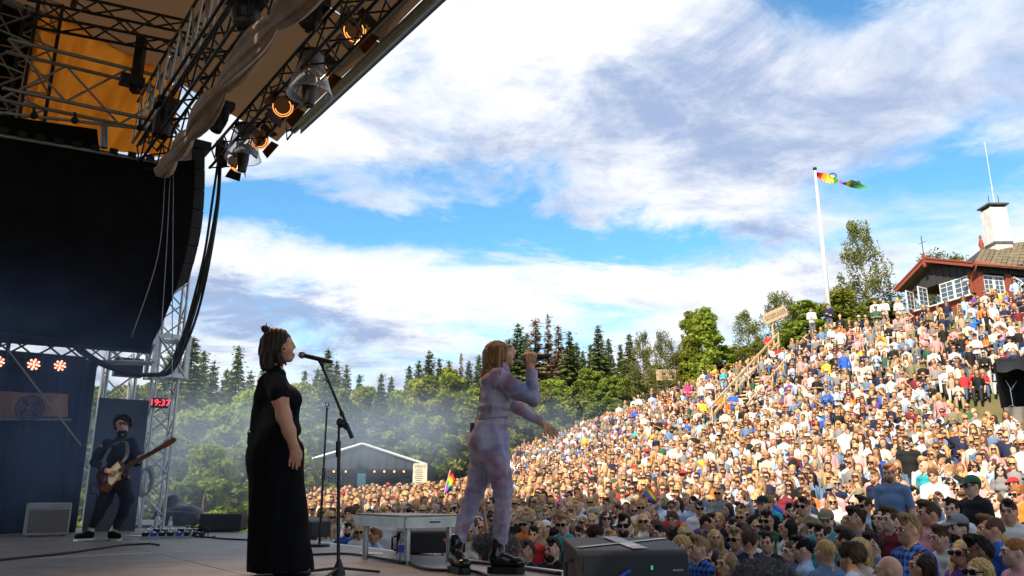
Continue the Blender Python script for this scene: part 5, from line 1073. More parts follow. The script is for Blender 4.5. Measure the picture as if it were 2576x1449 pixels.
def tree_deciduous(seed, nclump, nleaf, leaf, material, bark='bark', shape='round', lo=.18):
    """unit height tree, crown radius about .35"""
    rg = np.random.RandomState(seed); segs = []; Z = np.zeros(3); top = np.array([rg.normal() * .03, rg.normal() * .03, .9])
    pts = [np.array([0, 0, -.03]), np.array([rg.normal() * .01, rg.normal() * .01, .25]), np.array([rg.normal() * .02, rg.normal() * .02, .55]), top]
    for i in range(3): segs.append((pts[i], pts[i + 1], [.022, .017, .011][i], [.017, .011, .003][i]))
    cl = []
    for i in range(nclump):
        h = rg.uniform(lo, .98); q = (h - lo) / (1 - lo)
        if shape == 'round': R_ = .36 * math.sqrt(max(.02, 1 - (2 * q - .85) ** 2 / 1.6)) * (1 if q < .75 else (1 - q) / .25 * .7 + .3)
        elif shape == 'tallw': R_ = .33 * (q + .12) ** .25 * (1 - q) ** .5 + .02
        elif shape == 'tall': R_ = .23 * (q + .12) ** .2 * (1 - q) ** .85 + .015
        else: R_ = .30 * (1 - q) ** .8 + .05
        th = rg.uniform(0, 6.283); rr_ = R_ * rg.uniform(.35, 1.08); c = np.array([math.cos(th) * rr_, math.sin(th) * rr_, h]); cl.append(c)
        b0 = pts[1] + (pts[3] - pts[1]) * max(0, min(1, (h - .3) / .75)) ; segs.append((b0, c, .007 * (1.1 - q), .0015))
    Cs, Ns, ts = [], [], []
    for c in cl:
        k = int(nleaf * rg.uniform(.6, 1.4)); sc = rg.uniform(.045, .085) if shape != 'birch' else rg.uniform(.03, .055); p = rg.normal(size=(k, 3)); p /= np.linalg.norm(p, axis=1)[:, None]; p *= rg.uniform(.35, 1, (k, 1)) ** .5
        p *= np.array([sc, sc, sc * .75])
        if shape == 'birch': p[:, 2] = p[:, 2] * 1.2 - np.abs(rg.normal(size=k)) * .05
        Cs.append(c + p); Ns.append(p / sc + np.array([0, 0, .5])); ts.append(np.clip(rg.uniform(.0, 1.0) * .6 + rg.uniform(0, .4, k), 0, 1))
    V, F, t = leaf_cloud(rg, np.concatenate(Cs), np.concatenate(Ns), leaf, np.concatenate(ts)); return wood_mesh('trunk', [tuple(map(lambda q: Vector(q) if isinstance(q, np.ndarray) else q, s_)) for s_ in segs], bark), crown_mesh('crown', V, F, t, material)
def tree_spruce(seed, material, levels=46, sparse=1.0, width=.17):
    rg = np.random.RandomState(seed); segs = [(Vector((0, 0, -.03)), Vector((0, 0, .5)), .014, .009), (Vector((0, 0, .5)), Vector((0, 0, 1.0)), .009, .0015)]; Cs, Ns, ts, Ax, Sz = [], [], [], [], []
    for i in range(levels):
        q = (i + .5) / levels; h = .10 + .89 * q; L_ = width * (1 - q) ** .8 * rg.uniform(.75, 1.15) + .008; nb = max(4, int(9 * (1 - q * .6)))
        for j in range(nb):
            if rg.rand() > sparse: continue
            th = j * 6.283 / nb + rg.uniform(-.4, .4) + i; q = min(.995, max(.0, (i + rg.uniform(-.3, 1.3)) / levels)); h = .06 + .93 * q; L_ = width * (1 - q) ** 1.0 * rg.uniform(.8, 1.1) + .004; l = L_ * rg.uniform(.65, 1.15); dr = np.array([math.cos(th), math.sin(th), 0]); sag = -.35 - .25 * (1 - q)
            k = int(12 + 34 * l / width); u = rg.uniform(.08, 1, k); p = dr[None] * (u * l)[:, None]; p[:, 2] = h + sag * u * l + .25 * u * u * l
            side = np.array([-dr[1], dr[0], 0]); sp = rg.normal(size=k) * .022 * (1.1 - u) ; p += side[None] * sp[:, None]; p[:, 2] += rg.normal(size=k) * .004 - np.abs(rg.normal(size=k)) * .006
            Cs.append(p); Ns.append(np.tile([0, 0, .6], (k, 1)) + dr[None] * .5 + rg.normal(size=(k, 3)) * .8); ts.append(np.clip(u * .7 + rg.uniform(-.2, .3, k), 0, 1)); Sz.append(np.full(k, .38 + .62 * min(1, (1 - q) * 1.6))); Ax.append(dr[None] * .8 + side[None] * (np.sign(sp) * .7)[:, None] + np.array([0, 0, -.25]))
            segs.append((Vector((0, 0, h)), Vector(dr * l * .9 + np.array([0, 0, h + sag * l * .9 + .2 * l])), .0025 * (1.1 - q), .0006))
    C_ = np.concatenate(Cs); Nn = np.concatenate(Ns); A = np.concatenate(Ax); n = len(C_); A /= np.linalg.norm(A, axis=1)[:, None]; b = np.cross(A, Nn); b /= np.linalg.norm(b, axis=1)[:, None]; s_ = rg.uniform(.6, 1.3, (n, 1)) * np.concatenate(Sz)[:, None]; a = A * s_ * .022; b = b * s_ * .0085
    V = np.stack([C_ - a, C_ + b, C_ + a, C_ - b], 1).reshape(-1, 3); return wood_mesh('trunk', segs, 'bark', 5), crown_mesh('crown', V, np.arange(n * 4).reshape(-1, 4), np.concatenate(ts), material)
KIND = {'dec': [tree_deciduous(11 + i, 80, 120, .026, 'leaf_bright', shape=['round', 'tallw', 'cone'][i], lo=.08) for i in range(3)], 'mid': [tree_deciduous(31 + i, 80, 110, .026, 'leaf_mid', shape=['cone', 'round'][i], lo=.08) for i in range(2)], 'tall': [tree_deciduous(51 + i, 90, 120, .022, 'leaf_bright', shape='tall', lo=.08) for i in range(2)], 'bir': [tree_deciduous(71 + i, 95, 85, .0125, 'leaf_birch', 'bark_birch', 'birch', .14) for i in range(2)],
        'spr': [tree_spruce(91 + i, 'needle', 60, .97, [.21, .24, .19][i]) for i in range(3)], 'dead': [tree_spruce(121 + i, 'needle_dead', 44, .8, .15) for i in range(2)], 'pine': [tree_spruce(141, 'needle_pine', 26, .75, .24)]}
CATN = {'dec': 'broadleaf_tree', 'mid': 'broadleaf_tree', 'tall': 'broadleaf_tree', 'bir': 'birch_tree', 'spr': 'spruce_tree', 'dead': 'spruce_tree', 'pine': 'pine_tree'}
DESC = {'dec': 'light green leafy tree', 'mid': 'dark green leafy tree', 'tall': 'tall pointed yellow-green tree', 'bir': 'airy birch tree', 'spr': 'background spruce', 'dead': 'thin brown dying spruce', 'pine': 'bushy green pine'}
_tc = {}
def tree(kind, px, ytop, Y, label, wid=1.0, base=None):
    p = at(px, ytop, Y); g = gz(p.x, p.y) if base is None else base; H = p.z - g; i = _tc.get(kind, 0); _tc[kind] = i + 1; tr_, cr = KIND[kind][i % len(KIND[kind])]
    o = empty(CATN[kind], (p.x, p.y, g), label, 'tree', 'trees around the arena', rz=rnd.uniform(0, 6.28)); o.scale = (H * wid, H * wid, H)
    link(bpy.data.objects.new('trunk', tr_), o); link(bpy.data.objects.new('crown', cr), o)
# left mass behind the stage
TREES = [('spr', 488, 845, 44, 'broad dark spruce right of the silver tower', 1.5), ('spr', 540, 905, 48, 'shorter spruce beside the broad one by the tower', 1.2), ('spr', 602, 868, 50, 'slim spruce left of the singer in black', 1.2), ('spr', 455, 925, 52, 'small dark spruce behind the tower cables', 1.3), ('spr', 665, 905, 54, 'spruce behind the head of the singer in black', 1.1), ('spr', 768, 930, 56, 'spruce just right of the singer\'s hair bun', 1.1), ('spr', 826, 875, 55, 'tall spruce behind the boom microphone', 1.3), ('spr', 872, 915, 60, 'spruce right of the boom microphone', 1.1), ('spr', 960, 938, 58, 'low spruce left of the middle gap', 1.3), ('spr', 1030, 918, 64, 'narrow spruce left of the twin spruces', 1.2), ('spr', 1080, 880, 62, 'tallest of the spruces left of the jumpsuit singer', 1.3), ('spr', 1130, 905, 66, 'narrow spruce right of the tallest middle spruce', 1.1), ('dead', 1160, 885, 66, 'bare brown spruce tip left of the jumpsuit singer', .8), ('spr', 1205, 890, 66, 'spruce touching the jumpsuit singer\'s hair', 1.2),
         ('spr', 1302, 812, 62, 'dark spruce above the microphone hand', 1.4), ('dead', 1346, 800, 64, 'brown dying spruce with broad crown', 1.7), ('dead', 1378, 788, 66, 'bare spire of the tallest dying spruce', .9), ('dead', 1404, 815, 64, 'brown dying spruce right of the bare spire', 1.4), ('spr', 1432, 832, 62, 'dark spruce right of the dying spruces', 1.5), ('spr', 1466, 880, 66, 'small spruce in the dip of the tree line', 1.2), ('spr', 1504, 816, 62, 'pointed spruce standing alone in the tree line', 1.3), ('spr', 1560, 865, 60, 'left spruce of the pair left of the loose pine', 1.3), ('spr', 1582, 838, 58, 'right spruce of the pair left of the loose pine', 1.4),
         ('bir', 1612, 832, 56, 'loose wind-blown tree with gaps in its crown', .8), ('bir', 1668, 822, 54, 'slender light tree left of the two pointed ones', .8), ('tall', 1736, 788, 54, 'left one of the two tall pointed green trees', 1.0), ('tall', 1772, 778, 53, 'right one of the two tall pointed green trees', 1.2), ('bir', 1875, 778, 54, 'drooping birch between the pointed trees and the sign', 1.1), ('bir', 1962, 722, 52, 'drooping birch behind the upper wooden sign', 1.3), ('dec', 1905, 860, 52, 'round bush left under the upper sign', 1.3), ('dec', 2030, 762, 50, 'round leafy tree left of the flagpole', 1.7), ('mid', 1985, 810, 50, 'bush behind the upper sign post', 1.5), ('dec', 2110, 730, 49, 'round leafy tree right of the flagpole', 1.6), ('bir', 2158, 552, 50, 'tall lone birch rising beside the house', .85), ('pine', 2235, 702, 47, 'bushy pine left of the red house', 1.5), ('mid', 2190, 752, 48, 'low bush under the tall birch', 1.5), ('bir', 2345, 622, 58, 'loose tree behind the red house gable', 1.1), ('bir', 2400, 640, 60, 'second loose tree behind the house roof', 1.0)]
MASS = [('dec', 470, 1040, 27, .9), ('dec', 560, 1020, 30, 1.0), ('mid', 430, 1090, 24, 1.0), ('dec', 640, 985, 33, .95), ('dec', 530, 1120, 23, 1.1), ('dec', 700, 1010, 36, .95), ('dec', 750, 965, 44, .9), ('dec', 600, 1130, 26, 1.1), ('mid', 200, 960, 34, 1.0), ('dec', 275, 985, 30, 1.0), ('mid', 350, 960, 36, 1.0), ('dec', 845, 985, 58, 1.0), ('dec', 915, 975, 60, 1.0), ('dec', 990, 985, 60, 1.0), ('dec', 1055, 955, 60, 1.0), ('dec', 1120, 930, 58, .95), ('mid', 1180, 970, 58, 1.0), ('dec', 1235, 950, 58, 1.0), ('dec', 1020, 1050, 60, 1.2), ('mid', 1110, 1040, 58, 1.2), ('dec', 1190, 1050, 58, 1.2), ('dec', 1300, 990, 62, 1.1), ('mid', 1360, 960, 60, 1.1), ('dec', 1390, 955, 60, 1.0), ('dec', 1420, 975, 60, 1.1), ('mid', 1480, 930, 60, 1.1), ('mid', 1535, 945, 58, 1.1), ('mid', 1600, 930, 57, 1.1), ('mid', 1560, 985, 57, 1.3), ('dec', 1650, 920, 56, 1.1), ('mid', 1700, 890, 56, 1.2), ('dec', 1740, 890, 54, 1.3), ('dec', 1810, 870, 54, 1.2), ('mid', 1860, 870, 54, 1.2), ('mid', 880, 1060, 59, 1.1), ('dec', 790, 1050, 58, 1.1), ('dec', 1470, 1010, 62, 1.3), ('mid', 1320, 1055, 63, 1.4), ('mid', 1250, 1075, 58, 1.3), ('mid', 1180, 1095, 57, 1.2), ('dec', 690, 1150, 34, 1.2)]
MASS += [('spr', px_, yt_, Y_, w_) for px_, yt_, Y_, w_ in ((430, 880, 50, 1.3), (515, 880, 52, 1.3), (572, 925, 54, 1.2), (632, 930, 56, 1.3), (705, 925, 60, 1.3), (800, 925, 62, 1.3), (848, 905, 62, 1.2), (905, 940, 64, 1.3), (985, 945, 66, 1.2), (1055, 905, 66, 1.2), (1105, 900, 68, 1.2), (1180, 905, 68, 1.2), (1245, 900, 68, 1.3), (1280, 850, 66, 1.2), (1325, 835, 67, 1.3), (1450, 860, 67, 1.3), (1485, 865, 67, 1.2), (1530, 850, 66, 1.3), (1625, 880, 62, 1.3))]
for t_ in TREES: tree(t_[0], t_[1], t_[2], t_[3], t_[4], t_[5])
WH = ['right of the silver tower', 'in the thicket behind the singer in black', 'behind the beer tent roof', 'between the beer tent and the jumpsuit singer', 'behind the jumpsuit singer\'s hand', 'left of the lower wooden sign', 'behind the crest of the crowd']
ORD = ['first', 'second', 'third', 'fourth', 'fifth', 'sixth', 'seventh', 'eighth', 'ninth', 'tenth', 'eleventh']
zone = lambda x: 0 if x < 520 else 1 if x < 770 else 2 if x < 1010 else 3 if x < 1250 else 4 if x < 1500 else 5 if x < 1690 else 6
_cnt = {}
for kind, px, yt, Y, wd in sorted(MASS, key=lambda q: q[1]):
    z_ = zone(px); key = (z_, kind); _cnt[key] = _cnt.get(key, 0) + 1
    tree(kind, px, yt, Y, '%s, %s of these from the left, %s' if kind == 'spr' and False else '%s, %s of its kind %s' % (DESC[kind], ORD[_cnt[key] - 1], WH[z_]), wd * (1.15 if kind != 'spr' else 1.0))
# undergrowth that closes the view under the crowns
def undergrowth():
    rg = np.random.RandomState(5); Cs, Ns, ts = [], [], []
    lines = [((-18, 24), (-13, 38)), ((-14.5, 38), (-13.5, 58)), ((-13.5, 58), (-2, 60)), ((-6, 62), (8, 68)), ((8, 68), (16, 58)), ((16, 58), (22, 50)), ((22, 50), (27, 46)), ((-30, 24), (-12, 34))]
    for a, b in lines:
        L_ = math.dist(a, b)
        for i in range(int(L_ * 1.5)):
            u = rg.rand(); x = a[0] + (b[0] - a[0]) * u + rg.normal() * .8; y = a[1] + (b[1] - a[1]) * u + rg.normal() * .8; g = gz(x, y); hh = rg.uniform(1.2, 3.0); k = 260
            p = rg.normal(size=(k, 3)); p /= np.linalg.norm(p, axis=1)[:, None]; p *= rg.uniform(.5, 1, (k, 1)); p *= np.array([1.2, 1.2, hh * .6]); Cs.append(p + np.array([x, y, g + hh * .45])); Ns.append(p + np.array([0, 0, .6])); ts.append(rg.uniform(0, .5) + rg.uniform(0, .4, k))
    V, F, t = leaf_cloud(rg, np.concatenate(Cs), np.concatenate(Ns), .20, np.concatenate(ts)); o = link(bpy.data.objects.new('undergrowth', crown_mesh('undergrowth', V, F, t, 'leaf_mid'))); tag(o, 'dense green undergrowth below the trees', 'undergrowth', kind='stuff')
undergrowth()

# ------------------------------------------------------------------ beer tent
mat('tent_cloth', (.020, .025, .034), .8, var=.2, vscale=2); mat('tent_frame', (.6, .6, .6), .5, .3, var=.1); mat('bulb', (.6, .3, .1), .3, emit=(1, .35, .1), estr=3, var=0); mat('fridge', (.5, .55, .6), .4, var=.1); mat('menu', (.62, .55, .40), .8, var=.06); mat('ink', (.05, .05, .05), .8, var=0); mat('bag_teal', (.25, .55, .62), .7, var=.15)
YT = 49.0; tl, tp, tr_ = at(742, 1172, YT), at(912, 1118, YT), at(1072, 1168, YT); gT = gz(tp.x, YT)
tent = empty('beer_tent', (tp.x, YT, gT), 'dark open-fronted beer tent with pale roof edge and string of bulbs', 'tent')
DP = Vector((0, 5.5, 0)); eave = (tl.z + tr_.z) / 2
tl.z = tr_.z = eave
for a, b in ((tl, tp), (tp, tr_)):
    m = MB(); m.prism([a, b, b + DP, a + DP], (0, 0, .05)); m.build('roof_side', 'tent_cloth', tent)
    rod('roof_edge', a - Vector((0, .06, -.04)), b - Vector((0, .06, -.04)), .085, 'tent_frame', tent)
m = MB(); m.grid(lambda u, v: Vector((lerp(tl.x, tr_.x, u), YT + .1 + .03 * math.sin(u * 90), lerp(eave - .25, (lerp(tl.z, tp.z, u / .515) if u < .515 else lerp(tp.z, tr_.z, (u - .515) / .485)) - .03, v))), 120, 4); m.build('gable_cloth', 'tent_cloth', tent, smooth=True)
m = MB(); m.prism([Vector((tl.x, YT + 5.4, gT)), Vector((tr_.x, YT + 5.4, gT)), Vector((tr_.x, YT + 5.4, eave)), Vector((tl.x, YT + 5.4, eave))], (0, .05, 0)); m.build('back_wall', 'tent_cloth', tent)
for x in (tl.x, tr_.x): m = MB(); m.prism([Vector((x, YT + .5, gT)), Vector((x, YT + 5.4, gT)), Vector((x, YT + 5.4, eave)), Vector((x, YT + .5, eave))], (.04, 0, 0)); m.build('side_wall', 'tent_cloth', tent)
for x in (tl.x + .05, at(790, 1200, YT).x, tr_.x - .05, at(1040, 1200, YT).x): rod('pole', (x, YT + .05, gT), (x, YT + .05, eave), .05, 'tent_frame', tent)
sl_ = empty('string_lights', (tl.x, YT, eave - .3), 'string of small orange bulbs along the tent front', 'lights')
m = MB(); m.tube([Vector((lerp(tl.x, tr_.x, i / 40), YT - .1, eave - .30 - .06 * abs(math.sin(i * .8)))) for i in range(41)], .012, 5); m.build('wire', 'cable_black', sl_)
for x in (775, 790, 812, 840, 870, 942, 967, 992, 1016, 1064): p = at(x, 1181, YT - .12); m = MB(); m.ball((p.x, YT - .12, eave - .38), .055, 8, 6); m.build('bulb', 'bulb', sl_)
for i, (x, w_) in enumerate(((826, 1.0), (881, .9), (1020, .9))):
    p = at(x, 1210, YT + 4.5); m = MB(); m.bevel_box((p.x, YT + 4.6, gT + 1.0), w_, .6, 2.0, .03); root = empty('drinks_fridge', (p.x, YT + 4.6, gT), ['left drinks fridge inside the beer tent', 'middle drinks fridge inside the beer tent', 'right drinks fridge inside the beer tent'][i], 'fridge', 'fridges in the beer tent'); m.build('cabinet', 'black_plastic', root); m = MB(); m.box((p.x, YT + 4.28, gT + 1.55), w_ * .8, .03, .55); m.build('lit_door', 'fridge', root)
bx_ = empty('bar_counter', (tp.x, YT + 1.2, gT), 'dark bar counter across the beer tent', 'counter'); m = MB(); m.bevel_box((tp.x, YT + 1.3, gT + .55), (tr_.x - tl.x) * .92, .6, 1.1, .02); m.build('front_panel', 'tent_cloth', bx_); m = MB(); m.box((tp.x, YT + 1.25, gT + 1.125), (tr_.x - tl.x) * .94, .75, .05); m.build('top', 'wood_pale', bx_)
mn = empty('menu_board', at(1057, 1215, YT - 1), 'cream menu board at the right corner of the beer tent', 'sign'); c = at(1057, 1195, YT - 1); kx = c.y / FPX
m = MB(); m.bevel_box(c, 34 * kx, .04, 56 * kx, .01); m.build('board', 'menu', mn); text_part('heading', 'MENY', 10 * kx, frame(c + Vector((0, -.025, 20 * kx)), (1, 0, 0), ZV), 'ink', mn, .003)
for i in range(8): m = MB(); m.box(c + Vector((-3 * kx, -.024, (12 - 5 * i) * kx)), 20 * kx * rnd.uniform(.7, 1.05), .006, 1.5 * kx); m.build('text_line', 'ink', mn)
for sg in (-1, 1): rod('leg', (c.x + sg * 14 * kx, c.y, gz(c.x, c.y)), (c.x + sg * 14 * kx, c.y, c.z - 27 * kx), .03, 'wood_pale', mn)
bg_ = at(909, 1207, YT - .3); m = MB(); m.bevel_box(bg_, .50, .06, .75, .02); tg = tag(m.build('hanging_bag', 'bag_teal'), 'pale teal bag hanging at the tent front', 'bag')
# yellow rods beside the black skirt of the singer
for i, x in enumerate((771, 776, 780, 784)):
    pass

# ------------------------------------------------------------------ flags and signs
cols = [(.75, .02, .03), (.95, .28, .02), (.95, .78, .03), (.03, .38, .08), (.03, .10, .55), (.33, .04, .42)]
for i, c_ in enumerate(cols): mat('stripe_%d' % i, c_, .7, var=.05)
def rainbow(corners, Y, stick, label):
    """corners: pole-top, fly-top, fly-bottom, pole-bottom; stripes run along pole-top -> fly-top"""
    P_ = [at(x, y, Y) for x, y in corners]; root = empty('rainbow_flag', at(*stick[1], Y), label, 'flag', 'rainbow flags held up in the crowd')
    for i in range(6):
        m = MB()
        def fn(u, v, i=i):
            w = (i + v) / 6; a = P_[0] + (P_[3] - P_[0]) * w; b = P_[1] + (P_[2] - P_[1]) * w; return a + (b - a) * u + Vector((0, .10 * math.sin(u * 6 + w * 2), .03 * math.sin(u * 7)))
        m.grid(fn, 16, 3); m.build('stripe', 'stripe_%d' % i, root, smooth=True, fix=False)
    rod('stick', at(*stick[0], Y), at(*stick[1], Y), .02, 'wood_pale', root)
rainbow([(1133, 1182), (1148, 1208), (1130, 1244), (1116, 1232)], 26, ((1133, 1182), (1112, 1262)), 'rainbow flag hanging from a raised stick left of the jumpsuit singer')
rainbow([(1631, 1219), (1655, 1238), (1659, 1262), (1652, 1272)], 17, ((1631, 1219), (1608, 1262)), 'rainbow flag waving in front of the crowd') if False else rainbow([(1631, 1219), (1660, 1258), (1652, 1271), (1613, 1246)], 13.5, ((1632, 1217), (1600, 1268)), 'rainbow flag waving in the middle of the crowd')
# flagpole and its flag
mat('pole_white', (.72, .72, .70), .5, var=.06)
fb = at(2088, 800, 44); gb_ = gz(fb.x, fb.y); ft = at(2048, 428, 44); fp = empty('flagpole', (fb.x, fb.y, gb_), 'tall white flagpole on top of the crowded hill', 'flagpole'); dz = Vector((fb.x, fb.y, 0))
topz = ft.z; m = MB(); m.tube([Vector((fb.x, fb.y, gb_)), Vector((fb.x, fb.y, lerp(gb_, topz, .5))), Vector((fb.x, fb.y, topz))], [.13, .10, .06], 12); m.build('pole', 'pole_white', fp, smooth=True)
m = MB(); m.ball((fb.x, fb.y, topz + .08), .12, 10, 6); m.build('finial', 'black_steel', fp, smooth=True)
m = MB(); m.box((fb.x, fb.y, gb_ + 1.0), .5, .5, .25); m.build('pole_base', 'wood_pale', fp)
ft2 = Vector((fb.x + .1, fb.y, 0)); zz = topz
flg = empty('festival_flag', (fb.x, fb.y, zz - .5), 'long twisted rainbow and green flag streaming from the flagpole', 'flag')
mat('flag_green', (.05, .28, .06), .7, var=.1)
def fl(px, py): p = at(px, py, 44); return p
spine_t = [(2050, 433), (2082, 432), (2098, 440), (2110, 452), (2118, 463), (2140, 455), (2165, 458), (2185, 466), (2198, 472)]; spine_b = [(2052, 436), (2074, 452), (2092, 462), (2106, 466), (2118, 467), (2138, 469), (2162, 471), (2184, 472), (2197, 478)]
def interp(L_, u):
    k = u * (len(L_) - 1); i = min(int(k), len(L_) - 2); f = k - i; return lerp(L_[i][0], L_[i + 1][0], f), lerp(L_[i][1], L_[i + 1][1], f)
sh = Vector((fb.x, 0, 0)) - Vector((at(2050, 433, 44).x, 0, 0))
for i, (u0, u1, mt) in enumerate(((0, .09, 'stripe_0'), (.09, .17, 'stripe_1'), (.17, .27, 'stripe_2'), (.27, .37, 'flag_green'), (.37, .45, 'stripe_5'), (.45, .54, 'stripe_4'), (.54, .62, 'stripe_2'), (.62, 1.0, 'flag_green'))):
    m = MB()
    def fn(u, v, u0=u0, u1=u1):
        uu = lerp(u0, u1, u); a = fl(*interp(spine_t, max(0, uu - .04 * 0))); b = fl(*interp(spine_b, uu)); return a + (b - a) * v + sh + Vector((0, .25 * math.sin(uu * 9 + v), 0))
    m.grid(fn, 10, 4); m.build('flag_panel', mt, flg, smooth=True, fix=False)
text_part('lettering', 'ØYA', 8 * 44 / FPX, frame(fl(2150, 464) + sh + Vector((0, -.3, 0)), (1, 0, -.05), ZV), 'ink', flg, .01) if False else None
m = MB(); cF = fl(2090, 447) + sh + Vector((0, -.28, 0)); m.tube([cF + Vector((math.cos(a) * .2, 0, math.sin(a) * .16)) for a in (i * math.pi / 8 for i in range(17))], .035, 6, cap=False); m.build('ring_emblem', 'ink', flg)
m = MB(); cF = fl(2148, 464) + sh + Vector((0, -.28, 0))
for dx in (-.12, .14): m.tube([cF + Vector((dx + math.cos(a) * .09, 0, math.sin(a) * .10)) for a in (i * math.pi / 8 for i in range(17))], .03, 6, cap=False)
m.build('ring_mark', 'ink', flg)
def sign(px0, py0, px1, py1, hgt, Y, lines, label, post, arrow='left'):
    a, b = at(px0, py0, Y), at(px1, py1, Y + .6); d = (b - a).normalized(); up = (ZV - d * d.z).normalized(); nrm = d.cross(up); k = Y / FPX; root = empty('wooden_sign', ((a + b) / 2).xy.to_3d() + ZV * gz(((a + b) / 2).x, Y), label, 'sign', 'wooden signs on posts')
    W_ = (b - a).length
    for i, (txt, mt, ht) in enumerate(lines):
        off = up * (-(sum(l[2] for l in lines[:i]) + ht / 2) * k - i * .03); c = (a + b) / 2 + off
        m = MB(); m.bevel_box(c, W_, .05, ht * k, .008, (d, nrm, up)); bd = m.build('board', 'sign_face', root)
        text_part('lettering', txt, ht * k * .62 if len(lines) == 1 else ht * k * .80, frame(c - nrm * .0 + (nrm * .032 if nrm.y < 0 else nrm * -.032) + d * W_ * .04, d, up), mt, bd, .004, fit=W_ * .84)
        if i == 0:
            e = c - d * (W_ / 2); q = nrm * .034 if nrm.y < 0 else nrm * -.034
            for sg in (1, -1): m = MB(); m.prism([e + up * (sg * ht * k / 2) + q, e + d * ht * k * .28 + up * (sg * ht * k / 2) + q, e + up * (sg * ht * k * .08) + q], q * .1); m.build('arrow_corner', 'sign_cyan', bd)
    pc = at(post, (py0 + py1) / 2, Y + .3); g = gz(pc.x, pc.y); m = MB(); m.box((pc.x, pc.y + .06, (g + pc.z) / 2), .10, .07, pc.z - g); m.build('post', 'wood_pale', root)
sign(1912, 795, 1972, 768, 27, 47, [('GODEPLASSER', 'sign_letter', 27)], 'tilted wooden sign reading GODEPLASSER above the stairs', 1940)
sign(1650, 930, 1699, 930, 22, 53, [('TIL SCENE', 'sign_blue', 13), ('SOMMERHAGEN', 'sign_grey', 13)], 'double wooden sign reading TIL SCENE and SOMMERHAGEN', 1676)

# ------------------------------------------------------------------ wooden stairs up the hillside
def on_ground(px, py):
    a, b = ray(px, py); best = None
    for i in range(260):
        Y = 6 + i * .3; z = CAM_H + b * Y
        if z <= gz(a * Y, Y): return Vector((a * Y, Y, z))
    return Vector((a * 50, 50, gz(a * 50, 50)))
sA = at(1838, 1062, 40.0); sB = at(2000, 850, 45.5); sA.z = gz(sA.x, sA.y); sB.z = gz(sB.x, sB.y); sd_ = sB - sA; hd = Vector((sd_.x, sd_.y, 0)).normalized(); hs_ = Vector((-hd.y, hd.x, 0))
stair = empty('wooden_stairs', sA, 'pale wooden stairs with handrails climbing the crowded hillside', 'stairs'); nst = 22
_stp = None
for i in range(nst):
    c = sA + sd_ * (i / (nst - 1)) + ZV * .45
    m = MB(); m.box(c, .32, 2.0, .07, (hd, hs_, ZV)); m.build('tread', 'wood_pale', stair)
    m = MB(); m.box(c + hd * .15 - ZV * .13, .03, 2.0, .18, (hd, hs_, ZV)); m.build('riser', 'wood_pale', stair)
for sg in (-1.05, 1.05):
    for hgt in (1.5, 1.0):
        a, b = sA + hs_ * sg + ZV * hgt, sB + hs_ * sg + ZV * hgt; m = MB(); d = (b - a).normalized(); m.box((a + b) / 2, (b - a).length + .4, .06, .11, (d, hs_, d.cross(hs_))); m.build('handrail', 'wood_pale', stair)
    for i in range(7): c = sA + sd_ * (i / 6) + hs_ * sg; m = MB(); m.box(c + ZV * .75, .09, .09, 1.5); m.build('post', 'wood_pale', stair)

# ------------------------------------------------------------------ red timber house
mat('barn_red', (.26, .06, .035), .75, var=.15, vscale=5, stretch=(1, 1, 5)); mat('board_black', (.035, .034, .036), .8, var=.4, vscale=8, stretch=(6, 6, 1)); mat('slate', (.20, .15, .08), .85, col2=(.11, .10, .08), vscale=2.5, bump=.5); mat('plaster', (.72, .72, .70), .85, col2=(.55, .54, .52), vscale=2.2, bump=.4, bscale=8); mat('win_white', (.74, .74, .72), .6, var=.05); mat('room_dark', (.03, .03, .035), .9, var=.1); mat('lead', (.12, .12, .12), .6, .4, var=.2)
YH = 41.0
hA, hB = at(2292, 767, 43.0), at(2461, 743, 38.6)     # foot of the gable front, left and right corner
gH = min(hA.z, hB.z) - .9; wd = Vector((hB.x - hA.x, hB.y - hA.y, 0)); Wg = wd.length; hx = wd.normalized(); hy = Vector((-hx.y, hx.x, 0))   # hx along the gable, hy into the house
house = empty('timber_house', Vector((hA.x, hA.y, gH)), 'red and black timber house with white casement windows on the hilltop', 'house')
O_ = Vector((hA.x, hA.y, gH)); HX = lambda u, v, z: O_ + hx * u + hy * v + ZV * z
zc = lambda py, px=2380: at(px, py, YH - .5).z - gH
z_sill, z_head, z_peak = 10.25 - gH, 11.32 - gH, 12.55 - gH; PU = .42
DPH = 9.0
def ax3(): return (hx, hy, ZV)
# the facade is a real opening: posts, sill, beam and boards around the glazing
for u0, u1 in ((-.10, .20), (Wg - .46, Wg + .05)):
    m = MB(); m.box(HX((u0 + u1) / 2, .06, (z_head + .1) / 2), u1 - u0, .16, z_head + .1, ax3()); m.build('corner_post', 'barn_red', house)
m = MB(); m.box(HX(Wg / 2, .08, z_sill / 2), Wg - .6, .12, z_sill, ax3()); m.build('sill_wall', 'barn_red', house)
nb_ = 20
for i in range(nb_):
    u0, u1 = lerp(-.05, Wg + .05, i / nb_), lerp(-.05, Wg + .05, (i + 1) / nb_); f = lambda u: z_head + .12 + (z_peak - z_head - .30) * (1 - (abs(u / Wg - PU) / (PU if u < PU * Wg else 1 - PU)) * .90)
    m = MB(); m.prism([HX(u0 + .012, -.02 + .02 * (i % 2), z_head), HX(u1 - .012, -.02 + .02 * (i % 2), z_head), HX(u1 - .012, -.02 + .02 * (i % 2), f(u1)), HX(u0 + .012, -.02 + .02 * (i % 2), f(u0))], hy * .05); m.build('board', 'board_black', house)
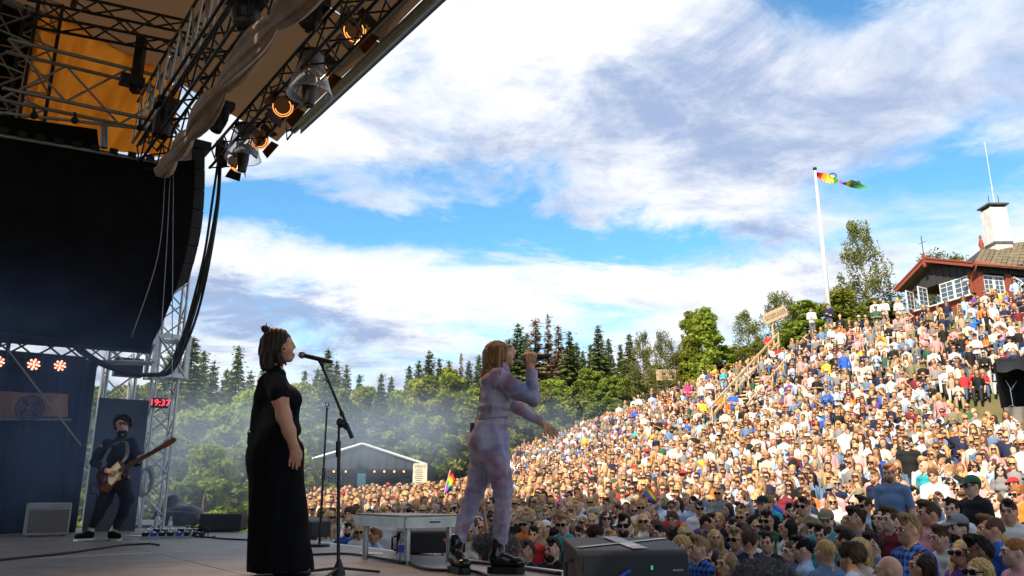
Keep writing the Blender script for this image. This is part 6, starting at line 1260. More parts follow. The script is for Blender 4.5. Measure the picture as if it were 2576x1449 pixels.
# roof wings
rz0 = z_head + .22
for sg, u_e in ((-1, -.55), (1, Wg + .45)):
    a, b = HX(u_e, -.45, rz0 - .0), HX(Wg * PU, -.45, z_peak + .12); m = MB(); m.prism([a, b, b + hy * (DPH), a + hy * (DPH)], (0, 0, .10)); m.build('roof_slope', 'slate', house)
    m = MB(); d = (b - a).normalized(); m.box((a + b) / 2 - hy * .03 + ZV * .03, (b - a).length, .05, .24, (d, hy, d.cross(hy))); bb = m.build('bargeboard', 'barn_red', house)
    m = MB(); m.box((a + b) / 2 - hy * .07 + ZV * .14, (b - a).length, .05, .08, (d, hy, d.cross(hy))); m.build('bargeboard_trim', 'barn_red', house)
m = MB(); m.box(HX(Wg * PU, -.52, z_peak + .12), .13, .08, .75, ax3()); m.build('peak_finial', 'barn_red', house)
wv = empty('weather_vane', HX(Wg * PU, -.5, z_peak + .5), 'thin iron weather vane on the gable peak', 'weather vane'); rod('spindle', HX(Wg * PU, -.5, z_peak + .5), HX(Wg * PU, -.5, z_peak + 1.5), .02, 'black_steel', wv); rod('cross_arm', HX(Wg * PU - .25, -.5, z_peak + 1.1), HX(Wg * PU + .25, -.5, z_peak + 1.1), .014, 'black_steel', wv)
def casement(o, dx, w, h, rows, cols_, parent, nrm, th=.05, glass=True):
    fr_ = MB()
    for (cu, cz, sw, sh_) in ((.03, h / 2, .06, h), (w - .03, h / 2, .06, h), (w / 2, .03, w - .12, .06), (w / 2, h - .03, w - .12, .06)): fr_.box(o + dx * cu + ZV * cz, sw, th, sh_, (dx, nrm, ZV))
    for j in range(1, rows): fr_.box(o + dx * w / 2 + ZV * (h * j / rows), w - .12, th * .7, .03, (dx, nrm, ZV))
    for j in range(1, cols_): fr_.box(o + dx * (w * j / cols_) + ZV * h / 2, .03, th * .6, h - .12, (dx, nrm, ZV))
    f_ = fr_.build('window', 'win_white', parent)
    if glass:
        for i in range(cols_):
            for j in range(rows):
                u0, u1 = max(.06, w * i / cols_), min(w - .06, w * (i + 1) / cols_); v0, v1 = max(.06, h * j / rows), min(h - .06, h * (j + 1) / rows)
                g = MB(); g.prism([o + dx * u0 + ZV * v0, o + dx * u1 + ZV * v0, o + dx * u1 + ZV * v1, o + dx * u0 + ZV * v1], nrm * .008); g.build('pane', 'window_glass', f_)
    return f_
hw = z_head - z_sill - .04; w0 = .22; w1 = Wg - .48; wsp = (w1 - w0) / 4
for i in (2, 3): casement(HX(w0 + i * wsp, .03, z_sill + .02), hx, wsp - .02, hw, 4, 2, house, hy)
for i, ang in ((0, 1.15), (1, 1.25)):        # the two left casements stand open outwards
    dx = (hx * math.cos(ang) - hy * math.sin(ang)).normalized(); casement(HX(w0 + i * wsp + (.06 if i == 0 else .10), -.02, z_sill + .02), dx, wsp * .9, hw, 4, 2, house, Vector((-dx.y, dx.x, 0)))
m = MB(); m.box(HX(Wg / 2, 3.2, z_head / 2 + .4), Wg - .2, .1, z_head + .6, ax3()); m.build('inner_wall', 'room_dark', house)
m = MB(); m.box(HX(Wg / 2, -.08, z_sill - .02), Wg - .5, .22, .06, ax3()); m.build('window_sill', 'win_white', house)
# right side wall running back
for i in range(5):
    v = .35 + i * 1.75
    m = MB(); m.box(HX(Wg + .02, v - .15, z_head / 2), .14, .36, z_head, ax3()); m.build('wall_post', 'barn_red', house)
    if i < 4:
        casement(HX(Wg - .02, v + .1, z_sill), hy, .62, hw * .95, 4, 2, house, -hx); casement(HX(Wg - .02, v + .76, z_sill), hy, .62, hw * .95, 4, 2, house, -hx)
        m = MB(); m.box(HX(Wg - .0, v + .75, z_sill / 2), .10, 1.35, z_sill, ax3()); m.build('sill_wall', 'barn_red', house)
for i in range(26): v = .1 + i * .30; m = MB(); m.box(HX(Wg + .03 + .02 * (i % 2), v, z_head + .22), .05, .28, .42, ax3()); m.build('board', 'board_black', house)
m = MB(); m.tube([HX(Wg + .42, -.40, rz0 + .10), HX(Wg + .42, DPH, rz0 + .10)], .07, 8); m.build('gutter', 'barn_red', house, smooth=True)
m = MB(); m.tube(bez(HX(Wg + .42, -.3, rz0 + .05), HX(Wg + .42, -.3, rz0 - .35), HX(Wg - .2, -.12, rz0 - .3), HX(Wg - .2, -.10, rz0 - .8), 10) + [HX(Wg - .2, -.10, .1)], .05, 8); m.build('downpipe', 'barn_red', house, smooth=True)
m = MB(); m.ball(HX(Wg - .35, -.28, z_head - .35), .16, 10, 6, (1, 1, .5)); m.build('wall_lamp', 'win_white', house, smooth=True)
# main house with slate roof and chimney, set behind to the right
mh = empty('main_house', HX(Wg + 2, 5.0, 0), 'larger house behind with brown slate roof', 'house'); ra, rb_ = at(2452, 657, 47), at(2640, 690, 44); rt, rt2 = at(2470, 626, 51), at(2660, 600, 49)
nrow, ncol = 8, 14
for j in range(nrow):
    for i in range(ncol):
        u0, u1 = i / ncol, (i + 1) / ncol; v0, v1 = j / nrow, (j + 1) / nrow; qp = lambda u, v: (ra + (rb_ - ra) * u) * (1 - v) + (rt + (rt2 - rt) * u) * v
        nn = (rb_ - ra).cross(rt - ra).normalized(); nn = nn if nn.z > 0 else -nn; o_ = nn * (.03 + .02 * ((i * 7 + j * 3) % 3))
        m = MB(); m.prism([qp(u0 + .004, v0 - .02) + o_, qp(u1 - .004, v0 - .02) + o_, qp(u1 - .004, v1) + o_ * .3, qp(u0 + .004, v1) + o_ * .3], nn * .03); m.build('slate', 'slate', mh)
m = MB(); m.prism([ra, rb_, rt2, rt], Vector((0, .1, -.12))); m.build('roof_deck', 'slate', mh)
m = MB(); m.tube([ra - Vector((0, .1, .05)), rb_ - Vector((0, .1, .05))], .09, 8); m.build('gutter', 'barn_red', mh)
m = MB(); lo_ = Vector((0, 0, -4.5)); m.prism([ra + Vector((.4, .5, -.1)), rb_ + Vector((.4, .5, -.1)), rb_ + Vector((.4, .5, 0)) + lo_, ra + Vector((.4, .5, 0)) + lo_], (0, .1, 0)); m.build('wall', 'board_black', mh)
m = MB(); m.tube([rt, rt2], .10, 8); m.build('ridge_cap', 'slate', mh); m = MB(); m.prism([ra, rt, rt + Vector((-.1, 4, -3)), ra + Vector((-.1, 4, 0)) + Vector((0, 0, -.2))], (-.05, 0, 0)); m.build('gable_wall', 'board_black', mh)
fn_ = at(2470, 626, 50.6); m = MB(); m.lathe(Vector((fn_.x, fn_.y, rt.z - .3)), Vector((fn_.x, fn_.y, rt.z + 2)), [(0, .12), (.25, .10), (.45, .17), (.7, .12), (.85, .07), (1.0, .10), (1.15, .02)], 10); m.build('ridge_finial', 'barn_red', mh, smooth=True)
ch = empty('chimney', at(2512, 620, 50), 'tall whitewashed chimney with dark cap on the slate roof', 'chimney'); c0_, c1_ = at(2513, 618, 50), at(2502, 528, 50); kx = 50 / FPX
m = MB(); w_ = 44 * kx; bt_ = Vector((c0_.x, c0_.y, c0_.z - .6)); hgt = c1_.z - bt_.z; m.prism([bt_ + Vector((sx_ * w_ / 2, sy_ * w_ / 2, 0)) for sx_, sy_ in ((-1, -1), (1, -1), (1, 1), (-1, 1))], (0, 0, hgt)); cs_ = m.build('stack', 'plaster', ch); cs_.rotation_euler = (0, 0, .0)
m = MB(); m.bevel_box(bt_ + ZV * (hgt + .22), w_ * 1.25, w_ * 1.25, .12, .03); m.build('cap', 'lead', ch)
for sx_ in (-1, 1):
    for sy_ in (-1, 1): m = MB(); m.box(bt_ + ZV * (hgt + .08) + Vector((sx_ * w_ * .4, sy_ * w_ * .4, 0)), .16, .16, .17); m.build('cap_pier', 'lead', ch)
m = MB(); m.prism([bt_ + ZV * .55 + Vector((sx_ * w_ * .54, sy_ * w_ * .54, 0)) for sx_, sy_ in ((-1, -1), (1, -1), (1, 1), (-1, 1))], (0, 0, .18)); m.build('flashing', 'lead', ch)
an = empty('antenna', bt_ + ZV * (hgt + .28), 'thin antenna mast rising from the chimney', 'antenna'); pz = bt_ + ZV * (hgt + .28) + Vector((.15, 0, 0)); tz_ = at(2497, 358, 50).z
rod('mast', pz, Vector((pz.x, pz.y, lerp(pz.z, tz_, .35))), .032, 'pole_white', an); rod('whip', Vector((pz.x, pz.y, lerp(pz.z, tz_, .35))), Vector((pz.x, pz.y, tz_)), .018, 'pole_white', an)
for dx in (-.35, .3): rod('stub', pz + Vector((dx, 0, 0)), pz + Vector((dx, 0, .75)), .02, 'black_steel', an)

# ------------------------------------------------------------------ second small stage at the right edge (black booth)
mat('canvas_grey', (.16, .145, .12), .9, var=.2, vscale=3)
YB = 27.0; b0, b1 = at(2502, 912, YB), at(2640, 905, YB); d0, d1 = at(2522, 1026, YB), at(2640, 1020, YB); e0, e1 = at(2528, 1090, YB), at(2640, 1090, YB)
bo_ = empty('small_stage', e0, 'black covered side stage at the right picture edge', 'stage'); bk = Vector((2.4, 3.0, 0))
m = MB(); m.prism([b0, b1, b1 + bk, b0 + bk], (0, 0, .12)); m.build('roof', 'black_plastic', bo_)
m = MB(); m.grid(lambda u, v: b0 + (b1 - b0) * u - ZV * (.32 * v + .05 * math.sin(u * 14) * v) - Vector((0, .05 + .1 * v * math.sin(u * 6), 0)), 30, 5); m.build('valance', 'black_plastic', bo_, smooth=True)
m = MB(); m.prism([b0, b0 + bk, d0 + bk, d0], (-.05, 0, 0)); m.build('side_wall', 'black_cloth', bo_); m = MB(); m.prism([b0 + bk, b1 + bk, d1 + bk, d0 + bk], (0, .05, 0)); m.build('back_wall', 'black_cloth', bo_)
m = MB(); m.prism([d0, d1, d1 + bk, d0 + bk], (0, 0, -.1)); m.build('deck', 'black_plastic', bo_)
m = MB(); m.grid(lambda u, v: d0 + (d1 - d0) * u + (e0 - d0) * v - ZV * .8 * v * v + Vector((0, -.08 - .05 * math.sin(u * 21 + v * 2), 0)), 30, 6); m.build('canvas_skirt', 'canvas_grey', bo_, smooth=True)
ds = empty('cymbal_stand', at(2545, 1022, YB + 1.2), 'chrome drum stand inside the black side stage', 'stand')
q = lambda x, y: at(x, y, YB + 1.2)
for a, b in (((2548, 1022), (2540, 975)), ((2540, 975), (2528, 955)), ((2540, 985), (2556, 960)), ((2545, 1020), (2535, 1024)), ((2545, 1020), (2558, 1026))): rod('tube', q(*a), q(*b), .02, 'chrome', ds)
for p in ((2548, 958), (2528, 955)): c = q(*p); m = MB(); m.lathe(c, c + Vector((.5, -.2, 1)), [(0, .28), (.02, .1), (.05, .001)], 18); m.build('cymbal', 'chrome', ds)

# ------------------------------------------------------------------ the crowd
HAIRC = {'blonde': (.50, .31, .12), 'dark blonde': (.25, .15, .065), 'brown': (.085, .046, .024), 'dark brown': (.032, .018, .012), 'black': (.011, .009, .008), 'ginger': (.30, .11, .035), 'grey': (.33, .31, .29)}
SHIRT = {'white': (.66, .65, .63), 'cream': (.62, .55, .45), 'pale blue': (.36, .48, .66), 'bright blue': (.03, .12, .50), 'navy': (.014, .02, .055), 'black': (.011, .011, .012), 'grey': (.21, .21, .21), 'pink': (.66, .32, .33), 'red': (.52, .03, .03), 'dark green': (.035, .11, .06), 'khaki': (.20, .175, .10), 'orange': (.78, .19, .03), 'yellow': (.72, .46, .04), 'teal': (.03, .36, .42), 'burgundy': (.16, .018, .03), 'denim blue': (.12, .20, .33), 'tan': (.44, .32, .21), 'purple': (.11, .045, .24), 'magenta': (.60, .03, .22)}
SW = {'white': 22, 'cream': 12, 'pale blue': 11, 'bright blue': 2.5, 'navy': 10, 'black': 14, 'grey': 8, 'pink': 7, 'red': 2, 'dark green': 2, 'khaki': 4, 'orange': 1.6, 'yellow': 1.2, 'teal': 1.2, 'burgundy': 3, 'denim blue': 7, 'tan': 4, 'purple': 1}
HW = {'blonde': 34, 'dark blonde': 24, 'brown': 22, 'dark brown': 13, 'black': 3, 'ginger': 3, 'grey': 4}
def pick(d, r): return r.choices(list(d), weights=list(d.values()))[0]
cr = random.Random(99)
skin_mat('skin_a', (.58, .33, .22)); skin_mat('skin_b', (.52, .27, .17)); skin_mat('skin_c', (.62, .39, .29)); skin_mat('skin_d', (.20, .095, .055))
obj_color_mat('shirt_cloth', .85, .10, 9, .25, 30); obj_color_mat('shirt_plaid', .85, .08, 9, .2, 30, pattern='plaid'); obj_color_mat('hair_any', .65, .45, 1.6, .6, 2.0, stretch=(50, 50, 9), spec=.18)
obj_color_mat('hat_cloth', .85, .1, 9, .2, 40)
for nm, c_ in (('jeans', (.05, .09, .18)), ('trouser_dark', (.02, .02, .025)), ('trouser_tan', (.30, .23, .15)), ('shorts_grey', (.12, .12, .13)), ('shoe_white', (.6, .6, .58)), ('sunglass', (.008, .008, .009)), ('eye_white', (.55, .5, .47)), ('brow', (.04, .025, .015))): mat(nm, c_, .8 if nm != 'sunglass' else .12, var=.12 if nm != 'sunglass' else 0)
def human(sex, pose):
    f = sex == 'woman'; sh_ = .165 if f else .195; p = []
    p += [S((0, .012, 1.650), (.074, .094, .104)), S((0, -.028, 1.588), (.052 if f else .057, .062, .058), .04), S((0, -.072, 1.553), (.022, .020, .018), .03), C((0, -.092, 1.650), (0, -.114, 1.617), .009, .0145, .012), S((0, -.080, 1.668), (.052, .022, .012), .014), S((.033, -.100, 1.646), (.019, .013, .011), .010, 0, -1), S((-.033, -.100, 1.646), (.019, .013, .011), .010, 0, -1), S((.077, .005, 1.633), (.010, .02, .031), .008), S((-.077, .005, 1.633), (.010, .02, .031), .008), S((0, -.088, 1.581), (.024, .012, .007), .008), S((0, -.085, 1.570), (.020, .012, .007), .008), S((.045, -.055, 1.612), (.022, .02, .02), .02), S((-.045, -.055, 1.612), (.022, .02, .02), .02),
          C((0, .01, 1.575), (0, .022, 1.45), .048 if f else .056, .054 if f else .064, .03)]
    p += [S((0, .012, 1.425), (sh_, .098, .07), .03, 1), C((0, .025, 1.505), (sh_ * .8, .015, 1.445), .052, .05, .02, 1), C((0, .025, 1.505), (-sh_ * .8, .015, 1.445), .052, .05, .02, 1), S((0, .005, 1.27), (sh_ * .92, .118, .16), .05, 1), S((0, -.005, 1.07), (.135 if f else .165, .11, .17), .06, 1), S((0, 0, .95), (.165, .12, .10), .05, 1)]
    if f: p += [S((.07, -.085, 1.27), (.07, .06, .065), .03, 1), S((-.07, -.085, 1.27), (.07, .06, .065), .03, 1)]
    a0, a1 = (.052, .042) if f else (.064, .052); w0, w1 = (.036, .026) if f else (.044, .031)
    for sg in (-1, 1):
        S0 = (sg * (sh_ - .012), .012, 1.42)
        if pose == 'down': E_, W_ = (sg * (sh_ + .045), .02, 1.12), (sg * (sh_ + .05), -.06, .89)
        elif pose == 'folded': E_, W_ = (sg * (sh_ + .04), -.02, 1.13), (-sg * .02, -.17, 1.13 + .04 * sg)
        elif pose == 'held': E_, W_ = (sg * (sh_ + .03), .0, 1.12), (sg * .10, -.24, 1.22 + .05 * sg)
        elif pose == 'shade': E_, W_ = ((sg * (sh_ + .16), -.08, 1.46), (sg * .10, -.16, 1.66)) if sg < 0 else ((sg * (sh_ + .045), .02, 1.12), (sg * (sh_ + .05), -.06, .89))
        elif pose == 'raise': E_, W_ = ((sg * (sh_ + .10), -.06, 1.62), (sg * (sh_ + .06), -.10, 1.88)) if sg > 0 else ((sg * (sh_ + .03), 0, 1.12), (sg * .1, -.22, 1.2))
        v = Vector(W_) - Vector(E_); H_ = Vector(W_) + v.normalized() * .09; mid = Vector(S0).lerp(Vector(E_), .72)
        p += [C(S0, mid, a0, a1, .03, 1), C(mid, E_, a1 * .86, w0, .01, 2), C(E_, W_, w0, w1, .012, 2), C(W_, H_, w1 * 1.0, .036, .012, 0, 1, (Vector((1, 0, 0)), .62))]
        pv = v.normalized(); sx = pv.cross(Vector((0, 1, 0))); sx = sx.normalized() if sx.length > .1 else Vector((1, 0, 0))
        for i in range(4): b = H_ + sx * ((i - 1.5) * .017); p.append(C(b, b + pv * (.055 + .008 * (1.5 - abs(i - 1.5))), .010, .008, .004))
        p.append(C(H_ - pv * .05 + sx * .03, H_ - pv * .0 + sx * .052, .012, .009, .006))
    p += [S((0, 0, .90), (.165, .118, .11), .04, 3)]
    for sg in (-1, 1): p += [C((sg * .085, 0, .87), (sg * .095, -.01, .48), .09, .062, .03, 3), C((sg * .095, -.01, .48), (sg * .095, .02, .10), .062, .05, .02, 3), C((sg * .095, .03, .05), (sg * .105, -.13, .04), .045, .04, .02, 4)]
    return p
def bodymesh(sex, pose, vox, nm):
    V, F, g = surface(human(sex, pose), vox, None, groups=True); return np_mesh(nm, V, F, ['skin_a', 'shirt_cloth', 'skin_a', 'jeans', 'shoe_white'], g)
POSES = ['down', 'folded', 'held', 'shade', 'raise']
BODY = {}
for sx_ in ('man', 'woman'):
    for ps_ in POSES: BODY[sx_, ps_] = bodymesh(sx_, ps_, .0125, 'body')
def hairmesh(prims, vox=.010, amp=.006, f=75, mats='hair_any'):
    V, F, g = surface(prims, vox, folds(amp, f, 3) if amp else None); return np_mesh('hair', V, F, mats)
cap0 = [S((0, .022, 1.668), (.081, .099, .091))]
faceC = [S((0, -.105, 1.610), (.074, .072, .076), .012, 0, -1)]
cutlow = lambda z, n=(0, -.5, 1): HS((0, .05, z), n)
ears = [S((.085, -.005, 1.615), (.03, .03, .045), .01, 0, -1), S((-.085, -.005, 1.615), (.03, .03, .045), .01, 0, -1)]
def curtain(z, front=True, r=.04):
    p = []
    for sg in (-1, 1): p += [C((sg * .055, .05, 1.66), (sg * .085, .075, z), .045, r, .03), C((sg * .075, .0, 1.66), (sg * (.10 if front else .085), -.03 if front else .03, z + .06), .032, .026, .025)]
    return p + [C((0, .08, 1.66), (0, .10, z), .05, .045, .03)]
HAIR = {'short': hairmesh(cap0 + [S((.01, -.045, 1.752), (.06, .055, .028), .03)] + faceC + ears + [cutlow(1.575)]), 'quiff': hairmesh(cap0 + [S((.01, -.052, 1.752), (.06, .05, .032), .03), S((0, .01, 1.752), (.058, .06, .024), .03)] + faceC + ears + [cutlow(1.58)], amp=.006, f=80), 'cropped': hairmesh([S((0, .02, 1.664), (.079, .097, .096))] + faceC + ears + [cutlow(1.60)], amp=.002),
        'curly': hairmesh([S((0, .025, 1.69), (.098, .112, .10))] + faceC + [cutlow(1.57)], amp=.011, f=75), 'long': hairmesh(cap0 + curtain(1.36) + faceC), 'straight': hairmesh(cap0 + curtain(1.42, False, .032) + faceC), 'bob': hairmesh(cap0 + curtain(1.53) + faceC), 'bun': hairmesh(cap0 + [S((0, .09, 1.765), .045, .02)] + faceC + ears + [cutlow(1.58)]), 'ponytail': hairmesh(cap0 + [C((0, .11, 1.70), (.02, .14, 1.48), .035, .018, .02)] + faceC + ears + [cutlow(1.58)])}
BEARD = hairmesh([S((0, -.035, 1.578), (.062, .068, .062)), S((0, -.072, 1.548), (.03, .028, .026), .03), S((0, -.085, 1.640), (.06, .06, .050), .010, 0, -1), S((0, -.10, 1.577), (.022, .02, .009), .006, 0, -1), HS((0, 0, 1.615), (0, 0, -1))], .009, .003, 90)
CAP = hairmesh([S((0, .015, 1.695), (.090, .108, .088)), HS((0, 0, 1.685), (0, .12, 1)), C((0, -.09, 1.69), (0, -.155, 1.675), .075, .055, .012, 0, 1, (Vector((0, 0, 1)), .10))], .010, 0, 1, 'hat_cloth')
HAT = hairmesh([S((0, .015, 1.72), (.088, .10, .075)), HS((0, 0, 1.69), (0, 0, 1)), C((0, .01, 1.69), (0, .012, 1.69), .15, .15, .02, 0, 1, (Vector((0, 0, 1)), .06))], .010, 0, 1, 'hat_cloth')
m = MB()
for sg in (-1, 1): m.bevel_box((sg * .036, -.112, 1.643), .056, .010, .040, .004); m.box((sg * .073, -.055, 1.650), .005, .115, .010)
m.box((0, -.114, 1.652), .02, .008, .008); _g = m.build('sunglasses', 'sunglass'); GLASS = _g.data; GLASS.transform(Matrix.Translation(_g.location)); bpy.data.objects.remove(_g)
m = MB(); m.ball((.033, -.084, 1.646), .0135, 10, 8); _g = m.build('eye', 'eye_white', smooth=True); EYE = _g.data; EYE.transform(Matrix.Translation(_g.location)); bpy.data.objects.remove(_g)
EYE.materials.append(MATS['eye_dark'])
for p_ in EYE.polygons:
    c_ = p_.center; p_.material_index = 1 if (c_.y < -.0915 and abs(c_.x - .033) < .0075) else 0
m = MB(); m.tube([(.016, -.104, 1.664), (.032, -.108, 1.671), (.052, -.095, 1.664)], .0042, 5); _g = m.build('eyebrow', 'brow', smooth=True); BROW = _g.data; BROW.transform(Matrix.Translation(_g.location)); bpy.data.objects.remove(_g)
m = MB(); m.box((0, -.100, 1.5755), .034, .006, .004); _g = m.build('mouth', 'lip'); MOUTH = _g.data; MOUTH.transform(Matrix.Translation(_g.location)); bpy.data.objects.remove(_g)
m = MB(); m.lathe((-.11, -.30, 1.24), (-.11, -.30, 2), [(0, .026), (.12, .038)], 12); _g = m.build('drink_cup', 'clear_plastic', fix=False); CUP = _g.data; CUP.transform(Matrix.Translation(_g.location)); bpy.data.objects.remove(_g)
mat('beer', (.55, .28, .04), .2, var=.1)
STAGE_AT = Vector((-1.5, 6.5, 0))
# people measured one by one: px, py of the head, depth, sex, hair style, hair colour, eyewear, shirt, extras, turn (degrees added to "looking at the singers")
NEAR = [(2286, 1335, 7.5, 'man', 'quiff', 'dark blonde', 0, 'bright blue', 'plaid', 0), (2366, 1355, 8.2, 'man', 'short', 'brown', 0, 'white', '', -5), (2236, 1436, 6.3, 'man', None, 'brown', 0, 'black', '', -25), (2139, 1405, 7.0, 'man', 'curly', 'dark brown', 0, 'pale blue', '', -50), (2194, 1374, 8.3, 'man', 'quiff', 'dark brown', 1, 'denim blue', '', -15), (2316, 1424, 6.8, 'woman', 'long', 'dark brown', 0, 'black', '', 0), (2461, 1391, 6.6, 'man', 'quiff', 'black', 0, 'navy', 'dark', -15), (2408, 1330, 8.2, 'man', 'cap', 'dark brown', 0, 'bright blue', 'beard cap:grey', 5), (2491, 1332, 8.0, 'man', 'short', 'brown', 0, 'bright blue', '', -20), (2552, 1390, 6.8, 'man', 'cropped', 'ginger', 0, 'pink', '', -10), (2075, 1390, 7.4, 'man', 'cropped', 'blonde', 0, 'denim blue', '', -75), (2019, 1382, 8.0, 'man', 'short', 'black', 0, 'pale blue', '', -40), (2078, 1313, 10.2, 'man', 'cap', 'brown', 0, 'teal', 'beard cap:khaki', 30), (2066, 1348, 9.8, 'man', 'short', 'dark brown', 0, 'teal', '', 20), (2125, 1360, 8.6, 'man', 'quiff', 'dark brown', 0, 'black', '', -60), (2150, 1308, 9.6, 'man', 'quiff', 'dark brown', 0, 'grey', '', -20), (2175, 1274, 11.2, 'man', 'short', 'dark brown', 1, 'pale blue', 'beard', -10), (2214, 1306, 10.4, 'woman', 'straight', 'dark brown', 0, 'black', '', 10), (2239, 1308, 9.4, 'man', 'quiff', 'brown', 0, 'burgundy', '', 0), (2336, 1293, 9.6, 'man', 'quiff', 'brown', 0, 'pink', '', -25), (2394, 1282, 10.2, 'man', 'quiff', 'dark brown', 0, 'white', '', 15), (2538, 1288, 9.0, 'man', 'short', 'dark brown', 0, 'white', '', 20), (2300, 1246, 13, 'man', 'short', 'black', 0, 'navy', '', 5), (2286, 1275, 11.8, 'woman', 'ponytail', 'brown', 0, 'purple', '', 10), (2255, 1275, 12.2, 'man', 'hat', 'brown', 1, 'black', 'cap:black', 0), (2444, 1224, 13.2, 'man', 'cap', 'brown', 1, 'black', 'cap:dark_green', -20), (2239, 1192, 15, 'man', 'short', 'ginger', 0, 'denim blue', 'beard', 0), (2463, 1440, 6.4, 'woman', 'long', 'blonde', 1, 'cream', '', 20), (2281, 1116, 19.5, 'man', 'cropped', 'brown', 1, 'black', '', 0), (2341, 1118, 19.5, 'man', 'short', 'grey', 0, 'navy', '', 150),
        (1757, 1380, 8.0, 'man', 'short', 'dark blonde', 0, 'bright blue', 'plaid', 0), (1885, 1360, 8.0, 'man', 'short', 'brown', 0, 'navy', '', -120), (1826, 1420, 7.2, 'woman', 'long', 'dark blonde', 0, 'cream', '', 25), (1571, 1323, 9.6, 'man', 'short', 'dark brown', 1, 'navy', 'beard', 25), (1457, 1348, 10.4, 'man', 'short', 'brown', 0, 'black', '', 10), (1504, 1348, 10.6, 'man', 'curly', 'dark brown', 0, 'black', '', 120), (1390, 1384, 8.6, 'man', 'quiff', 'dark brown', 0, 'black', 'beard', 0), (1662, 1343, 11.0, 'man', 'short', 'dark brown', 0, 'grey', '', -30), (1929, 1312, 10.8, 'man', 'quiff', 'dark brown', 1, 'dark green', 'beard', 10), (1929, 1366, 9.2, 'man', 'quiff', 'dark brown', 0, 'black', '', 30), (1979, 1328, 10.2, 'woman', 'long', 'black', 0, 'white', '', -20), (1987, 1388, 8.6, 'woman', 'straight', 'brown', 0, 'denim blue', '', 5), (1718, 1346, 11.4, 'woman', 'bun', 'blonde', 1, 'tan', '', 15), (1799, 1354, 10.6, 'woman', 'long', 'blonde', 0, 'grey', '', 40), (1646, 1326, 12.4, 'woman', 'long', 'brown', 0, 'black', '', -40), (1618, 1312, 12.8, 'woman', 'long', 'blonde', 1, 'white', '', 20), (1590, 1348, 10.8, 'woman', 'bun', 'dark blonde', 0, 'black', '', 10), (1918, 1270, 14, 'man', 'cap', 'brown', 0, 'black', 'cap:black', 0), (1782, 1316, 12, 'man', 'short', 'dark brown', 0, 'navy', '', 100), (1324, 1389, 9.6, 'man', 'quiff', 'brown', 0, 'navy', '', -10), (1342, 1346, 11.6, 'man', 'short', 'dark brown', 0, 'red', '', 10), (1371, 1330, 13, 'woman', 'cap', 'brown', 0, 'red', 'cap:white', -20), (1321, 1320, 13.4, 'woman', 'cap', 'dark blonde', 1, 'orange', 'cap:khaki', -10), (1183, 1350, 13.2, 'woman', 'bob', 'blonde', 0, 'orange', '', 0), (875, 1334, 14.2, 'man', 'quiff', 'dark brown', 0, 'bright blue', 'beard', 0), (904, 1339, 14.6, 'woman', 'bob', 'blonde', 1, 'white', '', 0), (821, 1336, 14.4, 'woman', 'long', 'blonde', 1, 'white', '', 10), (943, 1349, 12.4, 'man', 'short', 'ginger', 0, 'pale blue', '', -60), (1208, 1327, 15, 'woman', 'long', 'blonde', 1, 'cream', '', 10), (1236, 1305, 17, 'man', 'short', 'brown', 1, 'pale blue', '', 5), (1850, 1330, 11.2, 'man', 'short', 'brown', 0, 'navy', '', 0), (2020, 1275, 12.5, 'man', 'short', 'brown', 1, 'khaki', 'tall', 5), (1745, 1268, 15.2, 'man', 'short', 'dark brown', 0, 'pale blue', '', 5), (1808, 1242, 16.4, 'man', 'short', 'dark blonde', 1, 'grey', '', 0), (1690, 1290, 14.6, 'man', 'quiff', 'ginger', 0, 'red', '', 0), (2505, 1262, 11.5, 'woman', 'straight', 'brown', 0, 'cream', '', 0), (2560, 1245, 12.2, 'man', 'curly', 'ginger', 1, 'orange', '', -15), (2420, 1262, 11.9, 'man', 'short', 'brown', 1, 'white', '', 10)]
PEOPLE = []     # dicts
def add_person(x, y, **k): PEOPLE.append(dict(x=x, y=y, **k))
taken = {}
def free(x, y, r):
    ix, iy = int(math.floor(x / .6)), int(math.floor(y / .6))
    for i in range(ix - 2, ix + 3):
        for j in range(iy - 2, iy + 3):
            for (a, b) in taken.get((i, j), ()):
                if (a - x) ** 2 + (b - y) ** 2 < r * r: return False
    return True
def take(x, y): taken.setdefault((int(math.floor(x / .6)), int(math.floor(y / .6))), []).append((x, y))
for (px, py, D, sex, hs, hc, eye, shirt, ex, turn) in NEAR:
    Y = D
    for it in range(40):
        p = at(px, py, Y); g = gz(p.x, p.y) if Y > 11 else -1.5; sc_ = (p.z - g) / 1.64
        if sc_ < .90: Y *= .985 if py > HOR else 1.015
        elif sc_ > 1.13 and 'tall' not in ex: Y *= 1.015 if py > HOR else .985
        else: break
        if not .86 * D < Y < 1.14 * D: break
    sc_ = max(.88, min(1.15, sc_)); add_person(p.x, p.y, z=p.z - 1.64 * sc_, sc=sc_, sex=sex, hs=hs, hc=hc, eye=eye, shirt=shirt, ex=ex, turn=turn, near=True); take(p.x, p.y)
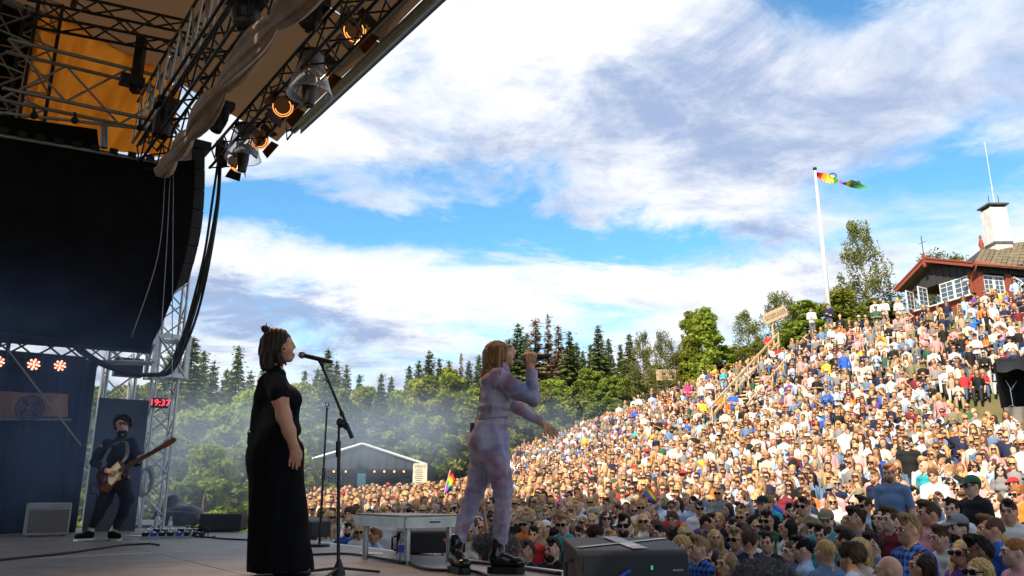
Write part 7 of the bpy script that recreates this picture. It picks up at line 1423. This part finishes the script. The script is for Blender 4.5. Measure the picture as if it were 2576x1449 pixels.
# standing figures one notices up on the hillside
SPECIAL = [(1844, 990, 1070, 40.5, 'man', 'short', 'brown', 0, 'bright blue', 'man in bright blue t-shirt and jeans standing at the foot of the stairs'), (1808, 995, 1062, 42, 'woman', 'straight', 'brown', 0, 'orange', 'person in orange jacket standing left of the man in bright blue'), (1765, 1010, 1075, 43, 'man', 'short', 'brown', 0, 'yellow', 'steward in yellow vest standing left of the orange jacket'), (1932, 845, 905, 47, 'man', 'cap', 'black', 0, 'red', 'man in red jacket standing below the tilted sign'), (1730, 965, 1030, 46, 'woman', 'long', 'brown', 0, 'magenta', 'woman in magenta top on the left hillside'), (2200, 760, 830, 40.5, 'man', 'short', 'brown', 0, 'white', 'left one of two men in white t-shirts right of the flagpole'), (2222, 758, 828, 40.5, 'man', 'short', 'dark brown', 0, 'white', 'right one of two men in white t-shirts right of the flagpole'), (2258, 756, 826, 40.3, 'woman', 'long', 'blonde', 0, 'white', 'blonde woman in white standing left of the red house'), (2083, 770, 840, 42, 'man', 'short', 'dark brown', 0, 'navy', 'man in navy shirt standing beside the flagpole'), (2040, 780, 850, 43, 'man', 'cropped', 'brown', 0, 'white', 'man in white shirt standing left of the flagpole'), (2505, 735, 800, 37.5, 'person', 'short', 'brown', 0, 'yellow', 'person in yellow with a pale backpack before the house')]
for (px, py, pf, Y, sex, hs, hc, eye, shirt, lab) in SPECIAL:
    p = at(px, py, Y); add_person(p.x, p.y, z=p.z - 1.64, sc=1.0, sex='man' if sex == 'person' else sex, hs=hs, hc=hc, eye=eye, shirt=shirt, ex='special', turn=cr.uniform(-20, 20), near=True, label=lab); take(p.x, p.y)
rx_ = [r_[0] for r_ in RIDGE]; ry_ = [r_[2] for r_ in RIDGE]
def pxy(x, y, z):
    d = Vector((x, y, z - CAM_H)); f = d.y * _cp + d.z * _sp; return CX + FPX * d.x / f, CY - FPX * (-d.y * _sp + d.z * _cp) / f
def in_crowd(x, y):
    if y < 5: return None
    px = CX + FPX * x / (y * .97 + .2)
    if px < 610 or px > 3000: return None
    if x * NV.x + y * NV.y < 6.35: return None
    if px < 1290:
        if y > lerp(40, 47, (px - 610) / 680): return None
        if y > 24 and px < 770: return None
        if px < 770 and x * U.x + y * U.y > 19: return None
    elif y > np.interp(px, rx_, ry_) + .3: return None
    # keep the stairs, the side stage and the pole clear
    q = Vector((x - sA.x, y - sA.y, 0)); u = q.dot(hd); v = q.dot(hs_); Ls = Vector((sd_.x, sd_.y, 0)).length
    if -1.2 < u < Ls and abs(v) < 1.25 and (math.sin(x * 91.7 + y * 47.3) < .35): return None
    if x > e0.x - .4 and abs(y - YB - 1.2) < 3.0: return None
    if (x - fb.x) ** 2 + (y - fb.y) ** 2 < .5: return None
    return px
rr2 = random.Random(4)
yy = 6.0; row = 0
while yy < 63:
    hill = yy > 24
    dxx = .50 if not hill else .46
    xx = -16.0 + (row % 2) * dxx / 2
    while xx < 32:
        x, y = xx + rr2.uniform(-.13, .13), yy + rr2.uniform(-.16, .16); xx += dxx
        px = in_crowd(x, y)
        if px is None or rr2.random() < .035: continue
        if not free(x, y, .40 if y < 12 else .32): continue
        g = gz(x, y); seated = False
        upz = g - (-1.5)
        if upz > 2.4: seated = rr2.random() < .93
        elif upz > 1.2: seated = rr2.random() < .45
        sex = 'woman' if rr2.random() < .52 else 'man'; sc_ = rr2.gauss(1.0 if sex == 'man' else .945, .032); hz = g + (1.22 if seated else 1.64) * sc_
        a, b = pxy(x, y, hz)
        if a < -20 or a > 3000 or b > 1475 or b < 0: continue
        hc = pick(HW, rr2); hs = rr2.choices(['short', 'quiff', 'cropped', 'curly', 'cap', None], [40, 28, 14, 5, 9, 4])[0] if sex == 'man' else rr2.choices(['long', 'straight', 'bob', 'bun', 'ponytail', 'curly'], [44, 22, 12, 9, 9, 4])[0]
        add_person(x, y, z=g, sc=sc_, sex=sex, hs=hs, hc=hc, eye=1 if rr2.random() < .55 else 0, shirt=pick(SW, rr2), ex='beard' if sex == 'man' and rr2.random() < .25 else '', turn=rr2.gauss(0, 17), near=False, off=a > 2600, seated=seated, hillside=seated or upz > 2); take(x, y)
    yy += .60 if not hill else .56; row += 1
PEOPLE.sort(key=lambda q: (0 if q.get('near') else 1, q['y']))
INDIV, REST = [], []
for q in PEOPLE:
    if q.get('near') or (len(INDIV) < 296 and not q.get('seated') and not q.get('off')): INDIV.append(q)
    else: REST.append(q)
used = set(); HS_TXT = {'short': 'short', 'quiff': 'swept-up', 'cropped': 'cropped', 'curly': 'curly', 'long': 'long', 'straight': 'straight', 'bob': 'bobbed', 'bun': 'tied-up', 'ponytail': 'ponytailed'}
def zone_txt(q):
    px, py = pxy(q['x'], q['y'], q['z'] + 1.64)
    if px < 960: return 'left of the riser'
    if px < 1420: return 'near the jumpsuit singer'
    if q['y'] < 10.5: return 'shaded front rows' if px < 2150 else 'front rows at right'
    if q['y'] < 14: return 'middle rows' if px < 2000 else 'middle rows at right'
    return 'sunlit crowd at centre' if px < 1900 else 'sunlit crowd at right'
def describe(q):
    z_ = zone_txt(q); capc = [e[4:].replace('_', ' ') for e in q['ex'].split() if e.startswith('cap:')]
    for tries in range(400):
        if q['hs'] is None: head = 'bald man'
        elif q['hs'] in ('cap', 'hat'): head = '%s in %s %s' % (q['sex'], capc[0] if capc else q.setdefault('capc', rr2.choice(['navy', 'black', 'white', 'red', 'khaki', 'grey'])), q['hs'])
        else: head = '%s with %s %s hair' % (q['sex'], HS_TXT[q['hs']], q['hc'])
        lab = head + (', sunglasses' if q['eye'] else '') + (', bearded' if 'beard' in q['ex'] else '') + ', %s %s, ' % (q['shirt'], 'plaid shirt' if 'plaid' in q['ex'] else ('long-sleeved top' if q.get('ls') else 'top')) + z_
        if lab not in used: break
        q['shirt'] = pick(SW, rr2) if tries < 40 else rr2.choice(list(SW)); q['ls'] = rr2.random() < .5
        if tries > 20: q['hc'] = rr2.choice(list(HW)); q['eye'] = rr2.randint(0, 1)
    used.add(lab); return lab
def set_mats(o, ms_):
    for i, mm in enumerate(ms_):
        o.material_slots[i].link = 'OBJECT'; o.material_slots[i].material = MATS[mm]
for n_, q in enumerate(INDIV):
    q['ls'] = rr2.random() < (.45 if q['sex'] == 'man' else .3)
    lab = q.get('label') or describe(q); d = STAGE_AT - Vector((q['x'], q['y'], 0))
    if q['y'] > 20: d = Vector((-2, 4, 0)) - Vector((q['x'], q['y'], 0))
    rz = math.atan2(d.x, -d.y) + math.radians(q['turn'])
    root = empty('person', (q['x'], q['y'], q['z']), lab, 'person', 'people in the crowd', rz); root.scale = (q['sc'],) * 3
    pose = rr2.choices(POSES, [52, 18, 22, 3, 5])[0] if not q.get('near') else ('folded' if 'special' in q['ex'] else 'down')
    bo_ = bpy.data.objects.new('body', BODY[q['sex'], pose]); link(bo_, root); sk = 'skin_d' if 'dark' in q['ex'].split() else rr2.choice(['skin_a', 'skin_b', 'skin_c']); sh = 'shirt_plaid' if 'plaid' in q['ex'] else 'shirt_cloth'
    set_mats(bo_, [sk, sh, sh if (q['ls'] or 'plaid' in q['ex']) else sk, rr2.choice(['jeans', 'jeans', 'trouser_dark', 'trouser_tan', 'shorts_grey']), 'shoe_white']); bo_.color = (*SHIRT[q['shirt']], 1)
    hcol = HAIRC[q['hc']]; j = rr2.uniform(.8, 1.2); hcol = tuple(min(1, c * j) for c in hcol)
    if q['hs'] in ('cap', 'hat'):
        capc = [e[4:].replace('_', ' ') for e in q['ex'].split() if e.startswith('cap:')]; cc_ = SHIRT[capc[0] if capc else q.get('capc', 'navy')]
        ho = link(bpy.data.objects.new('hat' if q['hs'] == 'hat' else 'cap', HAT if q['hs'] == 'hat' else CAP), root); ho.color = (*cc_, 1)
        if capc == ['grey']: text_part('lettering', 'NY', .045, frame(world_of(root) @ Vector((0, -.088, 1.745)), root.rotation_euler.to_matrix() @ Vector((1, 0, 0)), Vector((0, 0, 1))), 'sunglass', ho, .004)
        ho = link(bpy.data.objects.new('hair', HAIR['cropped']), root); ho.color = (*hcol, 1)
    elif q['hs']: ho = link(bpy.data.objects.new('hair', HAIR[q['hs']]), root); ho.color = (*hcol, 1); ho.scale = (rr2.choice([-1, 1]) * 1.0, 1, 1)
    if 'beard' in q['ex']: ho = link(bpy.data.objects.new('beard', BEARD), root); ho.color = (*tuple(c * .8 for c in hcol), 1)
    if q['eye']: link(bpy.data.objects.new('sunglasses', GLASS), root)
    else:
        for sg in (1, -1): eo = link(bpy.data.objects.new('eye', EYE), root); eo.scale.x = sg
    for sg in (1, -1): eo = link(bpy.data.objects.new('eyebrow', BROW), root); eo.scale.x = sg
    if q['y'] < 15: link(bpy.data.objects.new('mouth', MOUTH), root)
    if pose == 'held' and rr2.random() < .6: link(bpy.data.objects.new('drink_cup', CUP), root)

# everyone farther away: one mass, still a modelled figure each
def lp_person(sex, pose, hs, seated, glasses):
    M_ = MB(); f = sex == 'woman'; sh_ = .165 if f else .19; dz = -.44 if seated else 0.0
    M_.mi = 0; M_.ball((0, -.004, 1.640 + dz), .1, 8, 7, (.76, .92, 1.12)); M_.ball((0, -.035, 1.575 + dz), .055, 6, 4); M_.tube([(0, -.085, 1.655 + dz), (0, -.113, 1.615 + dz)], [.008, .016], 4, False); M_.tube([(0, .01, 1.58 + dz), (0, .015, 1.43 + dz)], .055, 6, False)
    M_.mi = 1; rings = [(1.47, .075, .06), (1.42, sh_ * .82, .09), (1.34, sh_, .115), (1.18, sh_ * .88, .12), (1.02, .13 if f else .155, .115), (.90, .17, .125)]
    vs = [(rx * math.cos(2 * math.pi * k / 8), ry * math.sin(2 * math.pi * k / 8), z + dz) for z, rx, ry in rings for k in range(8)]; M_.add(vs, [(i * 8 + k, i * 8 + (k + 1) % 8, (i + 1) * 8 + (k + 1) % 8, (i + 1) * 8 + k) for i in range(5) for k in range(8)])
    for sg in (-1, 1):
        S0 = Vector((sg * (sh_ - .01), 0, 1.40 + dz))
        if pose == 0: E_, W_ = Vector((sg * (sh_ + .05), .02, 1.12 + dz)), Vector((sg * (sh_ + .03), -.10, .90 + dz))
        elif pose == 1: E_, W_ = Vector((sg * (sh_ + .04), -.02, 1.13 + dz)), Vector((-sg * .03, -.17, 1.13 + dz))
        elif pose == 2: E_, W_ = Vector((sg * (sh_ + .03), -.03, 1.12 + dz)), Vector((sg * .08, -.25, 1.22 + dz))
        else: E_, W_ = (Vector((sg * (sh_ + .14), -.08, 1.46 + dz)), Vector((sg * .09, -.15, 1.67 + dz))) if sg > 0 else (Vector((sg * (sh_ + .05), -.1, 1.13 + dz)), Vector((sg * .1, -.28, 1.05 + dz)))
        M_.mi = 1; M_.tube([S0, E_], [.06, .045], 5, False); M_.mi = 5; M_.tube([E_, W_], [.043, .032], 5, False); M_.mi = 0; M_.ball(W_ + (W_ - E_).normalized() * .05, .042, 5, 4)
    M_.mi = 2
    for sg in (-1, 1):
        if seated: M_.tube([(sg * .09, 0, .50), (sg * .12, -.40, .52), (sg * .12, -.46, .06)], [.095, .07, .05], 6, False)
        else: M_.tube([(sg * .085, 0, .93), (sg * .095, -.01, .48), (sg * .095, .02, .02)], [.095, .07, .055], 6, False)
    M_.mi = 3
    def haircap(c, r, sq, zc, yf):
        n0 = len(M_.f); M_.ball(c, r, 10, 8, sq)
        keep = [(fc, mm) for fc, mm in zip(M_.f[n0:], M_.m[n0:]) if not (np.mean([M_.v[i][2] for i in fc]) < zc + dz or (np.mean([M_.v[i][1] for i in fc]) < yf and np.mean([M_.v[i][2] for i in fc]) < 1.70 + dz))]; M_.f[n0:] = [k[0] for k in keep]; M_.m[n0:] = [k[1] for k in keep]
    if hs in ('short', 'cap'): haircap((0, .018, 1.675 + dz), .1, (.86, 1.02, .98), 1.60, -.035)
    elif hs in ('long',):
        haircap((0, .018, 1.672 + dz), .1, (.92, 1.05, .98), 1.60, -.03); M_.tube([(0, .07, 1.68 + dz), (0, .105, 1.36 + dz)], [.075, .07], 6)
        for sg in (-1, 1): M_.tube([(sg * .07, -.01, 1.70 + dz), (sg * .085, -.025, 1.56 + dz), (sg * .10, -.05, 1.38 + dz)], [.03, .034, .022], 5)
    elif hs == 'bun': haircap((0, .018, 1.675 + dz), .1, (.84, 1.02, .97), 1.60, -.035); M_.ball((0, .10, 1.74 + dz), .045, 6, 4)
    if hs == 'cap': M_.mi = 4; haircap((0, .012, 1.69 + dz), .1, (.92, 1.1, .95), 1.685, -9); M_.box((0, -.13, 1.69 + dz), .14, .11, .012)
    if glasses: M_.mi = 6; M_.box((0, -.102, 1.648 + dz), .135, .022, .034)
    T = []; mi = []
    for fc, mm in zip(M_.f, M_.m):
        for k in range(1, len(fc) - 1): T.append((fc[0], fc[k], fc[k + 1])); mi.append(mm)
    return np.array([tuple(v) for v in M_.v], np.float32), np.array(T, np.int32), np.array(mi, np.int32)
LP = {}
Vs, Fs, Cs_ = [], [], []; off = 0; skt = [(.60, .32, .19), (.54, .27, .155), (.64, .38, .26), (.50, .24, .14)]; trs = [(.05, .09, .18), (.02, .02, .025), (.30, .23, .15), (.12, .12, .13), (.5, .48, .45)]
for q in REST:
    hs = 'bald' if q['hs'] is None else {'short': 'short', 'quiff': 'short', 'cropped': 'short', 'curly': 'short', 'cap': 'cap', 'hat': 'cap', 'long': 'long', 'straight': 'long', 'bob': 'long', 'bun': 'bun', 'ponytail': 'bun'}[q['hs']]
    key = (q['sex'], rr2.choices([0, 1, 2, 3], [40, 24, 28, 8])[0], hs, bool(q.get('seated')), q['eye'])
    if key not in LP: LP[key] = lp_person(*key)
    V, T, mi = LP[key]; d = Vector((-3, 5, 0)) - Vector((q['x'], q['y'], 0)); rz = math.atan2(d.x, -d.y) + math.radians(q['turn']); c, s_ = math.cos(rz), math.sin(rz); lean = rr2.uniform(-.05, .07)
    W_ = V * q['sc']; W_ = W_ + np.stack([np.zeros(len(W_)), -W_[:, 2] * lean, np.zeros(len(W_))], 1); X_ = W_[:, 0] * c - W_[:, 1] * s_ + q['x']; Y_ = W_[:, 0] * s_ + W_[:, 1] * c + q['y']; Vs.append(np.stack([X_, Y_, W_[:, 2] + q['z']], 1)); Fs.append(T + off); off += len(V)
    j = rr2.uniform(.85, 1.12); sk = rr2.choice(skt); shc = SHIRT[q['shirt']]; pal = np.array([sk, shc, rr2.choice(trs), HAIRC[q['hc']], SHIRT[rr2.choice(['navy', 'black', 'white', 'red', 'khaki'])], shc if rr2.random() < .4 else sk, (.01, .01, .01)], np.float32); pal[[0, 1, 3]] *= j; Cs_.append(pal[mi])
attr_mat('crowd_cloth', .8)
me = np_mesh('crowd', np.concatenate(Vs), np.concatenate(Fs), 'crowd_cloth'); at_ = me.attributes.new('col', 'FLOAT_COLOR', 'FACE'); cc_ = np.clip(np.concatenate(Cs_), 0, 1); at_.data.foreach_set('color', np.concatenate([cc_, np.ones((len(cc_), 1), np.float32)], 1).astype(np.float32).ravel())
tag(link(bpy.data.objects.new('crowd', me)), 'dense summer crowd filling the arena floor and hillside', 'crowd', kind='stuff')
print('PEOPLE', len(PEOPLE), len(INDIV), len(REST), 'tris', len(me.polygons), 'time', time.time() - T0)

# ------------------------------------------------------------------ stage smoke drifting from the far wing out over the bushes
def smoke(name, lo, hi, blobs, dens, label, col, nscale):
    m = bpy.data.materials.new(name); m.use_nodes = True; nt = m.node_tree; nt.nodes.remove(nt.nodes['Principled BSDF']); MATS[name] = m; L = nt.links
    pv = nt.nodes.new('ShaderNodeVolumePrincipled'); pv.inputs['Color'].default_value = (*col, 1); pv.inputs['Anisotropy'].default_value = .2
    mb = MB(); c = (Vector(lo) + Vector(hi)) / 2; mb.box(c, *(Vector(hi) - Vector(lo))); o = mb.build(name, name)
    tc = nt.nodes.new('ShaderNodeTexCoord'); tot = None
    def M(op, a, b):
        n = nt.nodes.new('ShaderNodeMath'); n.operation = op
        for i, v in enumerate((a, b)):
            if isinstance(v, (int, float)): n.inputs[i].default_value = v
            else: L.new(v, n.inputs[i])
        return n.outputs[0]
    for p, r in blobs:
        mp = nt.nodes.new('ShaderNodeMapping'); mp.vector_type = 'POINT'; q = p - o.location; mp.inputs['Scale'].default_value = tuple(1 / x for x in r); mp.inputs['Location'].default_value = tuple(-q[i] / r[i] for i in range(3)); L.new(tc.outputs['Object'], mp.inputs[0])
        ln = nt.nodes.new('ShaderNodeVectorMath'); ln.operation = 'DOT_PRODUCT'; L.new(mp.outputs[0], ln.inputs[0]); L.new(mp.outputs[0], ln.inputs[1])
        g = M('POWER', 2.718, M('MULTIPLY', ln.outputs['Value'], -1.6)); tot = g if tot is None else M('ADD', tot, g)
    n = nt.nodes.new('ShaderNodeTexNoise'); n.inputs['Scale'].default_value = nscale; n.inputs['Detail'].default_value = 3; n.inputs['Distortion'].default_value = .6; L.new(tc.outputs['Object'], n.inputs['Vector'])
    mr = nt.nodes.new('ShaderNodeMapRange'); mr.inputs[1].default_value = .35; mr.inputs[2].default_value = .68; mr.inputs[3].default_value = .15; mr.inputs[4].default_value = 1.7; L.new(n.outputs['Fac'], mr.inputs[0])
    L.new(M('MULTIPLY', M('MULTIPLY', tot, mr.outputs[0]), dens), pv.inputs['Density']); L.new(pv.outputs[0], nt.nodes['Material Output'].inputs['Volume'])
    tag(o, label, 'smoke', kind='stuff'); return o
V3 = lambda *a: Vector(a)
smoke('stage_smoke', (-10.5, 8.2, .03), (-3.2, 14.5, 4.6), [(at(30, 1160, 10.4), V3(1.8, 1.4, 1.0)), (at(60, 930, 10.3), V3(1.8, 1.2, .9)), (at(10, 800, 10.2), V3(1.4, 1.0, .7)), (at(250, 900, 11.4), V3(1.4, 1.0, .7)), (at(230, 1120, 11.4), V3(1.6, 1.2, .9)), (at(350, 1230, 12.2), V3(1.4, 1.0, .7))], .125, 'bluish stage smoke hanging in the far wing', (.45, .62, 1.0), .55)
smoke('drifting_smoke', (-17, 15.5, -1.2), (7, 36.5, 6.5), [(at(460, 1150, 21), V3(3.0, 2.4, 1.7)), (at(640, 1110, 24), V3(3.4, 2.6, 1.7)), (at(800, 1080, 27), V3(3.6, 2.8, 1.7)), (at(980, 1080, 30), V3(3.4, 2.6, 1.5)), (at(1150, 1085, 31), V3(3.0, 2.4, 1.3)), (at(1420, 1060, 33), V3(2.6, 2.2, 1.0))], .10, 'pale smoke drifting past the trees beside the stage', (.68, .82, 1.0), .35)
